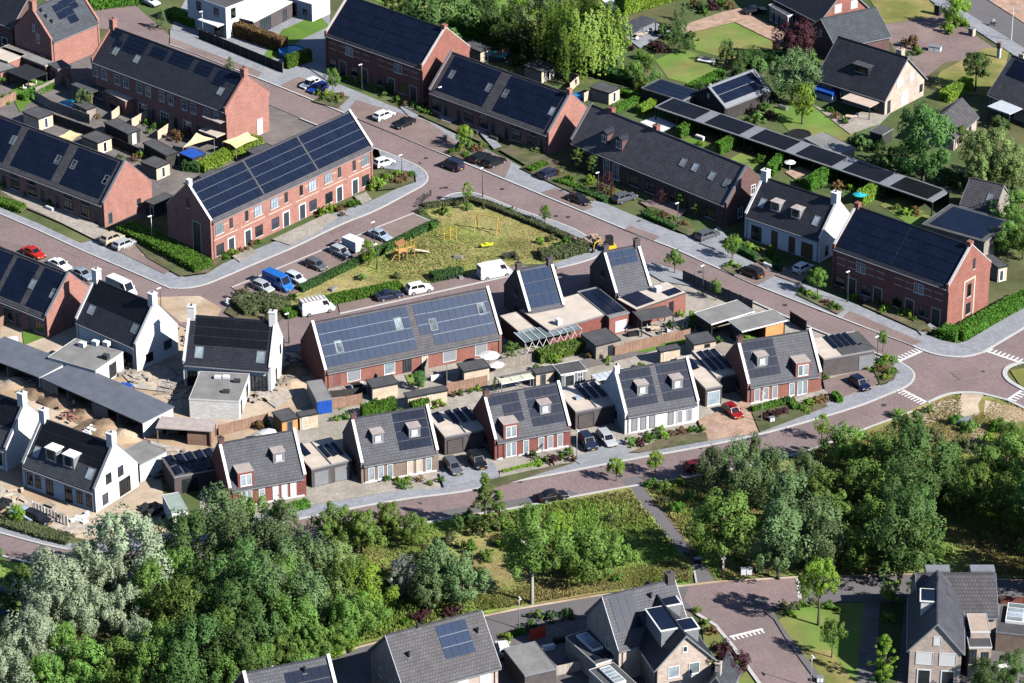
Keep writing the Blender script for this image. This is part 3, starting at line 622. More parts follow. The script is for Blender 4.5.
h.Bk((.3, .2, 1.0, 2.2, 'door'), (.6, .2, 1.0, 2.2, 'door'))
h = solar_terrace('low solar roofed terrace stepping down from the tall brick terrace, top centre', (428.8,91.4), (548.7,135.2), 11.4, 5.5, 3.9, ((.05,.44),(.525,.955)), ((.1,.42),(.41,.42),(.55,.42),(.935,.40)), 5)
h.box('chimney', h.L-.8, h.L-.02, h.D/2-.4, h.D/2+.4, 8, 10.6, 'brick_orange')
# long lit brick terrace with six doors
h = House('terraced_house', 'long brick terrace with six grey doors facing the parking bays, fully solar roofed', (210.4,223), (372.5,147.5), 7.0, 9.8, 5.0, 'brick_orange', 'tile_brown', cop='coping', group=G4)
h.rail = True; h.solar(.012, .325, .03, .97, 4); h.solar(.335, .655, .03, .97, 4); h.solar(.665, .988, .03, .97, 4)
h.box('chimney', .003, .8, h.D/2-.4, h.D/2+.4, 11.7, 13.1, 'coping')
for i in range(6):
    m = i % 2; f = (lambda t: (i+(1-t if m else t))/6)
    h.F((f(.70), .1, 1.3, 2.6, 'wdoor'), (f(.30), .7, 1.7, 1.9, 'dk'), (f(.30), 4.4, 1.9, 1.8, 'gr'), (f(.72), 4.4, .7, 1.8, 'd1'))
for i in range(6): h.box('brick_band', h.L*(i+.06)/6, h.L*(i+.94)/6, -.03, -.001, 3.6, 3.75, 'frame_cream'); h.box('brick_band', h.L*(i+.42)/6, h.L*(i+.62)/6, -.03, -.001, 5.6, 5.72, 'frame_cream')
h.Lf((.32, .1, 1.5, 6.0, 'cdoor'), (.5, 8.2, .6, 1.6, 'd1')); h.Rt((.2, .1, 1.2, 2.4, 'door'), (.3, 4.4, 1.2, 1.7, 'dk'))
# the two dark four unit terraces
def four_terrace(label, A, B, ez, depth, rise):
    h = House('terraced_house', label, A, B, ez, depth, rise, 'brick_red', 'tile_dark', cop='coping', kneel=True, group=G4)
    h.solar(.022, .495, .03, .97, 4); h.solar(.505, .978, .03, .97, 4)
    for x in (.003, h.L-.803): h.box('chimney', x, x+.8, h.D/2-.45, h.D/2+.45, ez+rise-.3, ez+rise+1.0, 'brick_red')
    for i in range(4):
        m = i % 2; u = lambda t: (i+t)/4
        h.F((u(.72 if not m else .62), .1, 1.4, 2.7, 'cdoor'), (u(.3 if not m else .2), .8, 1.7, 1.8, 'dk'), (u(.08 if m else .92), 4.4, .9, 1.7, 'wt'))
        for z in (4.5, 5.6):
            for a, b in ((.16, .46), (.54, .82)): h.box('brick_band', h.L*u(a), h.L*u(b), -.03, -.001, z, z+.16, 'frame_cream')
    return h
h = four_terrace('tall dark roofed brick terrace of four cream framed doors beside the lawn, top centre', (325.2,34.3), (422.6,68.6), 6.9, 12.2, 5.4)
h = four_terrace('tall dark roofed terrace whose lit gable has a tall cream frame, by the crossroads', (833,247.6), (949,288.9), 7, 11.2, 5.0)
h.Rt((.5, 3.6, 1.0, 2.2, 'd1'), (.5, .6, 1.2, 1.9, 'dk'), (.58, 8.0, .6, 1.8, 'd1'))
for y0, y1, z0, z1 in ((.36,.39,.1,6.4),(.61,.64,.1,6.4),(.36,.64,6.4,6.7)): h.box('cream_frame', h.L+.002, h.L+.06, h.D*y0, h.D*y1, z0, z1, 'frame_cream')
# dark tiled terrace and white pair along the main street
h = House('terraced_house', 'long low terrace with dark plain tiled roof, two long dormers and two brick chimneys', (570.6,141.4), (726.6,205.5), 4, 9.6, 5.2, 'brick_purple', 'tile_grey', cop='zinc', chim=[(.13, .9, 1.0, .3), (.42, .9, 1.0, .3), (.0, .01, 0)], cmat='brick_red')
for u in (.19,.285): h.dormer(u, .22, 1.6, 1.9, 'brick_purple', st='wt', gable=True)
for u, v in ((.66,.42),(.735,.42),(.845,.38),(.94,.36)): h.sky(u, v, 1.1, 1.5)
for u in (.16,.24,.3): h.F((u, .4, 1.5, 2.9, 'wt'))
for u, st in ((.38,'bdoor'),(.42,'dk'),(.52,'dk'),(.6,'bdoor'),(.68,'dk'),(.76,'door'),(.9,'dk')): h.F((u, .1 if 'door' in st else .6, 1.2 if 'door' in st else 2.0, 2.5 if 'door' in st else 2.2, st))
h.Rt((.66, 4.0, 1.1, 1.7, 'wt'), (.35, .8, 1.2, 1.7, 'wt'))
h = House('semi_detached_house', 'white rendered pair with black roof and two small box dormers beside the main street', (745,215.2), (820.6,240.5), 4, 9.2, 5.0, 'plaster_white', 'tile_dark', cop='coping', chim=[(0, 1.1, 1.3), (1, 1.1, 1.4)], cmat='plaster_white')
for u in (.33,.60): h.dormer(u, .28, 1.7, 1.6, 'zinc', st='dk')
for u in (.14,.85): h.sky(u, .26, 1.1, 1.7)
for u, w, hh, st in ((.16,2.0,2.6,'dk'),(.40,1.2,2.8,'bdoor'),(.63,1.2,2.8,'bdoor'),(.83,2.2,2.6,'bdoor')): h.F((u, .15, w, hh, st))
h.Rt((.2,.6,.8,1.8,'dk'))
# old houses, top right
h = House('detached_house', 'detached house with black roof and pale brick gable with white shutters, upper right', (818,77.3), (885.3,98.4), 3.4, 12, 5.6, 'brick_pink', 'tile_dark', chim=[(.86, 1.1, 1.6, 1.0)], over=.5)
h.Rt((.36,4.2,2.0,1.5,'bw'),(.66,4.2,1.2,1.4,'bw'),(.5,.3,2.1,2.6,'bw'),(.1,.2,.9,2.4,'ddoor'),(.92,1.0,.9,1.5,'dk'))
h.F((.85,.3,1.5,1.6,'dk'),(.3,.2,2.2,2.2,'ddoor'))
o = h.dormer(.52, .34, 3.4, 1.4, 'tile_dark', 'tile_grey', 'dk')
h.box('awning', h.L*.52, h.L*.95, -3.6, -.3, 2.55, 2.7, 'stripe')
for x in (.53,.94): h.box('awning_post', h.L*x-.06, h.L*x+.06, -3.5, -3.38, 0, 2.54, 'frame_dark')
h = House('detached_house', 'brick house cut by the top edge with a white framed conservatory', (770,-6), (820.6,20), 4, 11, 5.2, 'brick_red', 'tile_dark', over=.5)
h.Rt((.36,4.6,1.6,1.6,'bw'),(.7,4.6,1.6,1.6,'bw')); h.F((.92,.5,1.2,1.7,'wt'),(.8,.5,1.2,1.7,'wt'))
c = Flat('conservatory', 'white framed flat roofed conservatory on the house at the top edge', 'conservatory', [(771,6),(784,-1),(803,10),(790,17)], 3, 'glass', 'bitumen', .25, edge='frame_white')
for u in (.12,.4,.68,.92): c.f('F', u, .1, 1.0, 2.5, 'wt')
for u in (.2,.6): c.f('R', u, .1, 1.0, 2.5, 'wt')
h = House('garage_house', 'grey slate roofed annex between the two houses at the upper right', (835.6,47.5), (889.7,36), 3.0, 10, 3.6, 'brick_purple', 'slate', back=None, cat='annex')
h.Lf((.5,3.4,.8,1.2,'wt'))
h = House('cottage', 'small cottage with grey brown roof half hidden by trees, right side', (977,116.5), (944,109.5), 2.6, 6, 2.6, 'brick_pink', 'tile_brown', back=10)
h.F((.3,.2,.9,2.0,'door'),(.7,.8,1.0,1.2,'dk'))
h = House('detached_house', 'house with grey roof and panel band cut by the right edge', (990,93), (1062,122), 3.0, 11, 5.4, 'brick_pink', 'tile_grey', over=.4, chim=[(.08,1.0,1.4,1.0)])
h.solar(.06,.9,.5,.93,2); h.F((.3,.2,1.6,2.2,'ddoor'))
r, W, D = canopy('patio_canopy', 'pale flat patio canopy against the house at the right edge', 'canopy', [(990,107),(1000,98.4),(1021,105.5),(1014,116)], 2.8, 'polycarb')
# upper left older house
h = House('detached_house', 'brick house with grey roof, eight loose panels and a dark shaded gable, top left corner', (51,42), (99,22), 5.6, 9.4, 5.0, 'brick_orange', 'slate', cop='brick_orange', chim=[(0,1.0,1.4)], cmat='brick_orange')
h.solar(.36,.5,.42,.86,2,1.1); h.solar(.5,.68,.2,.9,3,1.1); h.solar(.68,.82,.55,.92,2,1.1)
for u, v in ((.14,.8),(.16,.6),(.2,.42)): h.vent(u, v)
h.Lf((.35,4.6,.7,1.8,'wt'),(.25,.8,1.4,1.6,'w1'),(.6,.8,1.4,1.6,'w1'),(.45,6.6,.5,1.4,'wt'))
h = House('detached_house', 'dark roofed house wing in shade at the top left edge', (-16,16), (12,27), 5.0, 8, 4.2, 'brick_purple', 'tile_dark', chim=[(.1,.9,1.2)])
h.F((.3,.8,1.6,1.5,'w1'),(.7,.8,1.6,1.5,'w1'))
h = House('detached_house', 'orange brick house corner cut by the top left corner', (-30,8), (2,22), 5.0, 9, 4.4, 'brick_orange', 'tile_dark')
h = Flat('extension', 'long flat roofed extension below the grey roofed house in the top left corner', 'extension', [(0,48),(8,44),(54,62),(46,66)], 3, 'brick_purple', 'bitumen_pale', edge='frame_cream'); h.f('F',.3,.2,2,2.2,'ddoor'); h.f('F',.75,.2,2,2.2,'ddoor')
h = Flat('garage', 'brick garage with pale flat roof at the left edge below the shaded house', 'garage', [(-12,56),(0,44),(22,54),(12,62)], 3, 'brick_orange', 'gravel', edge='frame_cream')
h = Flat('garage', 'brick garage between the grey roofed house and the long brown terrace', 'garage', [(50,64),(60,58.5),(71,65.5),(58,70)], 3.2, 'brick_orange', 'bitumen', edge='zinc'); h.f('F',.5,.2,1.2,2.2,'door')
# white modern house, top
h = Flat('modern_house', 'white cubic house with black window strips at the top edge', 'house', [(193,-6),(205,-16),(250,-4),(226,10)], 6.2, 'plaster_white', 'bitumen', .06, edge='frame_white')
for u in (.3,.75): h.f('F',u,3.7,1.2,1.8,'d1')
h.f('R',.3,3.6,1.2,2,'d1'); h.f('F',.8,.2,2.2,2.3,'ddoor'); h.f('R',.5,.2,1.4,2.3,'ddoor')
h.kit('porch_roof', h.L*.45, h.L*.95, -1.8, h.i, 2.7, 2.9, 'frame_white')
h = Flat('modern_house', 'grey walled wing of the white cubic house with wide open patio', 'house', [(226,14),(262,-6),(296,2),(250,21)], 3.2, 'brick_grey', 'canvas_white', .05, edge='frame_white')
h.f('F',.35,.1,3.4,2.6,'ddoor'); h.f('R',.3,.1,3.2,2.6,'ddoor'); h.f('R',.8,.1,1.2,2.3,'ddoor')
h = Flat('modern_house', 'white block behind the grey wing with one tall dark window', 'house', [(290,-2),(304,-12),(330,-4),(312,4)], 3.6, 'plaster_white', 'canvas_white', .05, edge='frame_white'); h.f('F',.25,.2,1.2,2.6,'d1'); h.f('F',.7,1,1,1.2,'d1')
# middle brick terrace
h = House('terraced_house', 'low brick terrace under blue solar panels with one tile strip, back gardens towards the viewer', (324.7,372.3), (501.7,336.3), 2.9, 10, 5.7, 'brick_red', 'tile_brown', cop='coping', group=G4)
h.rail = True; h.pm = 'solar_blue'; h.solar(.02,.525,.05,.96,4); h.solar(.625,.975,.05,.96,4); h.solar(.56,.622,.30,.96,3)
for u, v in ((.11,.30),(.46,.52),(.645,.36),(.93,.48)): h.sky(u, v, 1.2, 1.9)
for u, w, st in ((.07,1.1,'rdoor'),(.16,2.2,'bg'),(.36,1.8,'pal'),(.46,1.4,'ddoor'),(.56,1.0,'ydoor'),(.70,2.2,'bg'),(.88,2.0,'bg')): h.F((u,.15 if 'door' in st else .45,w,2.3 if 'door' in st else 1.9,st))
# two modern patio houses
def tower(label, A, B, sol):
    h = House('patio_house', label, A, B, 3.3, 9.6, 5.1, 'brick_grey', 'tile_grey', cop='coping', chim=[(0,.8,1.0),(1,.8,1.0)], cat='house')
    h.pm = 'solar_blue'
    for a in sol: h.solar(*a)
    h.Lf((.5,.6,1.2,1.8,'dk'),(.5,4.2,.9,1.4,'dk')); h.Bk((.3,.2,1.1,2.3,'door'),(.7,.8,1.4,1.4,'dk')); return h
tower('steep roofed patio house fully covered in blue panels, behind the glass roofed terrace', (528.5,313.5), (564.5,306.5), [(.1,.9,.06,.94,3)])
tower('steep roofed patio house with panels only near its ridge, white copings, by the digger', (615.5,295), (651.5,288), [(.12,.86,.62,.96,2)])
f = Flat('patio_wing', 'flat gravel roofed wing in front of the panel covered patio house', 'extension', [(521,311),(580,291),(606,316),(548,329)], 3.3, 'brick_dark_red', 'gravel', edge='zinc')
f.kit('roof_fan', 2.0,2.8,.6,1.4,3.32,4.2,'lamp_white')
f = Flat('patio_wing', 'flat roofed wing with two long panel fields between the two patio houses', 'extension', [(580,291),(595,286.5),(632,312),(606,317.5)], 3.4, 'brick_red', 'bitumen_pale', edge='zinc')
for a, b in ((.08,.5),(.54,.92)):
    MB().box(0, f.L*(b-a), 0, f.D*.86, 0, .05).build('solar_array', 'solar', f.root, (f.L*a, f.D*.07, 3.45))
f.f('F',.6,.4,2.0,1.9,'bw')
f = Flat('patio_wing', 'gravel roofed annex at the left of the glass roofed terrace', 'extension', [(504,318),(512,309),(535,326),(518,332)], 3.2, 'brick_grey', 'gravel', edge='zinc')
f = Flat('patio_wing', 'long brick wing with panels and a roof unit beside the second patio house', 'extension', [(619,299.5),(668,279),(686,294),(634,309)], 3.3, 'brick_red', 'gravel', edge='bitumen')
MB().box(0, 3.4, 0, 4.2, 0, .05).build('solar_array', 'solar', f.root, (.8, .6, 3.36)); MB().box(0, 2.6, 0, 1.8, 0, .05).build('solar_array', 'solar', f.root, (7.0, .5, 3.36))
f.kit('roof_unit', 6.2,7.2,2.6,3.5,3.31,4.1,'lamp_white'); f.f('F',.7,.5,.9,2.0,'dk')
r, W, D = canopy('patio_canopy', 'dark flat patio canopy in front of the long brick wing', 'canopy', [(633,311),(666,305),(674.5,314.5),(640,321)], 2.9, 'bitumen')
# glass roofed terrace with diagonal bracing
o, rz, W, D = rect([(518,332),(572,318.5),(580,330),(521,343)], 3.0); r = thing('glass_terrace', 'terrace with glass roof and crossed white bracing before the gravel roofs', 'pergola', o, rz)
MB().box(.1, W-.1, .1, D-.1, 2.9, 2.96).build('roof', 'glass_pale', r)
for i in range(9): MB().box(i*W/8-.05, i*W/8+.05, 0, D, 2.965, 3.05).build('rafter', 'frame_white', r)
for x in (0, W/2, W): MB().box(x-.07, x+.07, -.07, .07, 0, 2.9).build('post', 'frame_grey', r)
m = MB()
for i in range(8):
    m.tube([(i*W/8, 0, .4), ((i+1)*W/8, 0, 2.85)], .05, 4); m.tube([((i+1)*W/8, .02, .4), (i*W/8, .02, 2.85)], .035, 4)
m.build('bracing', 'frame_white', r)
# row of semi detached houses along the lower street
def semi(label, A, B, wall, sol, dorm, bays, wins, chim='brick_purple'):
    h = House('semi_detached_house', label, A, B, 3.1, 9.0, 4.9, wall, 'tile_grey', cop='coping', chim=[(0,.7,.8)], cmat=chim, group='semi-detached houses along the lower street')
    for a in sol: h.solar(*a)
    for u in dorm: h.dormer(u, .36, 1.7, 1.7, 'zinc', 'zinc_top', 'pale')
    for u in bays: h.bay(u, 2.3, 2.5, wall)
    for u, st in wins: h.F((u, .35, .9, 2.1, st))
    h.Lf((.4,.8,1.0,1.4,'dk')); h.Bk((.2,.2,1.8,2.2,'ddoor'),(.75,.2,1.8,2.2,'ddoor'),(.45,.2,.9,2.2,'door'))
    h.box('plinth', .3, h.L-.3, -.05, -.002, .02, .28, 'coping')
    return h
HB = lambda u: (u-.085,.30,u+.085,.78)
semi('dark red brick pair without roof panels, with two unlike dormers, partly behind trees', (229,490.4), (306,476.4), 'brick_dark_red', [], (.70,), (.22,), ((.42,'pal'),(.60,'bw'),(.715,'bw'),(.83,'bw')))
semi('brown brick pair with two box dormers and panels on the right half of its roof', (361,465), (438.4,452), 'brick_brown', [(.52,.94,.12,.97,4,1.0,[HB(.74)])], (.27,.74), (), ((.13,'pal'),(.25,'pal'),(.37,'pal'),(.63,'ydoor'),(.75,'ydoor'),(.87,'pal')))
semi('red brick pair with tall brick dormer at left and panels on both roof halves', (494.7,441.7), (570.6,427.6), 'brick_dark_red', [(.04,.44,.3,.97,3,1.0,[(.06,.2,.38,.72)]),(.53,.95,.12,.97,4,1.0,[HB(.72)])], (.72,), (.21,), ((.41,'pal'),(.61,'bg'),(.73,'bg'),(.86,'bg')))
semi('white brick pair with two box dormers and panels over the whole roof', (625,416), (699,403), 'brick_pale', [(.06,.47,.12,.97,4,1.0,[HB(.29)]),(.55,.95,.12,.97,4,1.0,[HB(.76)])], (.29,.76), (), ((.13,'bgd'),(.25,'bgd'),(.37,'bgd'),(.62,'bgd'),(.74,'bg'),(.87,'bg')), chim='plaster_white')
semi('red brick pair with panels at left and a tall brick dormer at right', (747.7,386.3), (821.5,374), 'brick_red', [(.06,.47,.12,.97,4,1.0,[HB(.25)])], (.25,), (.74,), ((.13,'bg'),(.25,'bg'),(.37,'bg'),(.60,'pal')))
# garages between them
def garage(label, quad, panels=(), split=True, wall='brick_grey', roof='gravel', h=3.1, doors=2, st='garageb', **k):
    f = Flat('garage', label, 'garage', quad, h, wall, roof, .05, 'double garages of the lower street', edge='zinc')
    for n, u0, u1, v0, v1 in panels: f.panels(n, u0, u1, v0, v1)
    for i in range(doors): f.f('F', (i+.5)/doors, .1, f.L/doors*.74, 2.3, st)
    if split: f.kit('parapet', f.L/2-.06, f.L/2+.06, .1, f.D-.1, 3.06, 3.2, 'zinc')
    return f
garage('double garage in brown brick between the red pair behind trees and the brown pair', [(306,470.5),(347,460.5),(336,436),(296,445)], [(3,.52,.98,.25,.75),(1,.1,.32,.5,.98)], st='pal' if 0 else 'garage')
garage('double garage between the brown pair and the red pair, two cars before it', [(438.5,438),(483,429.5),(473,405),(432,413)], [(3,.4,.98,.4,.95),(1,.1,.32,.55,.95)])
garage('double garage between the red pair and the white pair with a small roof hatch', [(570,412.5),(614,404.5),(602,379),(560,387.5)], [(3,.42,.95,.35,.95)]).kit('roof_hatch', 1.5,2.3,3.2,4.0,3.1,3.4,'glass_pale')
garage('narrow garage with white window against the white pair', [(698.5,390),(717,386.5),(697,353),(682,356)], [(1,.3,.8,.55,.85)], False, doors=1, st='pal')
garage('set back garage with slanted panels above the red parked car', [(708.5,378.5),(733,374),(722,345),(699,349)], [(3,.1,.95,.2,.9)], False, doors=1)
garage('wide dark brick garage with pale door at the end of the row by the crossroads', [(822,359.5),(877,349.5),(853,331),(806,339)], [(4,.34,.82,.35,.95)], False, doors=0, st='garage')
f = [o for o in bpy.data.objects if o.get('label', '').startswith('wide dark brick garage')][0]; win(f, 'F', 7.2, .1, 2.6, 2.4, 'garage', off=-.05)
MB().box(3.2, 8.8, .2, 6.5, 3.06, 3.12).build('bitumen_strip', 'bitumen', f)
f = Flat('garage', 'dark open carport with tilted panels left of the red pair behind trees', 'carport', [(172,478),(222,467),(218,447),(163,456)], 3.0, 'brick_grey', 'bitumen', .05); f.panels(5,.05,.97,.5,.95); f.panels(4,.05,.8,.05,.42)
f.f('F',.3,.1,2.4,2.2,'ddoor')
# building site, left: white houses, carports
h = House('detached_house', 'new white house with black roof and white chimneys beside the orange gable, building site', (75.6,320.5), (136,347), 4.4, 8.6, 5.4, 'plaster_white', 'tile_dark', cop='coping', chim=[(0,1.0,1.6),(1,1.0,1.6)])
h.pm = 'solar_black'; h.solar(.05,.95,.46,.98,2,1.2); h.sky(.16,.22,1.3,1.5); h.sky(.88,.22,1.3,1.5)
h.Rt((.3,.9,1.5,1.5,'d1'),(.75,1.6,1.5,1.5,'d1')); h.F((.5,.2,2.6,2.4,'ddoor'),(.85,.2,2.2,2.6,'ddoor'))
h = House('detached_house', 'new white house with black roof facing the viewer and a white flat extension, building site', (183,363), (271,370), 3.9, 8.8, 5.6, 'plaster_white', 'tile_dark', cop='coping', chim=[(0,1.0,1.5),(1,1.0,1.6)])
h.pm = 'solar_black'; h.solar(.1,.93,.38,.97,3,1.15); h.sky(.17,.1,1.3,1.8); h.sky(.87,.1,1.3,1.8)
h.Rt((.35,.4,.8,2.2,'d1'),(.7,3.5,.9,1.5,'d1')); h.F((.86,.2,2.3,2.6,'ddoor'),(.1,.2,1.7,2.6,'ddoor'))
f = Flat('extension', 'white flat roofed extension with rooftop clutter before the new white house', 'extension', [(188.5,398.6),(238.6,401.2),(250,373.5),(200,371)], 3.2, 'brick_pale', 'bitumen_pale', .05, edge='coping')
for x, y in ((2.6,6.4),(3.8,6.6),(5.6,5.6),(4.6,2.2)): f.kit('roof_unit', x, x+1.0, y, y+.7, 3.21, 3.6, 'lamp_white' if x < 4 else 'steel_dark')
f.f('R',.75,.5,1.2,1.9,'d1'); f.f('R',.2,.2,.9,2.2,'d1')
f = Flat('extension', 'unfinished white flat roofed extension below the new white house, air units on its roof', 'extension', [(45,357),(78,338),(122,352),(97,370)], 3.3, 'plaster_white', 'bitumen_pale', .05, edge='coping')
for x, y in ((2,5),(3.4,6.4),(5,7),(7.4,3.5)): f.kit('roof_unit', x, x+1.0, y, y+.8, 3.31, 4.0, 'lamp_white' if y > 4 else 'steel_dark')
f.f('F',.7,.9,2.0,1.2,'d1'); f.f('R',.6,.3,1.8,2.3,'ddoor')
h = House('detached_house', 'new white house with two white topped dormers facing the sandy track, lower left', (22,465), (95,492), 3.4, 9.2, 5.3, 'plaster_white', 'slate', cop='zinc', chim=[(0,1.0,1.5),(1,1.0,1.6)])
h.pm = 'solar_black'; h.solar(.06,.97,.42,.97,3,1.2); h.sky(.12,.2,1.2,1.7); h.sky(.86,.16,1.2,1.7)
for u in (.34,.58): h.dormer(u, .24, 2.0, 1.9, 'zinc', 'frame_white', 'dk')
for u, w, st in ((.1,1.0,'dk'),(.21,1.0,'dk'),(.37,1.3,'ddoor'),(.63,1.3,'ddoor'),(.78,1.0,'dk'),(.91,1.0,'dk')): h.F((u,.15 if 'door' in st else .6,w,2.5 if 'door' in st else 2.0,st))
h.Rt((.32,3.4,1.2,1.6,'d1'),(.6,3.4,1.2,1.6,'d1'),(.22,.5,1.2,1.7,'d1'),(.68,.2,2.4,2.5,'ddoor'))
h = House('detached_house', 'new white house cut by the left edge, its lit gable towards its twin', (-67,423.5), (6,450.5), 3.4, 9.2, 5.3, 'plaster_white', 'slate', cop='zinc', chim=[(1,1.0,1.6)])
h.Rt((.6,.5,1.4,1.9,'dk')); h.F((.9,.6,1.0,2,'dk'),(.75,.1,1.2,2.4,'ddoor')); h.pm = 'solar_black'; h.solar(.06,.97,.42,.97,3,1.2)
f = Flat('extension', 'grey roofed white annex at the back of the lower left white house', 'extension', [(121,452),(148.5,437),(162,453.5),(135,466)], 3.0, 'plaster_white', 'bitumen_pale', .05, edge='zinc'); f.f('R',.4,.2,1.2,2.3,'ddoor')
f = Flat('site_container', 'white site cabin with green roof beside the lower left white house', 'cabin', [(163,494),(180.5,492),(186,510.5),(171,514)], 2.8, 'plaster_white', 'roof_green', .02, edge='frame_white'); f.f('F',.5,.2,.9,2.0,'door')
# carport row on the site
def carport_row():
    a = at(-25,352,2.8); b = at(39,376.6,2.8); c = at(42,377.5,2.8); e = at(142.4,422.3,2.8)
    for A, B, lab in ((a, b, 'open carport block with grey roof at the left edge of the building site'), (c, e, 'long open carport block with grey roof across the building site')):
        d = B-A; L = d.length; rz = math.atan2(d.y, d.x); D = 6.2; r = thing('carport', lab, 'carport', (A.x, A.y, 0), rz)
        MB().box(-.1, L+.1, -.2, D+.2, 2.62, 2.8).build('roof', 'metal_roof', r)
        MB().box(0, L, D-.12, D, 0, 2.615).build('back_wall', 'wood_grey', r)
        n = max(2, round(L/6))
        for i in range(n+1):
            x = i*L/n; MB().box(x-.08, x+.08, 0, D-.125, 0, 2.615).build('partition', 'coping' if i in (0, n) else 'wood_grey', r)
        for i in range(0, n, 2): MB().box(i*L/n+.1, i*L/n+L/n*.62, .02, .1, 0, 2.5).build('timber_panel', 'stripe', r)
        m = MB()
        for i in range(int(L/1.6)):
            for y in (1.2, 2.6, 4.4): m.box(i*1.6+.3*y, i*1.6+.3*y+.12, y, y+.12, 2.803, 2.86)
        m.build('panel_clips', 'steel', r)
carport_row()
r, W, D = canopy('garden_room', 'timber garden room with brown flat roof beside the carport block', 'garden room', [(155.6,427.6),(161,416),(216.6,419.5),(212,431.5)], 2.7, 'zinc_top', 'wood_red')
MB().box(W*.55, W-.3, .4, D-.3, 0, 2.55).build('cabin', 'wood_red', r)
MB().box(.2, W*.54, D-.35, D-.25, 0, 2.5).build('back_wall', 'wood_dark', r)
# solar carport behind the main street
A, B = at(654,106,2.9), at(932,201,2.9); d = B-A; L = d.length; rz = math.atan2(d.y, d.x); r = thing('solar_carport', 'very long open carport with alternating panels and metal strips behind the main street houses', 'carport', (A.x, A.y, 0), rz)
D = 5.2; nb = 6
def slab(x0, x1, off, t, nm, m): 
    z = lambda y: 2.75+.03*y+off
    return MB().hexa([(x0,0,z(0)),(x1,0,z(0)),(x1,D,z(D)),(x0,D,z(D))], [(x0,0,z(0)+t),(x1,0,z(0)+t),(x1,D,z(D)+t),(x0,D,z(D)+t)]).build(nm, m, r)
slab(0, L, -.2, .2, 'roof', 'zinc')
def bayp(x0, x1):
    mb = MB(); n = 7
    for k in range(n):
        y0, y1 = .35+k*(D-.7)/n+.03, .35+(k+1)*(D-.7)/n-.05
        z = lambda y: 2.79+.03*y
        mb.hexa([(x0,y0,z(y0)),(x1,y0,z(y0)),(x1,y1,z(y1)),(x0,y1,z(y1))], [(x0,y0,z(y0)+.05),(x1,y0,z(y0)+.05),(x1,y1,z(y1)+.05),(x0,y1,z(y1)+.05)])
    mb.build('solar_array', 'solar_black', r)
w = L/nb
for i in range(nb): bayp(i*w+(.5 if i == 0 else 1.1), (i+1)*w-1.1)
for i in range(nb*2+1):
    x = min(max(i*w/2, .15), L-.15); MB().box(x-.09, x+.09, .3, .48, 0, 2.5).build('post', 'frame_dark', r); MB().box(x-.09, x+.09, D-.5, D-.3, 0, 2.6).build('post', 'frame_dark', r)
MB().box(.1, L-.1, D-.16, D-.05, 0, 2.6).build('back_wall', 'wood_dark', r)
# mono pitch panel roof at right, small grey gable, sheds with panels behind the carport
f = Flat('outbuilding', 'low outbuilding with one large dark panel roof among the trees at right', 'outbuilding', [(930,226.6),(942.4,201),(1006.6,219.6),(992,243.5)], 3.6, 'wood_grey', 'bitumen', .3, edge='zinc')
MB().box(0, f.L-2, 0, f.D-1.6, 0, .06).build('solar_array', 'solar', f.root, (1.0, .8, 3.6))
h = House('cottage', 'small grey gabled roof with one roof window between the panel roof and the trees', (961,204.5), (993.4,212), 2.6, 7, 3.2, 'wood_grey', 'tile_brown', cat='outbuilding'); h.sky(.75,.3)
h = House('barn', 'black timber barn with two panel rows on its roof beside the copper tree', (724.8,107), (770,89.5), 2.8, 8.0, 2.4, 'wood_dark', 'zinc', cat='barn', over=.3)
h.solar(.03,.92,.08,.92,2,1.0,rail=False); h.Lf((.5,3.2,.5,.9,'bw'))
f = Flat('shed', 'flat panel covered shed roof left of the black barn', 'shed', [(642,88),(658.5,78),(700,91),(684,101)], 2.9, 'wood_dark', 'bitumen', .1)
for k in range(3): MB().box(0, f.L*.9, 0, f.D*.26, 0, .05).build('solar_array', 'solar', f.root, (f.L*.06, f.D*(.06+.31*k), 2.9))
Flat('shed', 'grey bitumen roofed outbuilding behind the long solar carport', 'shed', [(806,140),(822,130),(851,146),(840,156)], 2.9, 'wood_grey', 'bitumen_pale', .1)
r, W, D = canopy('pavilion', 'black garden pavilion with white sofas near the weeping willow', 'pavilion', [(621,26),(642.7,14),(657,21),(627,32.5)], 3.0, 'tile_grey', 'frame_dark', .3)
h = Flat('shed', 'small black shed under the tall dark tree at right', 'shed', [(870,131),(879,124),(892,128),(884,135)], 2.4, 'wood_dark', 'bitumen', .1)
# bottom houses
h = House('detached_house', 'house with brown tiled roof, three panel rows and two black vents at the bottom edge', (405,690), (498,665), 5.2, 10.4, 5.0, 'brick_pink', 'tile_brown', over=.4)
h.rail = True; h.pm = 'solar_blue'; h.solar(.50,.82,.30,.93,3,1.1); h.vent(.14,.52); h.vent(.9,.62); h.F((.86,2.9,1.6,1.5,'bw'),(.62,2.9,1.6,1.5,'bw')); h.Lf((.4,3.0,.9,1.3,'wt'),(.7,3.0,.9,1.3,'wt'),(.5,.6,1.4,1.4,'wt')); h.vent(.32, .98)
h = House('detached_house', 'dark roofed house with one white coping at the bottom edge, left of the brown roof', (256,730), (343,712), 5.2, 10, 5.0, 'brick_purple', 'tile_grey', cop='coping'); h.solar(.45,.95,.4,.86,2); h.vent(.68,.8)
h = House('detached_house', 'dark house with panels and a white edged right gable by the bottom road junction', (619,648.5), (689,631), 5.0, 9.4, 5.0, 'brick_pink', 'tile_grey', over=.3, chim=[(1,1.0,1.0)], cmat='brick_grey'); h.solar(.06,.40,.25,.95,3,1.0); h.Lf((.35,3.2,1.0,1.5,'wt'),(.6,.8,1.2,1.6,'wt')); h.vent(.62,.75)
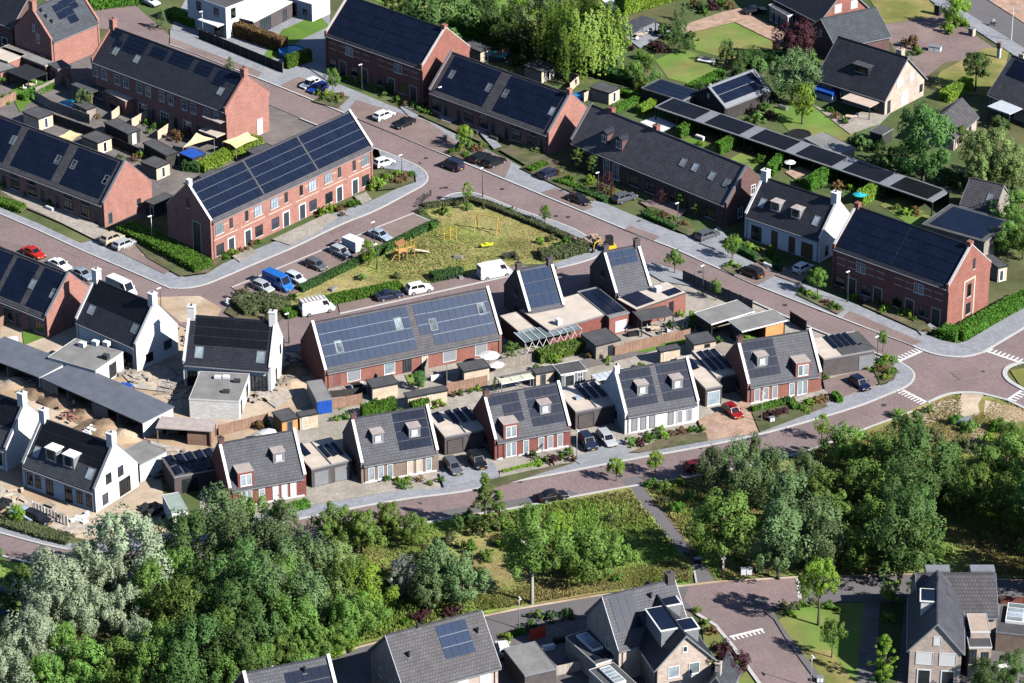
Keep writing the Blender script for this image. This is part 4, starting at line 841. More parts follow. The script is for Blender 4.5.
h2 = House('detached_house', 'dark gabled wing with box dormers and pale brick gable at the bottom edge', (657.7,667), (711.6,657), 5.0, 0, 3.9, 'brick_pink', 'tile_dark', over=.45, back=13.5)
h2.Rt((.5,6.5,.7,.9,'w1'),(.3,3.0,1.5,1.7,'pal'),(.68,3.0,1.5,1.7,'pal'),(.35,.4,1.8,2.0,'dk'))
def side_box(h, x0, x1, back, m='zinc', hh=2.0, st=None, pan=True):
    k = math.tan(h.p); q = 1.2; zb = h.ez+h.t+q*k; y1 = q+hh/k
    pts = [(q, zb-.6), (y1+.2, zb+hh-.4), (y1+.2, zb+hh), (q, zb+hh)]
    if back: pts = [(h.D-y, z) for y, z in pts]
    o = MB().prism_x(pts, x0, x1).build('dormer', m, h.root)
    ys = sorted([q-.2, y1+.3]); ys = [h.D-y for y in ys][::-1] if back else ys
    MB().box(x0-.15, x1+.15, ys[0], ys[1], zb+hh+.003, zb+hh+.12).build('dormer_top', 'coping', o)
    MB().box(x0+.1, x1-.1, ys[0]+.25, ys[1]-.25, zb+hh+.13, zb+hh+.19).build('solar_array', 'solar', o)
side_box(h2, 6.0, 11.5, False, 'zinc', 2.4); side_box(h2, 3.0, 5.5, True); side_box(h2, 9.2, 11.8, True)
h = House('detached_house', 'house with grey brown roof and two chimney boxes along the bottom right road', (919,616.5), (997,616.5), 4.6, 9.4, 3.5, 'brick_pink', 'tile_brown', over=.25)
for u in (.28,.86): h.box('chimney', h.L*u-1.6, h.L*u+1.6, h.D*.5+.5, h.D*.5+2.0, 7, 8.45, 'zinc')  # zinc boxes standing for the dormers behind the ridge
h2 = House('detached_house', 'pale brick gabled wing with white shutters and a dark shaded roof side, bottom right', (910,649), (961.8,652), 5.4, 0, 3.9, 'brick_pink', 'tile_grey', over=.3, back=13)
h2.Rt((.52,6.2,1.0,1.3,'bw'),(.29,3.2,2.2,1.9,'bw'),(.74,3.2,2.2,1.9,'bw'),(.3,.1,1.8,2.4,'sdoor'),(.76,.1,1.8,2.4,'sdoor'))
side_box(h2, 4.5, 7.5, False, 'coping', 2.2); h2.vent(.2,.95)
f = Flat('extension', 'two tier brick side extension with bitumen flat roof, bottom right', 'extension', [(967,647),(991,647),(990,632),(968,632)], 4.6, 'brick_pink', 'bitumen', .05, edge='coping'); f.f('F',.2,2.0,.9,2.2,'dk'); f.f('F',.72,2.6,.9,1.2,'dk')
f = Flat('extension', 'higher gravel roofed step of the side extension, bottom right', 'extension', [(968.5,631.5),(989,631.5),(988,613.5),(969,613.5)], 5.6, 'brick_pink', 'stripe', .05, edge='coping')
f = Flat('garage', 'flat roofed garage with white roof light at the right edge bottom', 'garage', [(996,631),(1000,606),(1050,610),(1046,638)], 3.0, 'brick_brown', 'bitumen', .05, edge='zinc')
f.kit('roof_light', 1.0,3.4,2.4,7.0,3.0,3.4,'frame_white')
for k in range(4): f.kit('roof_light_pane', 1.2,3.2,2.6+k*1.1,3.5+k*1.1,3.41,3.45,'glass_pale')
f = Flat('garage', 'grey flat roofed garage left of the dark gabled house, bottom', 'garage', [(503,648.5),(536,640.5),(556,668.5),(525,675)], 3.0, 'brick_grey', 'bitumen_pale', .05, edge='zinc'); f.f('R',.5,.2,2.4,2.2,'ddoor')
for lab, q in (('flat roofed kitchen extension with a white roof light beside the dark house, bottom', [(571,634),(598,627),(614,658),(590,667)]), ('lower flat extension with a white roof light at the bottom edge before the dark house', [(594,668),(618,660.5),(640,692),(614,700)])):
    f = Flat('extension', lab, 'extension', q, 3.0, 'brick_pink', 'bitumen', .05, edge='coping'); n = 5
    f.kit('roof_light', f.L*.3, f.L*.72, f.D*.36, f.D*.9, 3.0, 3.3, 'frame_white')
    for k in range(n): f.kit('roof_light_pane', f.L*.34, f.L*.68, f.D*(.38+.1*k), f.D*(.46+.1*k), 3.31, 3.36, 'glass_pale')
    for k in range(2): MB().box(0, f.L*.34, 0, f.D*.16, 0, .05).build('solar_panel', 'solar', f.root, (f.L*(.1+.42*k), f.D*.1, 3.06))
    f.f('F',.5,.2,2.2,2.3,'ddoor')
h = House('cottage', 'small grey shed gable with a pink chimney at the bottom edge by the purple bush', (704,690), (727,694), 2.6, 0, 2.2, 'wood_grey', 'slate', cat='shed', back=6, chim=[(.8,.7,1.2)], cmat='brick_pink')
# ------------------------------------------------------------------ sheds and small garden buildings
def shed(label, quad, h=2.4, wall='wood_pale', roof='bitumen', door='F', st='sdoor', u=.7, edge='frame_dark', name='shed', cat='shed', over=.15, ww=.9, group='garden sheds'):
    f = Flat(name, label, cat, quad, h, wall, roof, over, group, edge); f.f(door, u, .08, ww, 2.0, st); return f
UP_ = 'behind the left solar terrace'
shed('pale timber shed with dark flat roof nearest the left edge, upper left gardens', [(22.8,111.6),(36,105.5),(52.7,112.5),(39.5,119.5)], door='R', u=.5)
shed('pale timber shed next to the white sail cloth in the upper left gardens', [(81,136),(95.8,130),(112.5,137),(97.6,143)], door='R', u=.5)
shed('pale timber shed beside the gable end of the left solar terrace', [(139,161.6),(154.7,155.4),(171.4,162.5),(155.6,167.7)], door='R', u=.5)
shed('dark shed against the shaded gable of the long six door terrace', [(145,201),(164,192),(174,196),(154.7,205.5)], wall='wood_dark')
shed('long dark shed with blue grey roof, middle of the upper left gardens', [(104,122.6),(116,117),(139.7,129),(129,134.5)], wall='wood_dark', door='R', st='bw', u=.5)
shed('long dark shed with blue grey roof closest to the blue roofed hut', [(142,142.4),(155.6,138.4),(178,151.6),(166,155.6)], wall='wood_dark', door='R', st='bw', u=.5)
shed('hut with bright blue flat roof beside the yellow sun sails', [(179,153),(191,146.6),(205.5,153),(193,159)], 2.3, 'wood_dark', 'blue', 'R', 'bdoor', .6)
shed('grey roofed shed behind the six door terrace by the green hedge', [(247,151),(265,141.5),(274,146.6),(255,154.5)], 2.4, 'wood_dark')
shed('low grey roofed shed at the back of the six door terrace', [(198,176),(212,168),(222,171),(206,179)], 2.2, 'wood_dark')
shed('brick garden room with cream flat roof behind the long brown terrace', [(103.7,90.5),(112.5,87),(134.5,97.6),(125.7,102)], 2.9, 'brick_orange', 'gravel', 'F', 'ddoor', .45, edge='brick_brown', ww=2.4)
shed('dark low shed beside the black garden canopy in the upper left', [(72,103),(82,99),(96,106),(87,110)], 2.2, 'wood_grey')
canopy('garden_canopy', 'black garden canopy with a white roof light in the upper left', 'canopy', [(72,84.4),(86,78),(105.5,86),(93,94)], 2.7, 'bitumen', 'wood_orange')
canopy('garden_canopy', 'dark green garden canopy in the shaded yard near the top left corner', 'canopy', [(8,72),(24,63),(46,72),(30,81)], 2.6, 'frame_dark')
shed('shaded brick shed at the left end of the upper left gardens', [(-10,66),(2,59),(14,66),(2,73)], 2.6, 'brick_orange', 'bitumen_pale')
T_ = 'behind the low solar terrace at top centre'
shed('timber shed with grey roof left of the weeping willow shadow', [(524,65),(536.5,59),(555,65),(542.5,72)], door='R', u=.5)
shed('timber shed with grey roof right of the weeping willow, by the clipped hedge', [(589,87),(601.5,81),(621,87.5),(609,93)], door='R', u=.5)
shed('timber shed behind the tall top centre terrace', [(464,44),(471,40),(492,46.6),(480.6,53)], door='R', u=.5)
shed('small timber shed behind the crossroads terrace gable', [(984.6,258),(990,252),(1007,264),(1000,269)], 2.7, 'wood_pale', door='R', u=.4)
# middle gardens
shed('pale timber shed with dark roof, leftmost in the middle terrace gardens', [(365.5,379.3),(392,374.5),(399,382.8),(371.6,388)], door='L', u=.5, st='door')
shed('pale timber shed with dark roof beside the white parasol', [(457,363.5),(484,357.7),(490,367),(463,371.4)], door='L', u=.5, st='door')
shed('long pale timber shed with dark roof above the brown brick pair', [(403,392.5),(445.5,384.5),(447,390),(407.7,397.7)], st='ydoor', u=.55)
shed('small pale shed with dark roof behind the first double garage', [(295.7,411.8),(316,408.3),(318.5,412.7),(299,417)], u=.3, st='ydoor')
shed('timber shed with black roof next to the building site fence', [(272.8,411),(290.4,407.4),(297.4,417),(280,422.3)], wall='wood_orange', u=.5, st='door')
f = shed('grey ribbed storage container with blue doors on the sand by the brick gable', [(306,381),(323,379.3),(331.7,397.7),(316.8,400.4)], 2.5, 'zinc', 'bitumen_pale', 'F', 'bdoor', .3, 'zinc', 'storage_container', 'container', .02, .5)
MB().box(.1, f.L-.1, -.06, .0, .15, 2.2).build('door', 'blue', f.root)
shed('yellow timber shed with dark roof behind the second double garage', [(531,368.7),(552,365),(555,370.5),(535.5,374)], u=.4, st='door')
shed('white framed grey summerhouse with windows behind the second double garage', [(553,364.3),(579.4,360),(586.5,369.6),(560,375)], 2.5, 'frame_grey', 'bitumen', 'F', 'w1', .35, 'frame_white', 'summerhouse', 'summerhouse', .2, 1.6).f('F', .75, .1, .9, 2.1, 'gdoor')
shed('dark shed with grey flat roof beside the white shuttered brick wing', [(582,333.7),(607.6,326.7),(620,340),(594.4,346)], 2.7, 'wood_grey', 'bitumen', 'F', 'dk', .6)
shed('pale timber shed with dark roof behind the white brick pair', [(656.8,346.8),(678,343),(680.5,347.6),(659.4,352)], u=.3, st='ydoor')
shed('black roofed pale shed behind the set back garage', [(685,335.5),(708,330),(717,340.7),(693,344)], 2.5, 'wood_pale', 'bitumen', 'F', 'dk', .6)
f = Flat('garden_room', 'open fronted garden room with pale grey roof beside the main street fence, left one', 'garden room', [(695,311.7),(739,299.4),(753,311),(710,325)], 2.9, 'wood_dark', 'bitumen_pale', .3, 'garden rooms', 'coping', open_front=True)
f = Flat('garden_room', 'open garden room with pale roof and orange timber cabin above the last red pair', 'garden room', [(729,320.5),(769.6,309),(791.6,319.6),(740.6,331)], 2.9, 'wood_dark', 'bitumen_pale', .3, 'garden rooms', 'coping', open_front=True)
MB().box(f.L*.55, f.L-.45, .4, f.D-.5, 0, 2.65).build('cabin', 'wood_orange', f.root)
# slatted and polycarbonate canopies
def slats(label, quad, h, m, n, name='pergola'):
    o, rz, W, D = rect(quad, h); r = thing(name, label, 'pergola', o, rz); r.location.z = 0
    mb = MB()
    for i in range(n): mb.box(i*W/n+.04, (i+1)*W/n-.04, 0, D, h-.06, h)
    mb.build('roof', m, r); MB().box(0, W, -.06, -.005, h-.2, h-.01).build('beam', 'frame_white', r); MB().box(0, W, D+.005, D+.06, h-.2, h-.01).build('beam', 'frame_white', r)
    pm = MB().box(-.06, .06, -.06, .06, 0, h-.21).mesh('post', 'frame_grey')
    for x in (.1, W-.1):
        for y in (.1, D-.1): put('post', pm, r, (x, y, 0))
slats('pale timber slat canopy left of the yellow shed', [(498,379),(531,373),(534,377),(501,383.5)], 2.2, 'wood_pale', 3)
slats('bluish polycarbonate canopy at the back of the red pair with tall dormer', [(503,393),(534,386),(537,391),(506,398)], 2.6, 'polycarb', 7)
slats('white polycarbonate canopy at the back of the white brick pair', [(591,375),(622.5,368),(629.5,373),(596,380)], 2.6, 'polycarb', 6)
slats('white polycarbonate canopy behind the red pair half hidden by trees', [(242,440),(270,434),(274,439),(246,446)], 2.6, 'canvas_white', 5)
# ------------------------------------------------------------------ fences, walls, hedges
def fence(label, pts, h=1.8, m='wood_red', post=None, cat='fence', name='garden_fence', z0=.02, gap=.01):
    w = [at(x, y, 0) for x, y in pts]; r = thing(name, label, cat, w[0]); r.location.z = z0
    for a, b in zip(w, w[1:]):
        d = b-a; L = d.length; rz = math.atan2(d.y, d.x); mb = MB(); n = max(1, int(L/.6))
        for i in range(n): mb.box(i*L/n+gap, (i+1)*L/n-gap, -.03, .03, .03, h-random.uniform(0, .04))
        o = mb.build('boards', m, r, a-w[0], rz)
        k = max(1, round(L/2.4)); pm = MB().box(-.05, .05, -.055, .055, 0, h+.08).mesh('post', post or m)
        for i in range(k+1): put('post', pm, r, a-w[0]+d*(i/k), rz)
fence('long dark timber fence along the pavement at the top left', [(199,38.5),(283,73)], 1.9, 'wood_dark', 'wood_grey')
fence('timber fence at the edge of the building site sand', [(219,436),(268,424)], 1.8, 'wood_red')
fence('timber fence between the middle gardens, left of the clipped hedge', [(318,413),(362,404)], 1.8, 'wood_red')
fence('timber fence with climbing plants behind the double garage in the middle', [(447,394),(487,386)], 1.8, 'wood_red')
fence('pale timber fence right of the white parasol', [(489,372),(531,364)], 1.8, 'wood_grey')
fence('reddish timber fence behind the white brick pair', [(615,357),(660,346)], 1.8, 'wood_red')
fence('reddish timber fence below the patio house lawn', [(625,352),(690,338)], 1.6, 'wood_red')
fence('dark timber fence along the main street by the garden rooms', [(683,281),(717,296),(752,311)], 1.9, 'wood_grey', 'wood_dark')
fence('dark timber fence between the garden rooms and the end garage', [(790,322),(806,332)], 1.9, 'wood_dark')
fence('grey timber fence dividing gardens below the middle terrace', [(447,375),(447,386)], 1.7, 'wood_grey')
fence('grey fence panel beside the leftmost middle garden shed', [(330,398),(387,392)], 1.2, 'wood_dark')
fence('timber fence at the back of the smallest middle garden', [(430,360),(425,378)], 1.7, 'wood_grey')
fence('tan garden fence below the black canopy in the upper left', [(36,97),(64,84),(70,90)], 1.8, 'wood_grey')
fence('dark garden fence in front of the turquoise pool upper left', [(35,100),(52,110),(90,124)], 1.8, 'wood_grey')
fence('timber fence beside the brick garden room upper left', [(112,121),(124,111)], 1.7, 'wood_pale')
fence('timber fence behind the brown terrace gardens, middle', [(132,128),(155,114)], 1.7, 'wood_pale')
fence('timber fence behind the brown terrace gardens, right', [(158,140),(178,126)], 1.7, 'wood_pale')
fence('dark fence along the alley of the upper left gardens', [(50,122),(92,137),(140,158)], 1.8, 'wood_dark')
fence('timber fence beside the far left shed in the upper gardens', [(-4,110),(16,100)], 1.7, 'wood_red')
fence('low timber fence in the corner of the lower left terrace garden', [(0,327),(17,319)], 1.6, 'wood_red')
fence('timber fence behind the left shed at top centre', [(555,75),(579,84),(570,92)], 1.7, 'wood_pale')
fence('timber fence behind the tall top centre terrace', [(494,62),(512,54)], 1.7, 'wood_red')
fence('timber screen below the right shed at top centre', [(584,102),(600,94)], 1.7, 'wood_pale')
fence('low dark railing beside the corner pavement of the playground', [(421,206),(424,201),(431,196)], 1.1, 'steel_dark', gap=.22)
fence('grey fence on the sandy building site by the lower left tree', [(33,512),(68,527)], 1.6, 'steel', 'frame_white', gap=.2)
fence('low garden wall left of the dark gabled house at the bottom', [(556,676),(592,668)], 1.5, 'paver_beige', name='garden_wall', cat='wall', gap=0)
fence('red garden screen between clipped bushes at the bottom', [(530,641),(545,637)], 1.7, 'red', gap=0)
fence('dark garden wall along the shaded drive at bottom right edge', [(1001,604),(1024,605)], 1.2, 'brick_dark_red', name='garden_wall', cat='wall', gap=0)
fence('thin dark mesh fence around the lower playground edge', [(285,319),(340,302.5),(462,278)], 1.0, 'steel_dark', gap=.27)
fence('thin mesh fence along the parking side of the playground', [(300,290.5),(388,247),(437,224)], 1.0, 'steel_dark', gap=.27)
rng = np.random.default_rng(3)
def quads_mesh(name, C_, N_, S_, mname, ext=None, SN=None):
    "leaf sized diamonds at centres C_, facing N_, size S_"
    n = len(C_); a = rng.normal(size=(n, 3)); u = np.cross(N_, a); u /= np.linalg.norm(u, axis=1)[:, None]+1e-9; v = np.cross(N_, u)
    s = S_[:, None]; P = np.stack([C_-u*s, C_-v*s*.62, C_+u*s, C_+v*s*.62], 1).reshape(-1, 3)
    F_ = np.arange(4*n).reshape(-1, 4)
    me = bpy.data.meshes.new(name)
    ev, ef = (ext if ext else ([], []))
    o = len(P); vs = P.tolist()+list(ev); fs = F_.tolist()+[[i+o for i in f] for f in ef]
    me.from_pydata(vs, [], fs); me.materials.append(MATS[mname]); me.update()
    if SN is not None:
        me.polygons.foreach_set('use_smooth', [True]*len(fs)); SN = SN/np.linalg.norm(SN, axis=1)[:, None]; me.normals_split_custom_set_from_vertices(np.repeat(SN, 4, 0).tolist())
    return me
def hedge(label, pts, w, h, m='leaf_hedge', name='hedge', cat='hedge', dens=34, z0=.02):
    p = [at(x, y, 0) for x, y in pts]; o = p[0]; Cs, Ns = [], []; mb = MB()
    for a, b in zip(p, p[1:]):
        d = b-a; L = d.length; e = np.array(d/L); n = np.array([-e[1], e[0], 0]); a0 = np.array(a-o)
        mb.hexa([a0+n*w*.4+(0,0,0), a0-n*w*.4, a0-n*w*.4+e*L, a0+n*w*.4+e*L], [a0+n*w*.4+np.array([0,0,h*.9]), a0-n*w*.4+np.array([0,0,h*.9]), a0-n*w*.4+e*L+np.array([0,0,h*.9]), a0+n*w*.4+e*L+np.array([0,0,h*.9])])
        for area, fn in ((L*w, 't'), (L*h, 'f'), (L*h, 'b'), (w*h*1.4, '0'), (w*h*1.4, '1')):
            k = int(area*dens)+3; s = rng.uniform(0, L, k); q = rng.uniform(-w/2, w/2, k); z = rng.uniform(0, h, k)
            nn = np.zeros((k, 3))
            if fn == 't': z[:] = h*rng.uniform(.93, 1.06, k); nn[:] = (0, 0, 1)
            elif fn == 'f': q[:] = -w/2*rng.uniform(.9, 1.1, k); nn[:] = -n
            elif fn == 'b': q[:] = w/2*rng.uniform(.9, 1.1, k); nn[:] = n
            elif fn == '0': s[:] = rng.uniform(-.1, .1, k); nn[:] = -e
            else: s[:] = L+rng.uniform(-.1, .1, k); nn[:] = e
            c = a0+e*s[:, None]+n*q[:, None]; c[:, 2] = z
            Cs.append(c); Ns.append(nn+rng.normal(size=(k, 3))*.55)
    C_ = np.concatenate(Cs); N_ = np.concatenate(Ns); N_ /= np.linalg.norm(N_, axis=1)[:, None]
    me = quads_mesh(name, C_, N_, rng.uniform(.13, .27, len(C_)), m, (mb.v, mb.f))
    return tag(put(name, me, None, (o.x, o.y, z0)), label, cat)
for lab, pts, w, h, m in (('tall rusty brown hedge above the dark fence at the top left', [(206,25),(285,52)], 1.6, 2.6, 'leaf_rust'),
  ('clipped bright green hedge beside the blue pool', [(286,68.5),(310,60.5)], 1.2, 2.3, 'leaf_hedge'), ('rounded hedge on the road bend at the top left', [(88,6),(135,0)], 6, 2.0, 'leaf_hedge'),
  ('hedge along the top left pavement by the white house', [(171,16),(196,27)], 2.0, 1.6, 'leaf_hedge'),
  ('thick green hedge wrapping the crossroads gable', [(942,336),(958,339.5),(1028,301)], 2.4, 1.7, 'leaf_hedge'),
  ('green hedge bed below the shaded gable of the six door terrace', [(126,232),(150,243),(185,262),(204,272)], 3.6, 1.5, 'leaf_hedge'),
  ('low hedge strip in the left pavement', [(-6,203),(22,211)], 2.0, 1.0, 'leaf_hedge'),
  ('tall hedge on the garden boundary behind the top centre terraces', [(452,30),(500,44),(530,56)], 1.8, 2.4, 'leaf_hedge'),
  ('long dark hedge beneath the weeping willow', [(545,60),(600,76),(650,90)], 2.0, 2.0, 'leaf_hedge_dark'),
  ('clipped hedge around the right timber shed garden', [(616,94),(641,101),(613,113)], 1.0, 1.2, 'leaf_hedge'),
  ('bright hedge dividing the first garden behind the chimney terrace', [(640,115),(664,102)], 1.2, 1.6, 'leaf_bright'),
  ('green hedge dividing the second garden behind the chimney terrace', [(679,138),(699,127)], 1.2, 2.0, 'leaf_hedge'),
  ('tall hedge dividing the third garden behind the chimney terrace', [(718,155),(742,142)], 1.2, 2.2, 'leaf_hedge'),
  ('hedge dividing gardens behind the white main street pair', [(770,176),(786,158)], 1.2, 2.0, 'leaf_hedge'),
  ('tall hedge dividing gardens beside the turquoise parasol', [(808,192),(833,176)], 1.4, 2.4, 'leaf_hedge'),
  ('bright hedge beside the garden of the crossroads terrace', [(860,205),(886,190)], 1.4, 2.4, 'leaf_bright'),
  ('sunlit high hedge behind the pavilion at the top', [(620,14),(650,5),(690,-8)], 3.0, 3.4, 'leaf_bright'),
  ('bright yellow green hedge beside the pale brick gable house', [(944,102),(968,87)], 2.0, 1.8, 'leaf_bright'),
  ('clipped green hedge above the brown brick pair', [(362,417),(395,409)], 1.0, 1.9, 'leaf_hedge'),
  ('green hedge before the long pale timber shed', [(411,411),(428,408)], 1.2, 1.7, 'leaf_hedge'),
  ('leafy hedge under the glass roofed terrace', [(538,362),(582,350)], 1.8, 1.8, 'leaf_mid'),
  ('front hedge before the red pair behind the trees', [(273,517),(308,507)], 1.4, 1.1, 'leaf_hedge'),
  ('low hedge around the dark red flower bed of the last pair', [(752,413),(790,403),(796,412)], 1.0, .9, 'leaf_hedge'),
  ('short clipped hedge beside the end garage drive', [(834,398),(840,404)], .9, 1.1, 'leaf_hedge'),
  ('narrow grassy hedge on the drive edge of the red pair', [(502,474),(540,465)], .6, .5, 'leaf_bright'),
  ('dark low hedge on the road side of the playground', [(424,208),(448,205),(470,201),(490,207),(520,219),(556,234),(590,249)], 1.3, .7, 'leaf_scrub'),
  ('dark hedge between parking bays and playground', [(300,292),(345,270),(388,249),(436,225)], 1.3, .9, 'leaf_hedge_dark'),
  ('leafy hedge along the lower edge of the playground', [(285,318),(340,301),(400,289)], 2.0, 1.1, 'leaf_hedge'),
  ('leafy hedge behind the white van at the playground', [(432,280),(462,274.5)], 2.0, 1.1, 'leaf_hedge_dark'),
  ('scrubby bush bed at the right tip of the playground', [(540,258),(560,256),(585,250)], 3.0, 1.1, 'leaf_scrub'),
  ('dark hedge behind the six door terrace', [(183,170),(200,172)], 1.2, 1.6, 'leaf_hedge_dark'),
  ('bright green hedge below the yellow sun sail', [(200,172),(258,144)], 2.4, 1.5, 'leaf_bright'),
  ('green garden hedge at the left end of the upper gardens', [(22,101),(52,88)], 1.4, 1.2, 'leaf_hedge'),
  ('front garden hedge of the chimney terrace, left', [(529,173),(545,166)], 1.4, .9, 'leaf_hedge'), ('front garden hedge of the chimney terrace, second', [(557,183),(580,190)], 1.2, .8, 'leaf_hedge'),
  ('front garden hedge of the chimney terrace, third', [(577,192),(606,203)], 1.0, .8, 'leaf_hedge_dark'), ('front garden hedge of the chimney terrace, fourth', [(644,216),(676,231)], 1.0, .8, 'leaf_hedge_dark'),
  ('front garden hedge of the white pair, left', [(737,249),(757,261)], 1.0, .9, 'leaf_hedge_dark'), ('front garden hedge of the white pair, right', [(764,263),(782,272)], 1.0, .9, 'leaf_hedge_dark'),
  ('scrubby hedge along the kerb of the lower left building site', [(2,523),(40,535),(70,543)], 2.4, .8, 'leaf_scrub'),
  ('thick shrub bank on the road corner before the white vans', [(238,312),(262,306),(282,312)], 5.0, 1.3, 'leaf_scrub'),
  ('tall grass bank hedge at the back of the panel outbuilding', [(985,250),(1005,232)], 4.0, 3.0, 'leaf_hedge'),
  ('hedge beneath the top right lawn', [(690,92),(722,76)], 1.6, 1.3, 'leaf_hedge'), ('hedge below the second top right lawn', [(740,66),(790,62)], 2.6, 2.2, 'leaf_hedge_dark')):
    hedge(lab, pts, w, h, m)
# ------------------------------------------------------------------ trees and shrubs
def crown(kind, seed, mname, nleaf=5200, ls=.056):
    "unit crown: radius about 1, base at z=0; clumps of leaves with gaps between"
    g = np.random.default_rng(seed); H = {'round': 1.9, 'oval': 2.6, 'poplar': 6.0, 'cone': 5.0, 'willow': 2.0, 'weep': 1.7, 'loose': 2.3, 'shrub': 1.2, 'birch': 2.8}[kind]
    nc = {'poplar': 60, 'cone': 90, 'weep': 70, 'shrub': 22, 'loose': 42, 'birch': 60}.get(kind, 58)
    t = g.uniform(0, 1, nc); ph = g.uniform(0, 2*np.pi, nc)
    if kind == 'cone': rr = (1-t)*.95+.06; prof = rr
    elif kind == 'poplar': prof = np.sin(np.pi*(t*.9+.08))**.6
    elif kind == 'birch': prof = np.sin(np.pi*(t*.82+.14))**.8
    elif kind == 'shrub': prof = np.sqrt(np.clip(1-(t*.95)**2, 0, 1))
    else: prof = np.sqrt(np.clip(1-(2*(t*.9+.08)-1)**2, 0, 1))
    lob = 1+.28*np.sin(ph*3+seed+t*2)+.18*np.sin(ph*5+t*9+seed*2)
    rad = prof*lob*np.where(g.uniform(size=nc) < .72, g.uniform(.72, 1.0, nc), g.uniform(.1, .7, nc))
    cc = np.stack([np.cos(ph)*rad, np.sin(ph)*rad, t*H*.9+.05*H], 1)
    cr = g.uniform(.11, .33, nc)*(1.0 if kind != 'loose' else 1.1)*(.7 if kind == 'cone' else 1)
    idx = g.integers(0, nc, nleaf); d = g.normal(size=(nleaf, 3)); d /= np.linalg.norm(d, axis=1)[:, None]
    r = cr[idx]*g.uniform(.35, 1, nleaf)**.5
    C_ = cc[idx]+d*r[:, None]*np.array([1, 1, {'cone': .6, 'oval': 1.8, 'birch': 2.0, 'willow': 1.45, 'loose': 1.5}.get(kind, 1.25)])
    if kind in ('weep', 'willow'):
        k = .55 if kind == 'weep' else .12; drop = g.uniform(0, 1, nleaf)**1.2*k*H*np.clip(C_[:, 2]/H, .2, 1)
        out = np.hypot(C_[:, 0], C_[:, 1]); m_ = out > .45; C_[m_, 2] -= drop[m_]; C_[:, 2] = np.maximum(C_[:, 2], .03)
    if kind == 'weep':
        ns = 330; a = g.uniform(0, 2*np.pi, ns); q = g.uniform(.35, 1, ns)**.6; lb = 1+.16*np.sin(a*4+seed)+.1*np.sin(a*9)
        z1 = H*(.42+.55*np.sqrt(np.clip(1-(q*.97)**2, 0, 1)))*g.uniform(.8, 1.02, ns); ln = H*g.uniform(.25, .72, ns)*(.35+.65*q)
        si = g.integers(0, ns, nleaf); w = g.uniform(0, 1, nleaf); C_ = np.stack([np.cos(a[si])*q[si]*lb[si], np.sin(a[si])*q[si]*lb[si], np.maximum(z1[si]-w*ln[si], .04)], 1)+g.normal(size=(nleaf, 3))*np.array([.020, .020, .03]); d = np.column_stack([np.cos(a[si]), np.sin(a[si]), np.full(nleaf, .25)])
    N_ = d*.9+np.array([0, 0, .3])+g.normal(size=(nleaf, 3))*.45; N_ /= np.linalg.norm(N_, axis=1)[:, None]
    out = C_-np.array([0, 0, H*.4]); out /= np.linalg.norm(out, axis=1)[:, None]+1e-6
    return quads_mesh('crown', C_, N_, g.uniform(.6, 1.25, nleaf)*ls, mname, None, d*.75+out*.55+N_*.3+np.array([0, 0, .15]))
def trunk_mesh(seed, mname):
    g = random.Random(seed); mb = MB(); top = Vector((g.uniform(-.05, .05), g.uniform(-.05, .05), 1.0))
    mb.tube([(0, 0, -.02), (.01, 0, .3), top*.62, top], [.085, .06, .045, .02], 7)
    for i in range(5):
        a = i*1.26+g.random(); z = g.uniform(.45, .8); b = Vector((0, 0, z)); e = b+Vector((math.cos(a)*.45, math.sin(a)*.45, g.uniform(.22, .42)))
        mb.tube([b, (b+e)/2+Vector((0, 0, .04)), e], [.035, .024, .01], 5)
    return mb.mesh('trunk', mname, True)
CK = {}
def crowns(kind, m, n=6500, ls=.055, k=3):
    if (kind, m) not in CK: CK[(kind, m)] = [crown(kind, 11*i+len(CK)*7+1, m, n, ls) for i in range(k)]
    return CK[(kind, m)]
HK = {'round': 1.9, 'oval': 2.6, 'poplar': 6.0, 'cone': 5.0, 'willow': 2.0, 'weep': 1.7, 'loose': 2.3, 'birch': 2.8}
TK = {}
def tree(px, py, rpx, kind, m, label=None, group=None, bark='bark', stem=.35, cat='tree', name='tree', zs=1.0, n=6500, ls=.055):
    "px, py: middle of the crown in the picture, rpx its half width"
    k = .001*0+1; s0 = FOC/((at(px, py, 4)-CAM).dot(FW)); r = rpx/s0
    H = HK[kind]*r*zs; base = stem*r*1.2+.3; zc = base+H*.5
    p = at(px, py, zc); o = thing(name, label, cat, (p.x, p.y, 0), random.uniform(0, 6.28))
    if group and label and '{}' in label: rank(o, group, label)
    elif group: o['group'] = group
    cm = random.choice(crowns(kind, m, n, ls)); put('crown', cm, o, (0, 0, base), 0, (r, r, r*zs))
    if bark not in TK: TK[bark] = trunk_mesh(len(TK), bark)
    th = base+H*.62; put('trunk', TK[bark], o, (0, 0, 0), 0, (min(r, th*.45)*1.0, min(r, th*.45)*1.0, th))
    return o
WD = 'trees of the bottom left wood'
def many(lst, kind, m, label, group, **k):
    for x, y, r in lst: tree(x, y, r, kind, m, label, group, **k)
WIL = 'silvery willows of the bottom left wood'
many([(126,551,40),(55,588,35),(82,572,25),(29,640,30),(124,606,22),(6,672,26),(139,636,18),(88,610,24),(40,612,22),(106,580,24)], 'willow', 'leaf_willow', 'pale silvery willow in the bottom left wood, {} from the left among the willows', WIL, n=10000, ls=.044, stem=.3)
many([(163,614,24),(158,648,26),(63,645,22),(87,661,24),(119,661,24),(47,676,22),(276,612,22),(316,640,20),(282,646,20),(337,637,14),(266,661,18),(363,612,20),(334,522,20),(361,529,20),(387,519,18),(411,528,15),(320,600,15),(300,664,14),(215,668,22)], 'round', 'leaf_mid', 'mid green tree in the bottom left wood, {} from left among mid greens', WD+' mid green')
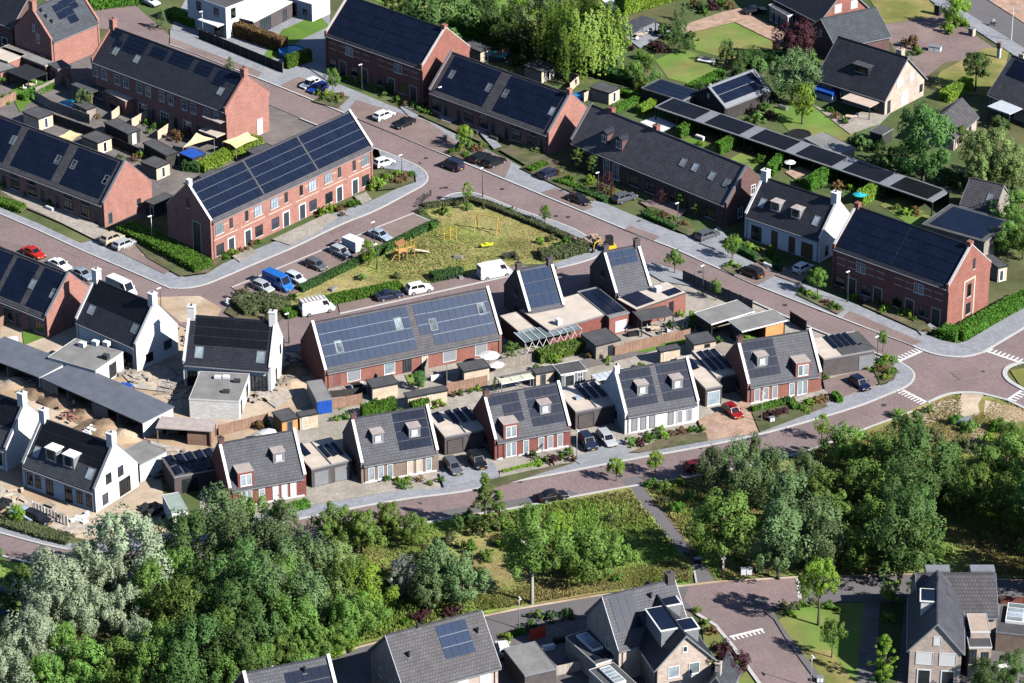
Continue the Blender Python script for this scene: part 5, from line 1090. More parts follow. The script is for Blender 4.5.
many([(192,545,27),(245,582,32),(203,651,28),(237,655,26),(185,672,24),(200,612,22),(235,616,26),(258,635,24)], 'oval', 'leaf_dark', 'dark green tree in the bottom left wood, {} from the left among the dark ones', WD+' dark green', zs=1.05)
many([(221,523,25),(237,545,26),(266,552,25),(282,526,20),(266,592,26),(287,566,22),(311,563,22),(308,600,22)], 'birch', 'leaf_blue', 'blue green airy tree in the bottom left wood, {} from left among airy ones', WD+' airy', zs=1.05)
many([(337,566,24),(337,592,22)], 'round', 'leaf_cream', 'olive green tree in the bottom left wood, {} of two from the left', WD+' olive')
tree(366, 585, 24, 'round', 'leaf_bright', 'bright green tree beside the silver leaved one in the bottom left wood')
tree(405.6, 574, 15, 'oval', 'leaf_silver', 'narrow silver leaved tree at the right of the bottom left wood', zs=1.0)
many([(440,566,26),(463,580,22),(429,590,17)], 'round', 'leaf_blue', 'rounded grey green tree at the right end of the wood, {} of three', WD+' right end')
tree(484.6, 500, 19, 'cone', 'leaf_mid', 'tall narrow conifer beside the lower street', stem=.1, zs=.70); tree(499, 509, 15, 'cone', 'leaf_mid', 'shorter conifer next to the tall narrow one', stem=.1, zs=.62)
many([(467,518,9),(458,522,8)], 'round', 'leaf_dark', 'dark small tree left of the conifers, {} of two', 'small trees by the conifers')
tree(532, 540, 29, 'loose', 'leaf_mid', 'loose crowned tree with a bare pale trunk on the middle verge', bark='bark_pale', stem=1.1, n=6000)
tree(558, 531, 19, 'loose', 'leaf_bright', 'bright loose bush tree right of the pale trunked tree', n=5000)
many([(590,553,28),(613,550,18),(572,556,16)], 'round', 'leaf_mid', 'dense green tree left of the cycle path, {} of three', 'dense trees left of the cycle path', stem=.15)
R_ = 'right wood'
tree(724, 519, 30, 'round', 'leaf_mid', 'big round green tree standing alone right of the cycle path', stem=.8, n=6500, ls=.055)
many([(712,466,15),(736,462,17),(754,458,16),(770,474,20),(746,487,18)], 'birch', 'leaf_blue', 'grey green birch by the lower street behind the round tree, {} from the left', R_+' birches', bark='bark_pale', zs=1.05)
many([(846,443,20),(878,456,22),(865,487,28),(825,490,24),(838,518,26),(873,521,26),(854,548,20),(920,545,22)], 'round', 'leaf_mid', 'mid green tree in the right wood, {} from the left among the mid greens', R_+' mid')
many([(909.6,437,20),(912,464,28),(902,495,28),(902,534,32),(912,518,26),(944,464,18),(938,485,18)], 'oval', 'leaf_dark', 'dark green tree in the right wood, {} from the left among the dark ones', R_+' dark', zs=1.0)
many([(780,537,27),(815,526,25),(825,544,20),(785,500,22),(805,470,16)], 'birch', 'leaf_blue', 'grey green airy tree in the right wood, {} from the left among the airy ones', R_+' airy', zs=.95)
many([(978,485,20),(991,469,20),(1007,456,18),(1018,480,18),(1012,437,14),(1003,500,20),(1022,512,18),(963,494,16),(1030,455,16)], 'loose', 'leaf_mid', 'loose tree at the right edge below the crossroads, {} from the left', R_+' edge')
many([(1058,500,34),(1064,545,34),(1078,462,34),(1046,548,20),(1090,510,34)], 'oval', 'leaf_dark', 'dark tree just beyond the right edge below the crossroads, {} of five', R_+' beyond')
tree(820.5, 577, 19, 'round', 'leaf_bright', 'bright green street tree with a bare trunk by the bottom junction', stem=1.6, n=6500, ls=.055)
tree(833, 632, 11, 'oval', 'leaf_mid', 'slim young tree on the lawn below the bright street tree', stem=1.2, zs=.9)
tree(885, 657, 12, 'poplar', 'leaf_bright', 'slender bright column tree beside the bottom right house', stem=.1, zs=.75)
tree(891, 591, 10, 'round', 'leaf_bright', 'small bright round tree at the road left of the bottom right house', stem=.5); tree(913, 589, 7, 'oval', 'leaf_mid', 'small tree touching the bottom right house roof', stem=.4)
tree(988, 675, 16, 'oval', 'leaf_dark', 'dark leafy tree before the bottom right garage', zs=.8); tree(1012, 668, 16, 'oval', 'leaf_dark', 'dark tree at the right bottom corner', zs=.8)
tree(724, 662, 20, 'round', 'leaf_purple', 'dark purple tree beside the pale gable at the bottom', stem=.15)
ST = 'young street trees'
for x, y, r, k, m, st in ((616.4,466,8.5,'round','leaf_bright',.8), (655.6,459,8.5,'round','leaf_bright',.8), (822.4,424,7.5,'oval','leaf_bright',.8), (464,133.5,8.5,'round','leaf_bright',.8), (467.5,189.7,5.5,'oval','leaf_bright',1.3), (332.6,77.3,7,'oval','leaf_mid',1.0), (818,277,9.5,'round','leaf_mid',.8), (732.7,244,7.5,'oval','leaf_mid',.6), (716,286,5.5,'oval','leaf_mid',1.0), (675,257,8,'round','leaf_mid',1.0), (883.5,337,5.5,'oval','leaf_mid',1.2), (368.5,250,8,'oval','leaf_bright',.5), (545,212,6,'loose','leaf_mid',.6), (230,64,7,'cone','leaf_blue',.1), (162,18,8,'cone','leaf_blue',.1), (1018,560,.1,'round','leaf_mid',.5)):
    if r > 1: tree(x, y, r, k, m, 'young street or garden tree, {} from the left in the whole photo', ST, stem=st, zs=.5 if k == 'cone' else 1, n=1800, ls=.095)
many([(578.6,157,8),(594,163,7.5)], 'poplar', 'leaf_mid', 'slim column tree before the chimney terrace, {} of the left two', 'column trees at the left dormer', zs=.42, n=2600, ls=.085, stem=.2)
many([(682,199,6.5),(697.6,208,5.5)], 'poplar', 'leaf_mid', 'slim column tree before the chimney terrace, {} of the right two', 'column trees at the roof windows', zs=.45, n=2600, ls=.085, stem=.2)
tree(606, 182, 9, 'loose', 'leaf_purple', 'thin dark leaved tree before the chimney terrace', n=500, ls=.1); tree(661, 196, 6, 'loose', 'leaf_purple', 'small dark bare tree between two column trees', n=350, ls=.12)
tree(581, 28, 41, 'weep', 'leaf_weeping', 'huge weeping willow with hanging golden green strands, top centre', n=16000, ls=.034, stem=.1, zs=1.12)
tree(548, 18, 26, 'willow', 'leaf_blue', 'grey green side crown of willow left of the huge weeping one', n=6500, ls=.055, stem=.3)
tree(434.6, 17, 33, 'round', 'leaf_dark', 'broad dark tree behind the top centre terrace', n=6500, ls=.055, stem=.2); tree(400, 4, 16, 'round', 'leaf_dark', 'dark tree touching the top edge left of the broad one')
tree(520, 6, 18, 'loose', 'leaf_bright', 'bright leaved tree at the top edge left of the willow')
many([(490,10,22),(508,30,18),(530,40,14)], 'oval', 'leaf_dark', 'shaded dark tree between the terrace and the weeping willow, {} of three', 'shaded trees beside the willow', zs=.7)
tree(796, 40, 19, 'round', 'leaf_purple', 'dark copper beech at the upper right', stem=.2); tree(793, 74, 22, 'oval', 'leaf_blue', 'tall grey green tree below the copper beech', zs=.8, n=6000); tree(803, 98, 12, 'oval', 'leaf_bright', 'bright young tree beside the long carport lawn', zs=1.0, stem=.8)
tree(925, 141, 28, 'round', 'leaf_dark', 'great dark tree right of the pale brick gable', zs=1.2, n=6500, ls=.055); tree(977, 65, 14, 'round', 'leaf_dark', 'small globe shaped dark tree on the dry lawn', stem=.9, zs=.85)
tree(957, 9, 13, 'round', 'leaf_bright', 'bright round tree by the upper right road', stem=.4)
many([(992,152,24),(1014,166,20),(980,170,16)], 'round', 'leaf_cream', 'pale yellow green flowering tree at the right edge, {} of three', 'pale trees at the right edge', n=6000)
many([(1016,208,18),(1008,235,14),(1024,240,14),(996,226,8)], 'round', 'leaf_mid', 'green tree right of the panel outbuilding, {} of four', 'trees right of the outbuilding')
many([(676,16,5.5),(684,10,5.5)], 'cone', 'leaf_blue', 'grey green pointed conifer beside the top lawn, {} of two', 'conifers beside the top lawn', zs=.6, n=1200)
many([(674,36,8),(680,28,8),(686,44,7)], 'oval', 'leaf_dark', 'dark evergreen left of the top lawn, {} of three', 'evergreens left of the top lawn', zs=.7)
many([(727,50,9),(742,58,8),(738,70,8)], 'loose', 'leaf_dark', 'dark garden tree between the two top lawns, {} of three', 'trees between the top lawns')
many([(635,70,9),(648,62,7),(642,82,8),(655,76,6)], 'round', 'leaf_mid', 'leafy garden tree right of the weeping willow, {} of four', 'garden trees right of the willow')
tree(1002, 118, 9, 'oval', 'leaf_mid', 'small green tree left of the cottage wall', zs=.8) if 0 else None
tree(962, 134, 8, 'oval', 'leaf_mid', 'small green tree beside the cottage wall', zs=.8)
tree(512, 350, 8, 'poplar', 'leaf_mid', 'narrow green tree at the end of the middle brick terrace', zs=.4); tree(418, 378, 8, 'round', 'leaf_dark', 'round dark tree in the middle terrace garden', stem=.3)
tree(495, 383, 5, 'cone', 'leaf_dark', 'small dark conifer by the slat canopy', zs=.6); tree(17, 512, 8, 'oval', 'leaf_bright', 'small bright tree on the lower left site edge', zs=.8)
tree(-4, 553, 7, 'round', 'leaf_dark', 'dark tree cut by the left edge beside the lower road'); tree(12, 592, 20, 'round', 'leaf_dark', 'dark tree between the lower road and the pale willows, left edge'); tree(24, 578, 14, 'round', 'leaf_mid', 'green tree left of the pale willows under the lower road')
many([(150,590,20),(175,575,18),(160,560,14),(180,610,22),(225,640,22),(150,668,20),(232,672,18),(258,668,16),(300,625,20),(285,585,20),(345,620,16),(345,585,18),(250,520,18)], 'oval', 'leaf_mid', 'slim mid green tree in the bottom left wood, {} from left among the slim ones', 'slim trees of the bottom left wood', zs=1.15)
many([(270,672,10),(285,668,10),(300,662,10),(318,656,10),(335,650,9),(350,643,9),(245,678,10)], 'round', 'leaf_bright', 'low bushy tree along the bottom road edge, {} from the left', 'bushy trees at the bottom road', stem=.05, zs=.8)
tree(83, 98, 9, 'round', 'leaf_blue', 'grey green tree in the upper left pool garden', stem=.4)
# shrubs
def shrub(x, y, rpx, m, label, group, n=900, zs=1.0):
    m = {'leaf_mid': 'leaf_mid'}.get(m, m)
    rpx *= 1.3
    p = at(x, y, .1); s0 = FOC/((p-CAM).dot(FW)); r = rpx/s0
    o = put('shrub', random.choice(crowns('shrub', m, n, .115)), None, (p.x, p.y, .02), random.uniform(0, 6), (r, r, r*zs)); tag(o, label, 'shrub')
    if '{}' in label: rank(o, group, label)
    return o
def shrubs(lst, label, group, m=None, **k):
    ms = m if isinstance(m, (list, tuple)) else [m]
    for i, t in enumerate(lst): shrub(t[0], t[1], t[2], t[3] if len(t) > 3 else ms[i % len(ms)], label, group, **k)
GM = ['leaf_hedge', 'leaf_bright', 'leaf_mid', 'leaf_rust', 'leaf_hedge']
shrubs([(318,95,4),(326,97,5),(335,102,5),(341,98,4),(323,101,3.5)], 'low shrub in the planter by the parked blue car, {} from the left', 'planter shrubs by the blue car', GM)
shrubs([(452,154,4),(460,151,5.5),(468,148,6),(476,152,5),(466,157,4),(481,148,4)], 'low shrub in the planter beside the passing dark car, {} from the left', 'planter shrubs by the passing car', GM)
shrubs([(802,293,4),(809,296,4.5),(818,300,4),(826,305,4),(833,308,4.5),(839,310,3.5)], 'low shrub in the planter before the white pair, {} from the left', 'planter shrubs before the white pair', GM)
shrubs([(725,268,3),(732,266,4.5),(737,269,3.5)], 'small shrub at the parked dark car by the kerb, {} of three', 'kerb shrubs', GM)
shrubs([(376,188,7,'leaf_bright'),(388,181,5),(396,184,4.5,'leaf_rust'),(404,180,5,'leaf_rust'),(411,177,4),(398,176,4,'leaf_bright'),(388,176,4,'leaf_scrub')], 'bushy plant in the corner bed of the six door terrace, {} from the left', 'corner bed plants', GM)
shrubs([(224,258,4),(232,255,4.5),(240,253,3.5,'leaf_rust'),(252,244,3),(259,243,3),(246,251,3,'leaf_rust'),(323,215,5),(331,212,5.5,'leaf_bright'),(340,211,4),(351,207,4.5),(357,205,4),(343,216,3,'leaf_rust')], 'front bed plant before the six door terrace, {} from the left', 'front bed plants of the six door terrace', GM)
shrubs([(352,75,5),(363,82,5),(374,89,4),(390,92,6.5,'leaf_hedge_dark'),(397,102,4),(405,106,3.5,'leaf_rust'),(413,108,4),(420,112,4),(428,106,5,'leaf_rust'),(434,108,4.5,'leaf_rust'),(427,115,4),(347,80,3.5),(384,96,3)], 'front bed shrub of the tall top centre terrace, {} from the left', 'front shrubs of the top centre terrace', GM)
shrubs([(452,117,4),(489,128,3.5,'leaf_cream'),(494,134,4,'leaf_bright'),(517,141,4.5,'leaf_cream'),(529,148,4,'leaf_cream'),(536,152,4.5,'leaf_cream'),(543,152,4,'leaf_cream'),(512,140,3.5),(461,118,3),(500,138,3)], 'front bed shrub of the low solar terrace, {} from the left', 'front shrubs of the low solar terrace', GM)
shrubs([(570,182,4.5),(590,182,5),(600,190,4.5,'leaf_rust'),(612,194,4),(648,213,4),(655,216,4),(664,218,5,'leaf_rust'),(673,221,4),(684,226,4),(696,236,3),(566,180,3),(560,176,4,'leaf_rust')], 'front garden shrub of the chimney terrace, {} from the left', 'front shrubs of the chimney terrace', GM)
shrubs([(728,244,5),(738,246,5),(750,251,5,'leaf_bright'),(758,253,4.5,'leaf_bright'),(770,252,5),(776,262,4),(768,258,3.5,'leaf_hedge_dark'),(746,247,3.5)], 'front garden shrub of the white main street pair, {} from the left', 'front shrubs of the white pair', GM)
shrubs([(834,287,4),(843,290,4.5,'leaf_rust'),(855,299,4,'leaf_bright'),(860,302,3.5,'leaf_rust'),(878,306,4.5),(884,312,5,'leaf_bright'),(890,308,4),(900,315,5),(908,318,6,'leaf_bright'),(914,322,4),(926,333,3,'leaf_rust'),(938,335,4)], 'front bed shrub of the crossroads terrace, {} from the left', 'front shrubs of the crossroads terrace', GM)
shrubs([(533,457,4.5,'leaf_hedge_dark'),(537,464,4),(545,462,4),(553,462,5,'leaf_purple'),(562,458,4.5),(569,455,5),(572,461,4,'leaf_rust'),(631,446,6),(640,445,5,'leaf_purple'),(648,441,5),(656,437,6,'leaf_hedge_dark'),(663,438,5,'leaf_bright'),(671,436,4,'leaf_rust'),(680,434,5),(692,432,5),(702,432,4.5),(661,431,4)], 'front bed shrub of the red and white pairs, {} from the left', 'front shrubs of the lower street', GM)
shrubs([(770,418,5,'leaf_purple'),(778,416,5,'leaf_purple'),(784,414,4.5,'leaf_purple'),(764,420,4,'leaf_purple'),(787,405,6,'leaf_hedge_dark'),(802,410,5),(809,405,5,'leaf_bright'),(815,404,5,'leaf_rust'),(822,402,5),(826,380,4),(806,413,4,'leaf_bright')], 'front bed shrub of the last red pair, {} from the left', 'front shrubs of the last pair', GM)
shrubs([(876,373,4,'leaf_hedge'),(882,372,5,'leaf_rust'),(889,376,5),(884,380,4.5,'leaf_bright'),(894,374,4),(880,366,4.5),(886,362,5),(893,363,4.5),(868,371,3,'leaf_bright')], 'corner bed shrub beside the end garage, {} from the left', 'corner shrubs by the end garage', GM)
shrubs([(388,481,4),(398,483,4.5),(408,482,4,'leaf_bright'),(420,480,3.5),(441,481,3.5),(404,488,5),(430,484,3)], 'front bed shrub of the brown brick pair, {} from the left', 'front shrubs of the brown pair', GM)
shrubs([(548,361,6),(556,362,5),(537,370,4),(543,374,5),(590,357,5,'leaf_rust'),(600,357,5.5,'leaf_rust'),(608,362,4),(640,368,4),(452,396,3),(460,394,3.5),(470,392,3),(478,390,3),(437,406,5,'leaf_bright'),(441,402,4,'leaf_bright'),(399,413,4),(345,418,4),(336,420,3.5),(250,425,4,'leaf_bright'),(258,428,5),(266,426,4),(376,402,3)], 'garden shrub between the middle terrace and the lower pairs, {} from the left', 'middle garden shrubs', GM)
shrubs([(695,318,4),(700,322,5),(690,328,6,'leaf_hedge_dark'),(708,315,4),(718,342,4),(745,337,3.5,'leaf_bright'),(680,316,4),(672,328,5,'leaf_hedge_dark'),(714,330,4)], 'garden shrub around the two garden rooms, {} from the left', 'garden room shrubs', GM)
shrubs([(5,102,5,'leaf_bright'),(13,98,4),(2,84,5),(26,80,3),(147,124,4),(155,128,4),(165,127,4),(175,139,6,'leaf_rust'),(185,137,5,'leaf_rust'),(120,160,4),(134,160,4,'leaf_rust'),(140,157,4),(150,133,3),(97,118,3)], 'garden shrub in the upper left gardens, {} from the left', 'upper left garden shrubs', GM)
shrubs([(2,188,5,'leaf_bright'),(7,184,4),(26,196,3.5),(51,206,4.5,'leaf_hedge_dark')], 'potted shrub before the left solar terrace, {} from the left', 'potted shrubs on the left', GM)
shrubs([(622,45,5),(630,50,4,'leaf_purple'),(660,52,6,'leaf_purple'),(652,48,4,'leaf_purple'),(665,48,4,'leaf_cream'),(712,9,6,'leaf_purple'),(720,5,6,'leaf_hedge'),(728,8,5,'leaf_rust'),(695,6,5),(704,14,4),(640,58,5),(650,60,4)], 'border shrub around the top lawns, {} from the left', 'border shrubs of the top lawns', GM)
shrubs([(665,110,4,'leaf_rust'),(690,128,4),(705,128,3),(752,152,4),(760,162,5),(782,164,4,'leaf_rust'),(800,184,4),(820,186,5),(838,188,5),(846,184,4),(850,190,4,'leaf_bright'),(905,215,5,'leaf_bright'),(896,210,4),(915,214,5),(775,150,3.5,'leaf_cream'),(765,110,5),(770,118,5,'leaf_purple'),(757,122,6),(836,118,4),(845,124,4),(830,112,4),(700,145,3)], 'back garden shrub along the solar carport, {} from the left', 'back garden shrubs by the solar carport', GM)
shrubs([(955,26,6,'leaf_bright'),(964,26,5),(948,32,6,'leaf_bright'),(912,47,7),(917,54,5),(905,58,5)], 'drive shrub at the upper right houses, {} from the left', 'upper right drive shrubs', GM)
shrubs([(783,607,5,'leaf_scrub'),(793,610,5,'leaf_scrub'),(803,606,5),(812,606,5,'leaf_scrub'),(828,608,5),(838,612,4),(790,616,4),(884,644,5,'leaf_bright'),(888,620,5,'leaf_bright'),(880,680,6),(912,670,4),(530,628,6,'leaf_hedge_dark'),(537,619,6),(552,619,6,'leaf_hedge_dark'),(568,617,6,'leaf_hedge_dark'),(520,634,5),(698,612,4,'leaf_bright'),(705,626,5),(712,634,5),(718,650,5),(696,676,8,'leaf_bright'),(508,640,5)], 'garden shrub along the bottom road, {} from the left', 'bottom garden shrubs', GM)
shrubs([(417,622,7,'leaf_purple'),(425,618,6,'leaf_purple'),(448,616,7,'leaf_purple'),(457,613,5,'leaf_purple'),(406,626,5),(348,646,5,'leaf_hedge_dark'),(356,640,5)], 'purple or dark bush behind the brown roofed bottom house, {} from the left', 'purple bushes at the bottom', GM)
shrubs([(237,300,6,'leaf_scrub'),(246,296,6,'leaf_scrub'),(255,306,7,'leaf_scrub'),(266,312,7,'leaf_scrub'),(276,316,6,'leaf_scrub'),(250,314,7,'leaf_scrub'),(262,300,6,'leaf_scrub'),(283,308,5,'leaf_hedge'),(294,300,5,'leaf_hedge'),(240,308,6,'leaf_scrub'),(270,322,6,'leaf_scrub')], 'grey green scrub bush on the bend by the parked vans, {} from the left', 'scrub bushes on the bend', GM)
shrubs([(444,214,5,'leaf_hedge'),(458,206,4,'leaf_scrub'),(468,209,4),(482,207,4,'leaf_scrub'),(511,212,4),(530,224,3.5,'leaf_scrub'),(552,240,4,'leaf_scrub'),(556,253,5),(566,247,6,'leaf_hedge'),(572,252,5,'leaf_scrub'),(580,248,5,'leaf_scrub'),(540,243,4),(362,280,4),(450,272,4),(432,230,5),(398,278,4,'leaf_scrub'),(515,258,4,'leaf_scrub'),(420,213,4,'leaf_scrub')], 'playground shrub, {} from the left', 'playground shrubs', GM)
shrubs([(600,62,8),(612,72,8),(647,97,7),(700,93,7),(720,90,8),(737,77,8),(757,71,9),(776,68,9),(806,62,9),(752,60,7),(664,36,7),(700,10,6),(690,40,6),(772,100,6),(862,146,8),(880,152,8),(897,160,9),(905,172,9),(880,168,8),(946,181,8),(960,186,8),(900,186,7),(852,62,7),(812,72,7),(482,31,8),(470,23,8),(507,52,8),(520,64,7),(850,24,6),(938,120,6),(1000,128,8),(1012,100,6)], 'dark garden bush in the shaded top gardens, {} from the left', 'dark bushes of the top gardens', ['leaf_dark','leaf_hedge_dark'], n=1500)
VS = []
rv = random.Random(5)
for k in range(24):
    x = rv.uniform(330, 625); y = rv.uniform(506, 590); VS.append((x, y, rv.uniform(3, 6.5)))
VS = [v for v in VS if v[1] > 545-(v[0]-330)*.19 and v[1] < 640-(v[0]-330)*.14]
VS += [(470,552,8),(486,560,7),(500,548,6),(452,545,8),(480,575,6),(425,604,7),(505,530,7),(478,535,6),(652,486,6),(665,492,7),(680,486,6),(660,505,6),(675,512,7),(690,500,7),(700,540,7),(690,556,5),(735,562,5),(745,566,5),(760,560,6),(800,568,5),(930,560,6),(950,556,5),(985,540,6),(1010,552,7),(955,425,7),(970,432,8),(985,445,8),(960,450,9),(1000,430,8),(930,412,5),(900,418,6),(935,440,8)]
shrubs(VS, 'wild shrub on the open verges, {} from the left', 'wild verge shrubs', ['leaf_hedge', 'leaf_mid', 'leaf_bright', 'leaf_scrub'])
# ------------------------------------------------------------------ long grass
def tufts(label, pts, n, m, hs=(.2, .6)):
    w = [at(x, y, 0) for x, y in pts]; P2 = np.array([(p.x, p.y) for p in w]); lo, hi = P2.min(0), P2.max(0)
    q = rng.uniform(lo, hi, (n*3, 2)); x, y = q.T; ins = np.zeros(len(q), bool); j = len(P2)-1
    for i in range(len(P2)):
        (xi, yi), (xj, yj) = P2[i], P2[j]; c = ((yi > y) != (yj > y)) & (x < (xj-xi)*(y-yi)/(yj-yi+1e-9)+xi); ins ^= c; j = i
    q = q[ins][:n]; k = len(q); h = rng.uniform(*hs, k); a = rng.uniform(0, 2*np.pi, k)
    den = np.sin(q[:, 0]*.31)+np.sin(q[:, 1]*.23+1)+np.sin((q[:, 0]+q[:, 1])*.11); h *= np.clip(.75+.25*den, .25, 1.4)
    u = np.stack([np.cos(a), np.sin(a), np.zeros(k)], 1)*.13; b = np.column_stack([q, np.full(k, .05)]); lean = np.column_stack([rng.normal(size=(k, 2))*.16, h])
    P = np.stack([b-u, b+u, b+u*.5+lean, b-u*.5+lean*.9], 1).reshape(-1, 3)
    me = bpy.data.meshes.new('long_grass'); me.from_pydata(P.tolist(), [], np.arange(4*k).reshape(-1, 4).tolist()); me.materials.append(MATS[m]); me.update()
    tag(put('long_grass', me), label, 'grass', kind='stuff')
VA = [(330,545),(445,523),(505,515),(569,503),(630,490),(640,504),(694,569),(690,583),(594,593.5),(482,613),(357,644),(246,679),(170,700),(240,640)]
tufts('long green and straw grass on the verge between lower street and bottom road', VA, 42000, 'blade')
tufts('straw coloured grass strip along the upper edge of the bottom road', [(470,598),(560,582),(640,566),(690,560),(690,582),(594,593),(482,612)], 13000, 'blade_dry')
VB = [(640,484),(690,479),(790,460),(867,434),(905,432),(940,448),(975,458),(1000,446),(1036,444),(1036,578),(914,571),(801,574),(716,579),(711,572),(660,505)]
tufts('long green grass around the right wood', VB, 52000, 'blade')
tufts('dry straw grass below the crossroads', [(850,445),(940,400),(960,396),(962,420),(985,412),(995,398),(1036,412),(1036,440),(960,455)], 14000, 'blade_dry', (.12, .35))
tufts('dry grass along the right part of the bottom road', [(720,560),(800,566),(1036,566),(1036,578),(914,571),(801,574),(720,579)], 9000, 'blade_dry')
tufts('rough grass of the playground', [(424,208),(470,203),(520,219),(588,249),(552,262),(463,277),(340,302),(285,318),(300,293),(388,250),(437,227)], 6000, 'blade', (.06, .2))
tufts('dry grass on the upper part of the playground', [(440,215),(500,212),(540,226),(582,250),(545,260),(480,262),(400,282),(360,290),(380,262)], 6000, 'blade_dry', (.05, .16))
# ------------------------------------------------------------------ vehicles
# side profile stations: (x, z sill, z belt, half width); cabin: base front/back, roof front/back, height
CARS = {'hatch': dict(L=3.95, W=1.76, H=1.50, hood=.78, belt=.95, nose=.62, cf=.95, rf=1.55, rb=3.5, cb=3.86, tail=.98),
        'estate': dict(L=4.45, W=1.80, H=1.50, hood=.80, belt=.97, nose=.64, cf=1.05, rf=1.75, rb=4.0, cb=4.36, tail=.99),
        'suv': dict(L=4.35, W=1.86, H=1.68, hood=.95, belt=1.08, nose=.75, cf=1.0, rf=1.6, rb=3.85, cb=4.25, tail=1.1),
        'sedan': dict(L=4.45, W=1.80, H=1.45, hood=.78, belt=.95, nose=.62, cf=1.15, rf=1.95, rb=3.1, cb=3.85, tail=.98),
        'van': dict(L=5.6, W=2.0, H=2.45, hood=1.12, belt=1.45, nose=.85, cf=.62, rf=1.35, rb=5.5, cb=5.57, tail=1.45),
        'small_van': dict(L=4.4, W=1.84, H=1.85, hood=.98, belt=1.18, nose=.75, cf=.75, rf=1.45, rb=4.25, cb=4.36, tail=1.18)}
def car_meshes(kind):
    c = CARS[kind]; L, hw, H = c['L'], c['W']/2, c['H']; zb = .26; out = {}
    st = [(0, zb+.12, c['nose']-.08, hw*.80), (.10, zb, c['nose'], hw*.90), (.35, zb-.02, c['nose']+.08, hw*.97), (c['cf'], zb-.02, c['hood']+.04, hw), (c['cf']+.25, zb-.02, c['belt'], hw), (L*.55, zb-.02, c['belt']+.02, hw), (L-.30, zb-.01, c['tail'], hw*.98), (L-.08, zb+.04, c['tail']-.04, hw*.93), (L, zb+.14, c['tail']-.18, hw*.86)]
    mb = MB(); vs = []
    for x, a, b, w in st:
        m = (a+b)/2; vs += [(-x, -w*.93, a), (-x, -w, m), (-x, -w*.965, b-.06), (-x, -w*.90, b), (-x, w*.90, b), (-x, w*.965, b-.06), (-x, w, m), (-x, w*.93, a)]
    n = 8; fs = [(i*n+j, (i+1)*n+j, (i+1)*n+(j+1) % n, i*n+(j+1) % n) for i in range(len(st)-1) for j in range(n)]
    fs += [tuple(range(n)), tuple(range((len(st)-1)*n, len(st)*n))[::-1]]; mb.add(vs, fs)
    wb, wr = hw*.90, hw*.74 if kind != 'van' else hw*.84
    B_ = [(-c['cf'], wb*.94, c['hood']-.02), (-c['cb'], wb*.97, c['tail']-.04)]; T_ = [(-c['rf'], wr, H-.05), (-c['rb'], wr, H-.04)]
    mid = -(c['rf']+c['rb'])/2
    cv = []
    for x, w, z in (B_[0], T_[0], (mid, wr*1.0, H), T_[1], B_[1]): cv += [(x, -w, z), (x, w, z)]
    cv += [(mid, -wb, c['belt']-.02), (mid, wb, c['belt']-.02)]
    mb.add(cv, [(0, 1, 3, 2), (2, 3, 5, 4), (4, 5, 7, 6), (6, 7, 9, 8), (0, 2, 4, 10), (10, 4, 6, 8), (1, 11, 5, 3), (11, 9, 7, 5)])
    out['body'] = mb.mesh('body', 'paint', False)
    def pane(p, u0, u1, v0, v1, nm):
        p = [Vector(q) for q in p]; f = lambda u, v: (p[0]*(1-u)+p[1]*u)*(1-v)+(p[3]*(1-u)+p[2]*u)*v
        q = [f(u0, v0), f(u1, v0), f(u1, v1), f(u0, v1)]; nn = (q[1]-q[0]).cross(q[3]-q[0]).normalized()
        return MB().hexa([v-nn*.03 for v in q], [v+nn*.014 for v in q]).mesh(nm, 'car_glass')
    bf0, bf1, tf0, tf1 = cv[1], cv[0], cv[3], cv[2]
    # outward facing quads (front is +x)
    out['windscreen'] = pane([cv[0], cv[1], cv[3], cv[2]], .07, .93, .12, .93, 'windscreen')
    out['rear_window'] = pane([cv[9], cv[8], cv[6], cv[7]], .1, .9, .30 if kind != 'van' else .5, .9, 'rear_window')
    def side(s):
        a = 0 if s < 0 else 1
        b0, t0, tm, t1, b1, bm = cv[a], cv[a+2], cv[a+4], cv[a+6], cv[a+8], cv[a+10]
        A_ = [bm, b0, t0, tm] if s < 0 else [b0, bm, tm, t0]; C2 = [b1, bm, tm, t1] if s < 0 else [bm, b1, t1, tm]
        r = []
        if kind in ('van', 'small_van'):
            r.append(pane(A_, .55, .93, .16, .86, 'side_window') if s < 0 else pane(A_, .07, .45, .16, .86, 'side_window'))
        else:
            r.append(pane(A_, .04, .86, .14, .9, 'side_window') if s < 0 else pane(A_, .14, .96, .14, .9, 'side_window'))
            r.append(pane(C2, .2, .96, .16, .9, 'side_window') if s < 0 else pane(C2, .04, .8, .16, .9, 'side_window'))
        return r
    out['side'] = side(-1)+side(1)
    rw = .33 if kind != 'suv' else .36
    tm_ = MB(); k = 14
    ring = lambda r, y: [(r*math.cos(2*math.pi*i/k), y, r*math.sin(2*math.pi*i/k)) for i in range(k)]
    tm_.add(ring(rw, -.11)+ring(rw, .11), [(i, (i+1) % k, (i+1) % k+k, i+k) for i in range(k)]+[tuple(range(k))[::-1], tuple(range(k, 2*k))])
    out['wheel'] = tm_.mesh('wheel', 'tyre'); rm = MB()
    rm.add(ring(rw*.64, -.125)+ring(rw*.64, .125), [(i, (i+1) % k, (i+1) % k+k, i+k) for i in range(k)]+[tuple(range(k))[::-1], tuple(range(k, 2*k))])
    out['rim'] = rm.mesh('rim', 'rim'); out['rw'] = rw
    out['headlight'] = MB().box(-.06, .02, -.19, .19, -.07, .07).mesh('headlight', 'headlight')
    out['taillight'] = MB().box(-.03, .05, -.13, .13, -.14, .14).mesh('taillight', 'taillight')
    out['plate'] = MB().box(-.01, .02, -.26, .26, -.06, .06).mesh('number_plate', 'plate')
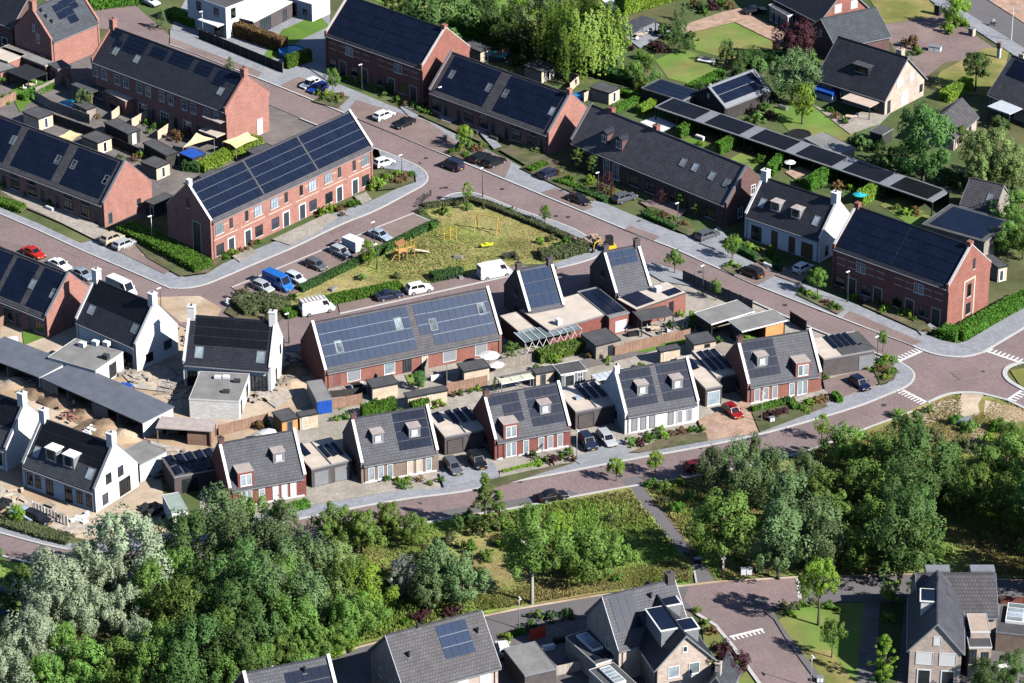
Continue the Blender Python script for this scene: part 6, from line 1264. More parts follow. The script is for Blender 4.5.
    out['mirror'] = MB().box(-.1, .1, -.1, .1, -.08, .08).mesh('mirror', 'paint')
    out['bumper'] = MB().box(-.05, .05, -hw*.72, hw*.72, -.09, .09).mesh('bumper', 'black')
    return out
def car(px, py, kind, ang, col, label, cat='car', name=None, scale=1.0, zr=.10, group=None, extra=None):
    p = at(px, py, CARS[kind]['H']*.5); c = CARS[kind]; M = cached(('car', kind), lambda: car_meshes(kind)); L, hw = c['L'], c['W']/2
    a = R(ang); r = thing(name or {'van': 'delivery_van', 'small_van': 'van'}.get(kind, 'parked_car'), label, cat, (p.x, p.y, zr+.02), a, group); r.scale = (scale,)*3
    off = Vector((L/2, 0, 0))
    def q(me, nm, loc, par=r, rot=None):
        o = put(nm, me, par, loc, rot); o.color = (*col, 1); return o
    q(M['body'], 'body', off); q(M['windscreen'], 'windscreen', off); q(M['rear_window'], 'rear_window', off)
    for m in M['side']: q(m, 'side_window', off)
    for x in (-L*.19, -L*.80):
        for s in (-1, 1):
            w = q(M['wheel'], 'wheel', off+Vector((x, s*(hw-.10), M['rw']))); q(M['rim'], 'rim', (0, 0, 0), w)
    for s in (-1, 1):
        q(M['headlight'], 'headlight', off+Vector((-.10, s*hw*.68, c['nose']-.06))); q(M['taillight'], 'taillight', off+Vector((-L+.01, s*hw*.78, c['tail']-.22)))
        q(M['mirror'], 'mirror', off+Vector((-c['cf']-.45, s*(hw+.08), c['belt']+.06)))
    q(M['plate'], 'number_plate', off+Vector((-L-.01, 0, .55)), r, math.pi); q(M['plate'], 'number_plate', off+Vector((.0, 0, .42)))
    q(M['bumper'], 'bumper', off+Vector((-.03, 0, .34))); q(M['bumper'], 'bumper', off+Vector((-L+.03, 0, .38)))
    return r
W_, K_, DB, SV, GY, BL, RD = (.78,.78,.77), (.012,.013,.016), (.018,.025,.055), (.42,.44,.46), (.10,.11,.125), (.012,.045,.36), (.42,.02,.012)
CG = 'cars parked in the streets'
A1, A2, A3, A5 = -43, 47, 25, 21
PC = [(310,83.5,'hatch',A2+180,W_,'white hatchback beside the bright blue car at the top'), (318,88,'hatch',A2+180,BL,'bright blue hatchback parked by the planter at the top'),
 (384,115,'estate',A2,W_,'white estate left of the black saloon before the top centre terrace'), (404,123,'sedan',A2+180,K_,'black saloon right of the red covered car'),
 (384,162,'hatch',A2-8,W_,'white hatchback at the right end of the six door terrace'), (452,164,'small_van',A1+180,DB,'dark blue people carrier driving at the street junction'),
 (481,157,'estate',A2,K_,'black estate left of its twin by the planter, main street'), (495,161.5,'estate',A2,K_,'black estate with red lights right of the planter, main street'),
 (550,173,'estate',A2,DB,'dark car in the shaded drive left of the column trees'), (578.5,199,'sedan',A1,K_,'black car parked along the main street before the column trees'),
 (625,197,'estate',A2-10,GY,'dark grey estate on the drive before the chimney terrace'), (708,234.5,'estate',A2-8,GY,'grey car on the drive between the chimney terrace and the white pair'),
 (751,271.5,'suv',A1+180,K_,'black boxy car at the main street kerb before the white pair'), (803,267.5,'hatch',A2,W_,'white hatchback on the drive of the white main street pair'),
 (112.5,238,'suv',A2,(.46,.40,.30),'beige high car in the left parking bay'), (124.8,243.5,'estate',A2,SV,'silver estate beside the beige car in the left bay'),
 (33.4,252.5,'sedan',A1,RD,'bright red car parked on the left street'), (59.8,264.5,'sedan',A1,W_,'white saloon behind the red car on the left street'), (82.6,274,'sedan',A1,(.24,.29,.34),'blue grey saloon in line behind the white saloon, left street'),
 (263,286.5,'hatch',A1,SV,'silver hatchback at the left end of the parking bays by the scrub'), (295.5,278,'hatch',A1,(.55,.62,.68),'pale blue hatchback right of the blue van'), (316,264.5,'hatch',A1,GY,'dark grey hatchback alone in the middle of the parking bays'), (340.5,251.5,'hatch',A1,SV,'silver car left of the white box trailer'), (380,235,'sedan',A1,(.32,.39,.46),'silver blue saloon right of the white box trailer'),
 (389,295,'sedan',A3,DB,'dark blue saloon in front of the white high car, playground edge'), (419,288,'suv',A3,W_,'white high car with a sunroof along the playground edge'),
 (453,466,'estate',-68,GY,'dark grey car with pale bonnet on the drive of the brown pair'), (477,460,'suv',-68,K_,'black high car next to the dark grey car, lower street drive'), (587.5,441,'suv',-68,DB,'dark blue car on the drive between the red and white pairs'), (606.7,438,'estate',-68,SV,'silver estate on the drive beside the white pair'),
 (732.7,411,'hatch',-62,(.27,.010,.012),'dark red hatchback on the orange paved drive'), (860,383,'hatch',-60,(.008,.012,.045),'navy blue hatchback before the end garage'), (553,495.5,'sedan',A5,K_,'black saloon parked alone on the lower street'), (698,466,'hatch',A5,(.14,.008,.01),'dark red car half hidden by trees on the lower street'),
 (503,648,'hatch',100,W_,'white car beside the grey garage at the bottom'), (-1,505,'sedan',60,K_,'black car cut by the left edge of the building site'), (755,10,'sedan',20,K_,'black car in the shaded drive at the top right'), (150,1,'sedan',A1,W_,'white car cut by the top edge'), (24,514,'sedan',-35,(.35,.45,.55),'pale blue car behind the little tree, lower left'), (37,517.5,'estate',-35,K_,'black car right of the pale blue car, lower left')]
for x, y, k, a, c, lab in PC: car(x, y, k, a, c, lab, group=CG)
v = car(278,281,'van',A1,(.015,.14,.48),'tall bright blue van in the parking bays', 'van', scale=1.0)
v = car(316.8,306,'van',A3,W_,'white van with a roof rack left of the playground cars', 'van')
mb = MB()
for i in range(7): mb.box(-2.6+i*.62, -2.52+i*.62, -.85, .85, 2.5, 2.56)
mb.box(-2.6, 1.2, -.88, -.82, 2.56, 2.64).box(-2.6, 1.2, .82, .88, 2.56, 2.64); mb.build('roof_rack', 'zinc_top', v)
car(494.5,270,'van',A3,W_,'plain white van at the right end of the playground', 'van')
car(121.5,287,'van',A1,W_,'white van behind the black roofed new house, left street', 'van')
p = at(353,246,1.0); r = thing('box_trailer', 'white box trailer between two silver cars', 'trailer', (p.x, p.y, .12), R(A1))
MB().box(-1.6, 1.6, -.95, .95, .55, 2.3).build('box', 'lamp_white', r); MB().box(1.6, 2.6, -.06, .06, .5, .6).build('drawbar', 'steel_dark', r)
M = cached(('car', 'hatch'), lambda: car_meshes('hatch'))
for s in (-1, 1): w = put('wheel', M['wheel'], r, (-.2, s*.98, .33)); put('rim', M['rim'], w)
# moped and rider, upper right road
p = at(993, 24, .5); r = thing('moped', 'moped ridden along the upper right road', 'moped', (p.x, p.y, .11), R(20))
MB().tube([(-.55,0,.5),(-.1,0,.45),(.35,0,.55),(.55,0,1.0)], [.16,.13,.1,.05], 8).build('body', 'black', r)
for x in (-.55, .62): w = put('wheel', M['wheel'], r, (x, 0, .26), None, (.8, .5, .8)); put('rim', M['rim'], w)
MB().tube([(.5,-.32,1.05),(.56,0,1.05),(.5,.32,1.05)], .025, 5).build('handlebar', 'steel_dark', r); MB().box(-.6,.05,-.14,.14,.66,.76).build('seat', 'black', r)
def person(label, loc, rz, pose, top, trousers, bare=True):
    "one continuous skinned figure; pose: list of (joint, xyz, radius, parent)"
    names = [q[0] for q in pose]; me = bpy.data.meshes.new('person')
    me.from_pydata([q[1] for q in pose], [(i, names.index(q[3])) for i, q in enumerate(pose) if q[3]], [])
    o = put('person', me, None, loc, rz); sk = o.modifiers.new('skin', 'SKIN'); sk.use_smooth_shade = True
    for i, q in enumerate(pose): me.skin_vertices[0].data[i].radius = (q[2], q[2])
    me.skin_vertices[0].data[0].use_root = True
    return o
def finish_person(o, label, top, trousers, zc):
    dg = bpy.context.evaluated_depsgraph_get(); me = bpy.data.meshes.new_from_object(o.evaluated_get(dg)); o.modifiers.clear(); o.data = me
    me.materials.clear()
    for k in (trousers, top, 'skin', 'hair'): me.materials.append(MATS[k])
    for f in me.polygons:
        z = f.center.z; x = f.center.x; f.material_index = 3 if z > zc[3] else 2 if z > zc[2] else 1 if z > zc[1] else 0
    tag(o, label, 'person')
def add_skin(o):
    bm = bmesh.new(); bm.from_mesh(o.data); bm.verts.layers.skin.verify(); bm.to_mesh(o.data); bm.free()
def make_person(label, loc, rz, pose, top, trousers, zc):
    names = [q[0] for q in pose]; bm = bmesh.new(); sl = bm.verts.layers.skin.verify(); vs = []
    for i, q in enumerate(pose):
        v = bm.verts.new(q[1]); v[sl].radius = (q[2], q[2]); v[sl].use_root = i == 0; vs.append(v)
    for i, q in enumerate(pose):
        if q[3]: bm.edges.new((vs[i], vs[names.index(q[3])]))
    me = bpy.data.meshes.new('person'); bm.to_mesh(me); bm.free(); o = put('person', me, None, loc, rz)
    o.modifiers.new('skin', 'SKIN').use_smooth_shade = True; sb = o.modifiers.new('sub', 'SUBSURF'); sb.levels = sb.render_levels = 1
    bpy.context.view_layer.update(); finish_person(o, label, top, trousers, zc); return o
SIT = [('pelvis',(-.2,0,.84),.15,None),('chest',(-.12,0,1.2),.17,'pelvis'),('neck',(-.08,0,1.42),.06,'chest'),('head',(-.05,0,1.58),.11,'neck'),('crown',(-.06,0,1.68),.08,'head')]
for s, t in ((1,'l'),(-1,'r')): SIT += [('sh'+t,(-.1,.2*s,1.34),.07,'chest'),('el'+t,(.12,.28*s,1.12),.05,'sh'+t),('ha'+t,(.45,.28*s,1.1),.04,'el'+t),('hip'+t,(-.18,.1*s,.8),.1,'pelvis'),('kn'+t,(.22,.16*s,.72),.075,'hip'+t),('an'+t,(.16,.16*s,.32),.05,'kn'+t),('to'+t,(.34,.17*s,.28),.04,'an'+t)]
make_person('rider with pale jacket sitting on the moped', (r.location.x, r.location.y, .11), R(20), SIT, 'cloth_pale', 'cloth_dark', (0, .92, 1.44, 1.62))
STD = [('pelvis',(0,0,.95),.14,None),('chest',(0,0,1.32),.16,'pelvis'),('neck',(0,0,1.5),.06,'chest'),('head',(.02,0,1.64),.1,'neck'),('crown',(.01,0,1.74),.075,'head')]
for s, t in ((1,'l'),(-1,'r')): STD += [('sh'+t,(0,.2*s,1.43),.07,'chest'),('el'+t,(.04,.26*s,1.15),.05,'sh'+t),('ha'+t,(.2,.25*s,.95),.04,'el'+t),('hip'+t,(0,.1*s,.9),.1,'pelvis'),('kn'+t,(.06*s,.12*s,.5),.07,'hip'+t),('an'+t,(.02*s,.12*s,.09),.05,'kn'+t),('to'+t,(.18+.02*s,.13*s,.04),.04,'an'+t)]
p = at(74, 404, .9); make_person('builder in dark clothes standing in the open carport block', (p.x, p.y, .02), R(200), STD, 'cloth_pale', 'cloth_dark', (0, .98, 1.5, 1.7))
# mini digger
p = at(609, 247, .8); r = thing('mini_digger', 'yellow mini digger with dark cab on the corner pavement', 'digger', (p.x, p.y, .14), R(200))
for s in (-1, 1):
    MB().prism_x([(-.2,0),(.2,0),(.2,.5),(-.2,.5)], -1.0, 1.0).build('track', 'tyre', r, (0, s*.7, 0))
MB().box(-1.0, .8, -.75, .75, .52, 1.15).build('body', 'yellow', r); MB().hexa([(-.6,-.6,1.16),(.6,-.6,1.16),(.6,.6,1.16),(-.6,.6,1.16)], [(-.5,-.52,2.5),(.45,-.52,2.5),(.45,.52,2.5),(-.5,.52,2.5)]).build('cab', 'car_glass', r)
MB().box(-.56,.5,-.56,.56,2.505,2.6).build('cab_roof', 'black', r); a = MB().tube([(.8,0,.9),(1.6,0,2.3),(2.5,0,1.7)], .13, 6).build('arm', 'yellow', r)
MB().tube([(2.5,0,1.7),(2.7,0,.6)], .09, 6).build('stick', 'yellow', a); MB().hexa([(2.5,-.3,.3),(2.95,-.3,.3),(2.95,.3,.3),(2.5,.3,.3)], [(2.55,-.3,.7),(2.8,-.3,.7),(2.8,.3,.7),(2.55,.3,.7)]).build('bucket', 'steel_dark', a)
def pile(px, py, label, cat, n, m, sx, hs, name='pile', seed=1, box=(.5,.3,.25), z0=.02):
    p = at(px, py, .2); g = random.Random(seed); mb = MB()
    for i in range(n):
        x, y = g.gauss(0, sx), g.gauss(0, sx); z = g.uniform(0, hs); a = g.random()*3; c, s_ = math.cos(a), math.sin(a); w, d, h = [k*g.uniform(.6, 1.4)/2 for k in box]
        P4 = [(x+u*c-v_*s_, y+u*s_+v_*c) for u, v_ in ((-w,-d),(w,-d),(w,d),(-w,d))]
        mb.hexa([(q[0], q[1], z) for q in P4], [(q[0], q[1], z+h*2) for q in P4])
    return tag(mb.build(name, m, None, (p.x, p.y, z0)), label, cat)
def heap(px, py, r, h, label, m='sand', seed=1, z0=.0):
    p = at(px, py, 0); g = random.Random(seed); mb = MB(); k = 16; vs = [(0, 0, h)]; rings = 4
    for j in range(1, rings+1):
        for i in range(k):
            a = 2*math.pi*i/k; rr = r*j/rings*(1+.2*g.uniform(-1, 1)); vs.append((rr*math.cos(a), rr*math.sin(a)*.8, max(0, h*(1-j/rings)**1.1+(g.uniform(-.18, .18)*h if j < rings else 0))))
    fs = [(0, 1+i, 1+(i+1) % k) for i in range(k)]+[(1+(j-1)*k+i, 1+j*k+i, 1+j*k+(i+1) % k, 1+(j-1)*k+(i+1) % k) for j in range(1, rings) for i in range(k)]
    return tag(mb.add(vs, fs).build('earth_heap', m, None, (p.x, p.y, z0), None, True), label, 'earth heap')
pile(589, 241, 'stack of orange paving stones beside the digger', 'paving stones', 26, 'paver_orange', .9, .5, 'paving_stones', z0=.2)
pile(597, 246, 'dark building material beside the digger', 'materials', 12, 'wood_dark', .7, .5, 'building_material', 4, z0=.2)
for i, (x, y, rr, h, lab) in enumerate(((297,371,2.6,1.5,'brown earth heap by the dark red gable on the building site'), (45,392,4.0,1.2,'long earth bank before the carports, left'), (62,400,4.2,1.3,'earth bank with rubble before the carports'), (104,428,4.5,1.5,'earth heap beneath the carport block right end'), (124,437,3.2,1.2,'earth heap behind the white annex'), (18,383,3.4,1.0,'earth bank at the left end of the carport block'), (292,385,3.0,.8,'pale sand heap between the white house and the container'), (150,375,3.0,.5,'low sand mound near the white gable'), (86,415,3.6,1.2,'earth bank in the middle of the carport front'))):
    heap(x, y, rr, h, lab, 'earth' if i in (0, 1, 2, 3, 8) else 'sand', i+2)
pile(71, 417, 'pile of red brick rubble in the carport yard', 'rubble', 30, 'brick_orange', 1.1, .5, 'rubble_pile', 2)
pile(122, 386, 'blue tarpaulin bundle on the sand', 'tarpaulin', 14, 'blue', .6, .25, 'tarpaulin', 3, (.9,.6,.2))
pile(88, 434, 'white building blocks behind the lower left white house', 'blocks', 14, 'plaster_white', .9, .5, 'building_blocks', 5, (.9,.5,.4))
pile(172, 385, 'scattered planks in the shade beside the white house', 'planks', 16, 'wood_grey', 1.4, .3, 'planks', 6, (2.2,.2,.1))
pile(178, 398, 'pale planks leaning by the flat extension', 'planks', 8, 'wood_pale', 1.2, .2, 'planks', 7, (3.0,.2,.1))
pile(108, 422, 'red wheelbarrow load before the carport block', 'wheelbarrow', 6, 'red', .35, .5, 'wheelbarrow_load', 8, (.7,.6,.4))
pile(152, 512, 'dark site waste behind the site cabin', 'waste pile', 22, 'frame_dark', 1.0, .7, 'waste_pile', 9, (.9,.6,.4))
pile(80, 519, 'white sacks on the sandy track', 'sacks', 10, 'canvas_white', .9, .25, 'sacks', 10, (.9,.5,.3))
pile(52, 519, 'grey pallets on the lower left track', 'pallets', 10, 'wood_grey', 1.0, .4, 'pallets', 11, (1.2,.9,.2))
pile(180, 335, 'building debris between the two new white houses', 'debris', 18, 'wood_grey', 1.3, .3, 'debris', 12)
pile(300, 360, 'black plastic pipes by the dark red gable', 'pipes', 14, 'black', 1.2, .3, 'pipes', 13, (2.0,.15,.15))
pile(-4, 606, 'blue container seen through the trees at the left edge', 'container', 3, 'blue', .3, .4, 'blue_container', 14, (4,2,2))
pile(229, 304, 'white boulder on the bend beside the scrub', 'boulder', 3, 'coping', .2, .2, 'boulder', 15, (.7,.7,.6))
for i, (x, y, m, lab) in enumerate(((128,372,'wood_grey','grey timber rubble beside the unfinished flat extension'), (140,380,'gravel_grey','grey stone rubble on the sand by the white gable'), (262,396,'gravel_grey','grey stone rubble right of the flat extension'), (282,382,'wood_grey','old planks on the sand beside the earth heap'), (60,390,'steel','steel pipes on the earth before the carports'), (36,384,'gravel_grey','grey stone rubble at the left end of the earth bank'), (160,456,'wood_grey','grey timber offcuts behind the grey roofed annex'), (156,472,'steel_dark','dark pallets beside the grey roofed annex'), (105,366,'wood_pale','pale timber stack against the unfinished extension'), (198,430,'canvas_white','white big bags in front of the garden room'), (12,500,'wood_pale','pale board stack on the lower left track'), (200,345,'steel_dark','dark drums between the new white houses'))):
    pile(x, y, lab, 'rubble', 18, m, 1.1, .35, ('rubble_pile','stone_rubble')[i % 2], 40+i, (1.0,.4,.2))
# lamps
LM = {}
def lamp(px, py, h, label, dark=True, ang=-135, arm=.7):
    "px, py: lantern in the picture"
    p = at(px, py, h); r = thing('street_lamp', label, 'street lamp', (p.x, p.y, .02), R(ang), 'street lamps'); rank(r, 'street lamps', label) if '{}' in label else None
    k = (dark, h)
    if k not in LM:
        LM[k] = (MB().tube([(0,0,0),(0,0,h*.3),(0,0,h)], [.09,.065,.05], 8).mesh('pole', 'steel_dark' if dark else 'steel', True), MB().hexa([(-.1,-.12,h-.02),(arm,-.16,h+.03),(arm,.16,h+.03),(-.1,.12,h-.02)], [(-.1,-.08,h+.10),(arm,-.10,h+.12),(arm,.10,h+.12),(-.1,.08,h+.10)]).mesh('lantern', 'lamp_white'),
                 MB().tube([(0,0,0),(0,0,1.0)], .11, 8).mesh('base', 'steel_dark' if dark else 'steel'))
    for nm, me in zip(('pole', 'lantern', 'base'), LM[k]): put(nm, me, r)
LB = 'street lamp, {} from the left among all street lamps'
for x, y, h, d in ((151,216,5.2,0),(160,288,5.2,1),(288,313.5,5.2,1),(482.5,168,5.5,1),(374,222,5,1),(441,87,5.2,1),(361.5,64.5,5,1),(598.5,172.5,5,1),(678,203,5,1),(703.5,265.5,5.2,1),(849,271.5,5.5,1),(577,430,5.2,0),(762.5,392.5,5.2,0),(519,597.5,4.9,0),(271,664.5,4.9,0),(812,656,4.9,0),(202,11.5,5,0),(401.5,155,5,1),(878,336.5,5,1),(376.5,244,4.5,1)):
    lamp(x, y, h, LB, bool(d), -135 if y < 350 else -70)
p = at(1013, 16, 5); r = thing('flagpole', 'thin tall pale pole beside the upper right road', 'pole', (p.x, p.y, 0)); MB().tube([(0,0,0),(0,0,7)], [.09,.05], 6).build('pole', 'lamp_white', r)
# signs, boxes, posts
p = at(722.7, 573, 0); r = thing('sign_post', 'white post with a blue sign where the cycle path meets the bottom road', 'sign', (p.x, p.y, 0), R(20))
MB().tube([(0,0,0),(0,0,3.6)], .07, 8).build('post', 'lamp_white', r); MB().box(-.35,.35,-.1,-.06,3.1,3.6).build('sign_face', 'blue', r); MB().box(-.3,.3,-.1,-.06,2.2,2.5).build('sign_plate', 'lamp_white', r)
def cabinet(px, py, w, h, m, label, name='utility_cabinet', ang=0, d=.5):
    p = at(px, py, h/2); r = thing(name, label, 'cabinet', (p.x, p.y, .02), R(ang)); MB().box(-w/2, w/2, -d/2, d/2, 0, h).build('body', m, r); MB().box(-w/2-.05, w/2+.05, -d/2-.05, d/2+.05, h+.002, h+.08).build('lid', 'zinc', r); MB().box(-.02,.02,-d/2-.02,-d/2-.003,.1,h-.1).build('door_gap', 'steel_dark', r)
cabinet(746.5, 572, 1.5, 1.2, 'lamp_white', 'grey white cabinet beside the bottom junction under the dark bush')
cabinet(771.8, 420.5, .7, 1.0, 'lamp_white', 'small white cabinet on the pavement before the last red pair', ang=20)
cabinet(963.5, 422, 2.4, 1.0, 'green_metal', 'green box in the dry grass below the crossroads', ang=-8, d=1.2)
cabinet(445, 137.5, .8, 1.1, 'steel_dark', 'dark litter bin on the pavement before the low solar terrace', 'litter_bin')
cabinet(698, 561, .9, .8, 'black', 'black bin beside the cycle path', 'litter_bin'); cabinet(820, 680, .8, .9, 'lamp_white', 'white cabinet below the bottom street lamp')
cabinet(935, 48.5, 2.2, .9, 'lamp_white', 'small pale trailer parked on the upper right drive', 'small_trailer', -20, 1.2); cabinet(938, 10, 1.1, 2.0, 'frame_dark', 'dark garden pillar box by the upper right road', ang=-40, d=1.0)
cabinet(972, 32, 1.0, 1.4, 'brick_pink', 'brick gate pillar beside the bright round tree', 'gate_pillar', -40, 1.0); 
p = at(998.6, 58, 0); r = thing('letterbox_pillar', 'tall white pillar with brown top on the dry lawn', 'pillar', (p.x, p.y, 0), R(-30)); MB().box(-.3,.3,-.3,.3,0,2.0).build('shaft', 'plaster_white', r); MB().box(-.4,.4,-.4,.4,2.0,3.1).build('head', 'brick_brown', r)
p = at(719.5, 604, 0)
# gardens: pools, sails, parasols, furniture
def disc(px, py, rad, h, m, rim, label, cat, name, z0=.05):
    p = at(px, py, h); r = thing(name, label, cat, (p.x, p.y, z0)); k = 24; c = [(rad*math.cos(2*math.pi*i/k), rad*math.sin(2*math.pi*i/k)) for i in range(k)]; c2 = [(x*1.06, y*1.06) for x, y in c]
    MB().prism_z(c, 0, h-.12).build('surface', m, r); mb = MB(); n = k
    mb.add([(x, y, 0) for x, y in c2]+[(x, y, h) for x, y in c2]+[(x, y, h) for x, y in c], [(i, (i+1) % n, (i+1) % n+n, i+n) for i in range(n)]+[(i+n, (i+1) % n+n, (i+1) % n+2*n, i+2*n) for i in range(n)]); mb.build('rim', rim, r)
disc(292, 50, 2.3, 1.1, 'pool', 'blue', 'round blue pool beside the fresh lawn at the top', 'pool', 'pool')
disc(68, 104, 1.7, .6, 'pool', 'turquoise', 'turquoise pool in a fenced yard, upper left', 'pool', 'pool')
disc(498, 54, 1.8, .9, 'turquoise', 'steel_dark', 'turquoise pool behind the tall top centre terrace', 'pool', 'pool')
disc(581, 95, 1.3, .6, 'pool', 'blue', 'small blue pool between the two timber sheds at top centre', 'pool', 'pool')
disc(799, 134, 2.0, .8, 'black', 'steel_dark', 'round black trampoline behind the solar carport', 'trampoline', 'trampoline')
def parasol(px, py, rad, h, m, label):
    p = at(px, py, h); r = thing('parasol', label, 'parasol', (p.x, p.y, .05)); k = 8; c = [(rad*math.cos(2*math.pi*i/k), rad*math.sin(2*math.pi*i/k), h-.45) for i in range(k)]
    MB().add([(0, 0, h)]+c+[(0, 0, h-.06)]+[(x, y, z-.04) for x, y, z in c], [(0, 1+i, 1+(i+1) % k) for i in range(k)]+[(9, 10+(i+1) % k, 10+i) for i in range(k)]).build('canopy', m, r); MB().tube([(0,0,0),(0,0,h-.1)], .035, 6).build('pole', 'lamp_white', r)
parasol(489.4, 353, 1.6, 2.6, 'canvas_white', 'white parasol at the right end of the middle terrace gardens'); parasol(860, 192, 1.2, 2.4, 'turquoise', 'turquoise parasol behind the crossroads terrace'); parasol(268, 430, 1.3, 2.4, 'canvas_white', 'white parasol behind the red pair, beside the black roofed shed'); parasol(496, 362, 1.3, 1.6, 'canvas_white', 'lower pale parasol beside the white one'); parasol(790, 160, 1.0, 2.3, 'canvas_white', 'pale parasol in the garden behind the white main street pair')
def sail(pts, hs, label):
    w = [at(x, y, h) for (x, y), h in zip(pts, hs)]; o = w[0].copy(); o.z = 0; r = thing('sun_sail', label, 'sun sail', o); n = len(w); c = sum(w, Vector())/n-Vector((0, 0, .15))
    vs = [c-o]+[q-o for q in w]; mids = [((w[i]+w[(i+1) % n])/2*.86+c*.14)-o for i in range(n)]; vs += mids
    f = [(0, 1+i, 1+n+i) for i in range(n)]+[(0, 1+n+i, 1+(i+1) % n) for i in range(n)]
    vs2 = [Vector(v)-Vector((0, 0, .03)) for v in vs]; m = len(vs)
    MB().add(list(vs)+vs2, f+[(a+m, c_+m, b+m) for a, b, c_ in f]).build('cloth', 'canvas_cream', r)
    for q in w: MB().tube([Vector((q.x-o.x, q.y-o.y, 0)), q-o], .05, 6).build('post', 'wood_grey', r)
sail([(183,147.5),(196.4,132.6),(214,138.7)], [2.2,3.6,2.8], 'three cornered yellow sun sail left of its larger twin'); sail([(222.7,141.4),(247.4,131.7),(258,138.7),(236,148.4)], [2.6,3.2,2.4,2.4], 'larger four cornered yellow sun sail before the pink end wall')
sail([(57,137),(70,130),(82,134),(72,141)], [2.4,2.4,2.4,2.4], 'pale sail cloth behind the left solar terrace')
def table_set(px, py, label, m='wood_pale', n=4, rz=0):
    p = at(px, py, .4); r = thing('garden_table', label, 'garden table', (p.x, p.y, .06), R(rz)); MB().box(-.8,.8,-.45,.45,.70,.75).build('tabletop', m, r)
    for x in (-.7,.7):
        for y in (-.38,.38): MB().box(x-.04,x+.04,y-.04,y+.04,0,.698).build('leg', m, r)
def chair(px, py, label, group, m='frame_white', rz=0):
    p = at(px, py, .4); r = thing('garden_chair', label, 'garden chair', (p.x, p.y, .06), R(rz), group); rank(r, group, label)
    MB().box(-.3,.3,-.3,.3,.36,.46).build('seat', m, r); MB().box(-.3,-.22,-.3,.3,.463,.95).build('backrest', m, r)
    for x in (-.26,.26):
        for y in (-.26,.26): MB().box(x-.03,x+.03,y-.03,y+.03,0,.357).build('leg', 'frame_dark', r)
for x, y, rz, lab in ((254,25,-40,'long pale table under the grey wing of the white cubic house'), (640,36,30,'table in the black garden pavilion'), (655,330,20,'table under the dark patio canopy'), (395,371,20,'table before the middle brick terrace'), (30,86,-30,'table on the shaded terrace near the top left corner'), (560,350,20,'table under the glass roofed terrace'), (850,118,-20,'table on the patio below the pale brick gable'), (172,434,10,'table in the timber garden room')): table_set(x, y, lab, 'wood_pale', 4, rz)
for x, y, rz in ((633,35,40),(637,39,100),(646,33,200),(650,31,240),(649,328,0),(660,333,180),(663,328,200),(668,331,30),(553,352,10),(566,347,180),(545,349,60),(390,372,0),(401,369,180),(378,377,40),(362,384,90),(352,388,50),(25,88,0),(35,84,180),(248,26,0),(260,23,180),(494,365,20),(503,362,200),(604,343,70),(845,120,0),(856,116,200)):
    chair(x, y, 'garden chair, {} from the left among all garden chairs', 'garden chairs', 'frame_white' if (x*7) % 3 else 'frame_grey', rz)
p = at(826, 94, 1); r = thing('covered_bench', 'bright blue covered garden bench beside the pale brick gable house', 'garden furniture', (p.x, p.y, .05), R(-40)); MB().prism_x([(-.9,1.2),(.9,1.2),(.9,1.7),(0,2.1),(-.9,1.7)], -2, 2).build('cover', 'blue', r); MB().box(-1.9,1.9,-.8,.8,0,1.19).build('frame', 'frame_white', r)
p = at(712, 47, .2); r = thing('garden_bench', 'white garden bench between the two top lawns', 'bench', (p.x-0, p.y, .06), R(-25)); 
r.location = (at(706,62,.3).x, at(706,62,.3).y, .06); MB().box(-1.6,1.6,-.3,.3,.4,.5).build('seat', 'frame_white', r); MB().box(-1.6,1.6,.3,.36,.5,1.0).build('backrest', 'frame_white', r)
for x in (-1.4, 1.4): MB().box(x-.05, x+.05, -.25, .25, 0, .4).build('leg', 'frame_white', r)
lay('patio', [(687,86),(713,75),(730,77),(728,82),(705,90)], 'coping', 'lawn'); lay('patio', [(598,-4),(625,-10),(640,2),(612,10)], 'coping', 'lawn'); lay('patio', [(621,34),(655,22),(672,30),(640,48)], 'paver_grey', 'lawn'); lay('path', [(812,104),(842,118),(860,112),(890,114),(880,124),(850,134)], 'paver_beige', 'lawn'); lay('path', [(680,26),(722,12),(740,8),(790,36),(780,44),(735,22),(684,34)], 'paver_orange', 'lawn')
lay('patio', [(640,122),(655,116),(677,125),(662,132)], 'coping', 'lawn'); lay('patio', [(785,172),(800,166),(812,172),(800,182)], 'paver_orange', 'lawn'); lay('patio', [(640,330),(670,318),(684,328),(660,340)], 'paver_beige', 'lawn'); lay('patio', [(500,376),(620,352),(650,352),(520,384)], 'paver_dark', 'lawn')
# playground
p = at(405, 258, 0); r = thing('climbing_frame', 'orange timber climbing frame with slide and tyre on the playground', 'play equipment', (p.x, p.y, .06), R(25)); r.scale = (.85, .85, .9)
for x in (-1.6, 0, 1.6):
    for y in (-.9, .9): MB().tube([(x, y, 0), (x, y, 3.3+.4*(x == 0))], .09, 6).build('post', 'orange', r)
MB().box(-1.6, .1, -.9, .9, 1.5, 1.62).build('platform', 'orange', r); MB().box(.1, 1.7, -.95, -.85, 2.2, 2.4).build('beam', 'orange', r); MB().box(-1.7, .1, -.96, -.86, 1.63, 2.3).build('panel', 'wood_orange', r)
MB().hexa([(-1.7,-1.0,2.75),(0,-1.0,3.3),(0,1.0,3.3),(-1.7,1.0,2.75)], [(-1.7,-1.0,2.85),(0,-1.0,3.4),(0,1.0,3.4),(-1.7,1.0,2.85)]).build('roof', 'wood_orange', r)
MB().hexa([(1.7,-.35,1.3),(5.0,-.35,.15),(5.0,.35,.15),(1.7,.35,1.3)], [(1.7,-.35,1.42),(5.0,-.35,.27),(5.0,.35,.27),(1.7,.35,1.42)]).build('slide', 'wood_pale', r)
tb = MB(); k = 12
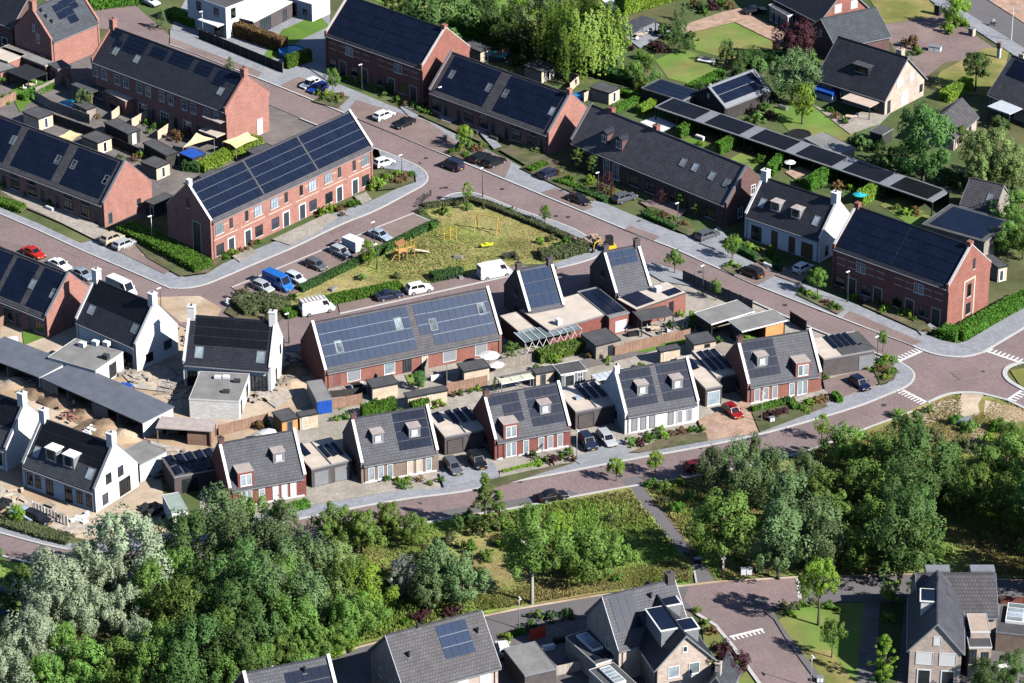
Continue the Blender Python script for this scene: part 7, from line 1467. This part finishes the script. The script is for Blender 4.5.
for i in range(k):
    a, b = 2*math.pi*i/k, 2*math.pi*(i+1)/k; tb.tube([(-.7+.5*math.cos(a), -1.05, 1.1+.5*math.sin(a)), (-.7+.5*math.cos(b), -1.05, 1.1+.5*math.sin(b))], .15, 6)
tb.build('tyre', 'tyre', r); MB().hexa([(-3.2,-.5,0),(-3.0,-.5,0),(-3.0,.5,0),(-3.2,.5,0)], [(-1.8,-.5,1.6),(-1.6,-.5,1.6),(-1.6,.5,1.6),(-1.8,.5,1.6)]).build('ramp', 'orange', r)
p = at(487, 232, 0); r = thing('swing_set', 'orange swing frame at the top of the playground', 'swing', (p.x, p.y, .06), R(-20))
for x in (-1.9, 1.9):
    for y in (-.9, .9): MB().tube([(x, y, 0), (x, 0, 2.9)], .08, 6).build('leg', 'orange', r)
MB().tube([(-1.9, 0, 2.9), (1.9, 0, 2.9)], .08, 6).build('beam', 'orange', r)
for x in (-.7, .7):
    s_ = MB().box(x-.25, x+.25, -.12, .12, .5, .55).build('swing_seat', 'black', r)
    for dx in (-.22, .22): MB().tube([(x+dx, 0, .55), (x+dx, 0, 2.85)], .015, 4).build('chain', 'steel', s_)
p = at(450, 240, 0); r = thing('balance_posts', 'three yellow posts with bars in the middle of the playground', 'play equipment', (p.x, p.y, .06), R(15))
for i in range(3): MB().tube([(-1+i, 0, 0), (-1+i, 0, 2.3)], .08, 6).build('post', 'yellow', r)
MB().tube([(-1, 0, 1.2), (0, 0, 1.2)], .03, 5).build('bar', 'yellow', r); MB().tube([(0, 0, 1.8), (1, 0, 1.8)], .03, 5).build('bar', 'yellow', r)
p = at(487, 246, .4); r = thing('spring_rider', 'lime yellow spring rider behind the plain white van', 'play equipment', (p.x, p.y, .06), R(20))
MB().tube([(0,0,0),(.05,.05,.15),(-.05,0,.3),(0,0,.42)], .1, 8).build('spring', 'steel_dark', r); MB().prism_x([(-1.0,.42),(.9,.42),(1.1,.9),(.7,.7),(-.6,.75),(-1.0,1.1)], -.14, .14).build('body', 'lime', r, None, R(90)); MB().box(-.3,.3,-.3,.3,.80,.88).build('seat', 'lime', r)
p = at(510, 256, .4); r = thing('park_bench', 'dark bench by the white van at the playground', 'bench', (p.x, p.y, .06), R(25)); MB().box(-1.2,1.2,-.3,.3,.42,.5).build('seat', 'wood_dark', r); MB().box(-1.2,1.2,.3,.36,.5,.95).build('backrest', 'wood_dark', r)
for x in (-1, 1): MB().box(x-.05, x+.05, -.25, .25, 0, .418).build('leg', 'steel_dark', r)
for i, (x, y, lab) in enumerate(((361,277,'pale stone seat on the left half of the playground'), (333,289,'flat grey stone at the left tip of the playground'), (460,277,'grey stone block at the hedge behind the white van'), (458,257,'low pale stone in the playground grass'))):
    p = at(x, y, .2); b = MB().hexa([(-.8,-.4,0),(.8,-.45,0),(.75,.4,0),(-.7,.45,0)], [(-.65,-.3,.42),(.7,-.35,.38),(.6,.3,.45),(-.6,.35,.4)]).build('stone', 'bitumen_pale', None, (p.x, p.y, .05), i); tag(b, lab, 'stone')
# planters, balls, small clutter on terraces
for i, (x, y, m, lab) in enumerate(((50,209,'coping','white planter box before the left solar terrace'), (474,132,'wood_dark','dark raised planter before the low solar terrace'), (494,139,'wood_dark','dark planter right of the first raised planter'), (768,266,'coping','pale planter wall in the garden of the white pair'), (780,268,'coping','second pale planter wall near the white hatchback'), (12,340,'lamp_white','white garden chest in the lower left terrace garden'), (436,378,'frame_white','white framed cold frame in the middle gardens'), (205,162,'turquoise','turquoise garden chest by the yellow sails'), (633,334,'black','black barbecue box beside the dark patio canopy'), (540,352,'lamp_white','white cushion box under the glass roofed terrace'), (356,386,'black','black sofa block on the leftmost middle terrace'), (610,176,'coping','white stone slab before the chimney terrace'), (700,138,'coping','pale bench block in a back garden'), (783,108,'steel','grey box beside the bright young tree'), (560,640,'frame_dark','dark garden box behind the grey bottom garage'), (548,648,'lamp_white','white garden statue block in the bottom yard'), (1003,668,'coping','pale block before the bottom right garage'))):
    p = at(x, y, .3); b = MB().box(-.9,.9,-.35,.35,0,.6).box(-.82,.82,-.27,.27,.602,.68).build('garden_box', m, None, (p.x, p.y, .08), R(-42 if y < 320 else 20)); tag(b, lab, 'garden box')
# ------------------------------------------------------------------ light and exposure
rank_all()
SUN_H, SUN_V = Vector((.862, -.507, 0)).normalized(), R(35)
sv = SUN_H*math.cos(SUN_V)+Vector((0, 0, math.sin(SUN_V)))
sd = bpy.data.lights.new('sun', 'SUN'); so = bpy.data.objects.new('sun', sd); COL.objects.link(so)
sd.energy = 5.0; sd.angle = R(.53); sd.color = (1, .965, .92); so.rotation_euler = (-sv).to_track_quat('-Z', 'Y').to_euler(); so.location = (0, 0, 200)
W_ = bpy.data.worlds.new('World'); SC.world = W_; W_.use_nodes = True; nt = W_.node_tree
bg = nt.nodes['Background']; st = nt.nodes.new('ShaderNodeTexSky'); st.sky_type = 'NISHITA'; st.sun_disc = False
st.sun_elevation = SUN_V; st.sun_rotation = math.atan2(SUN_H.x, SUN_H.y); st.altitude = 100; st.air_density = .6; st.dust_density = .25; st.ozone_density = 3.0
nt.links.new(st.outputs[0], bg.inputs[0]); bg.inputs[1].default_value = .085
vs = SC.view_settings; vs.view_transform = 'Standard'; vs.look = 'None'; vs.exposure = .70; vs.gamma = 1; vs.use_curve_mapping = False
SC.cycles.max_bounces = 5; SC.cycles.diffuse_bounces = 0; SC.cycles.glossy_bounces = 2; SC.cycles.transparent_max_bounces = 4; SC.cycles.caustics_reflective = False; SC.cycles.caustics_refractive = False
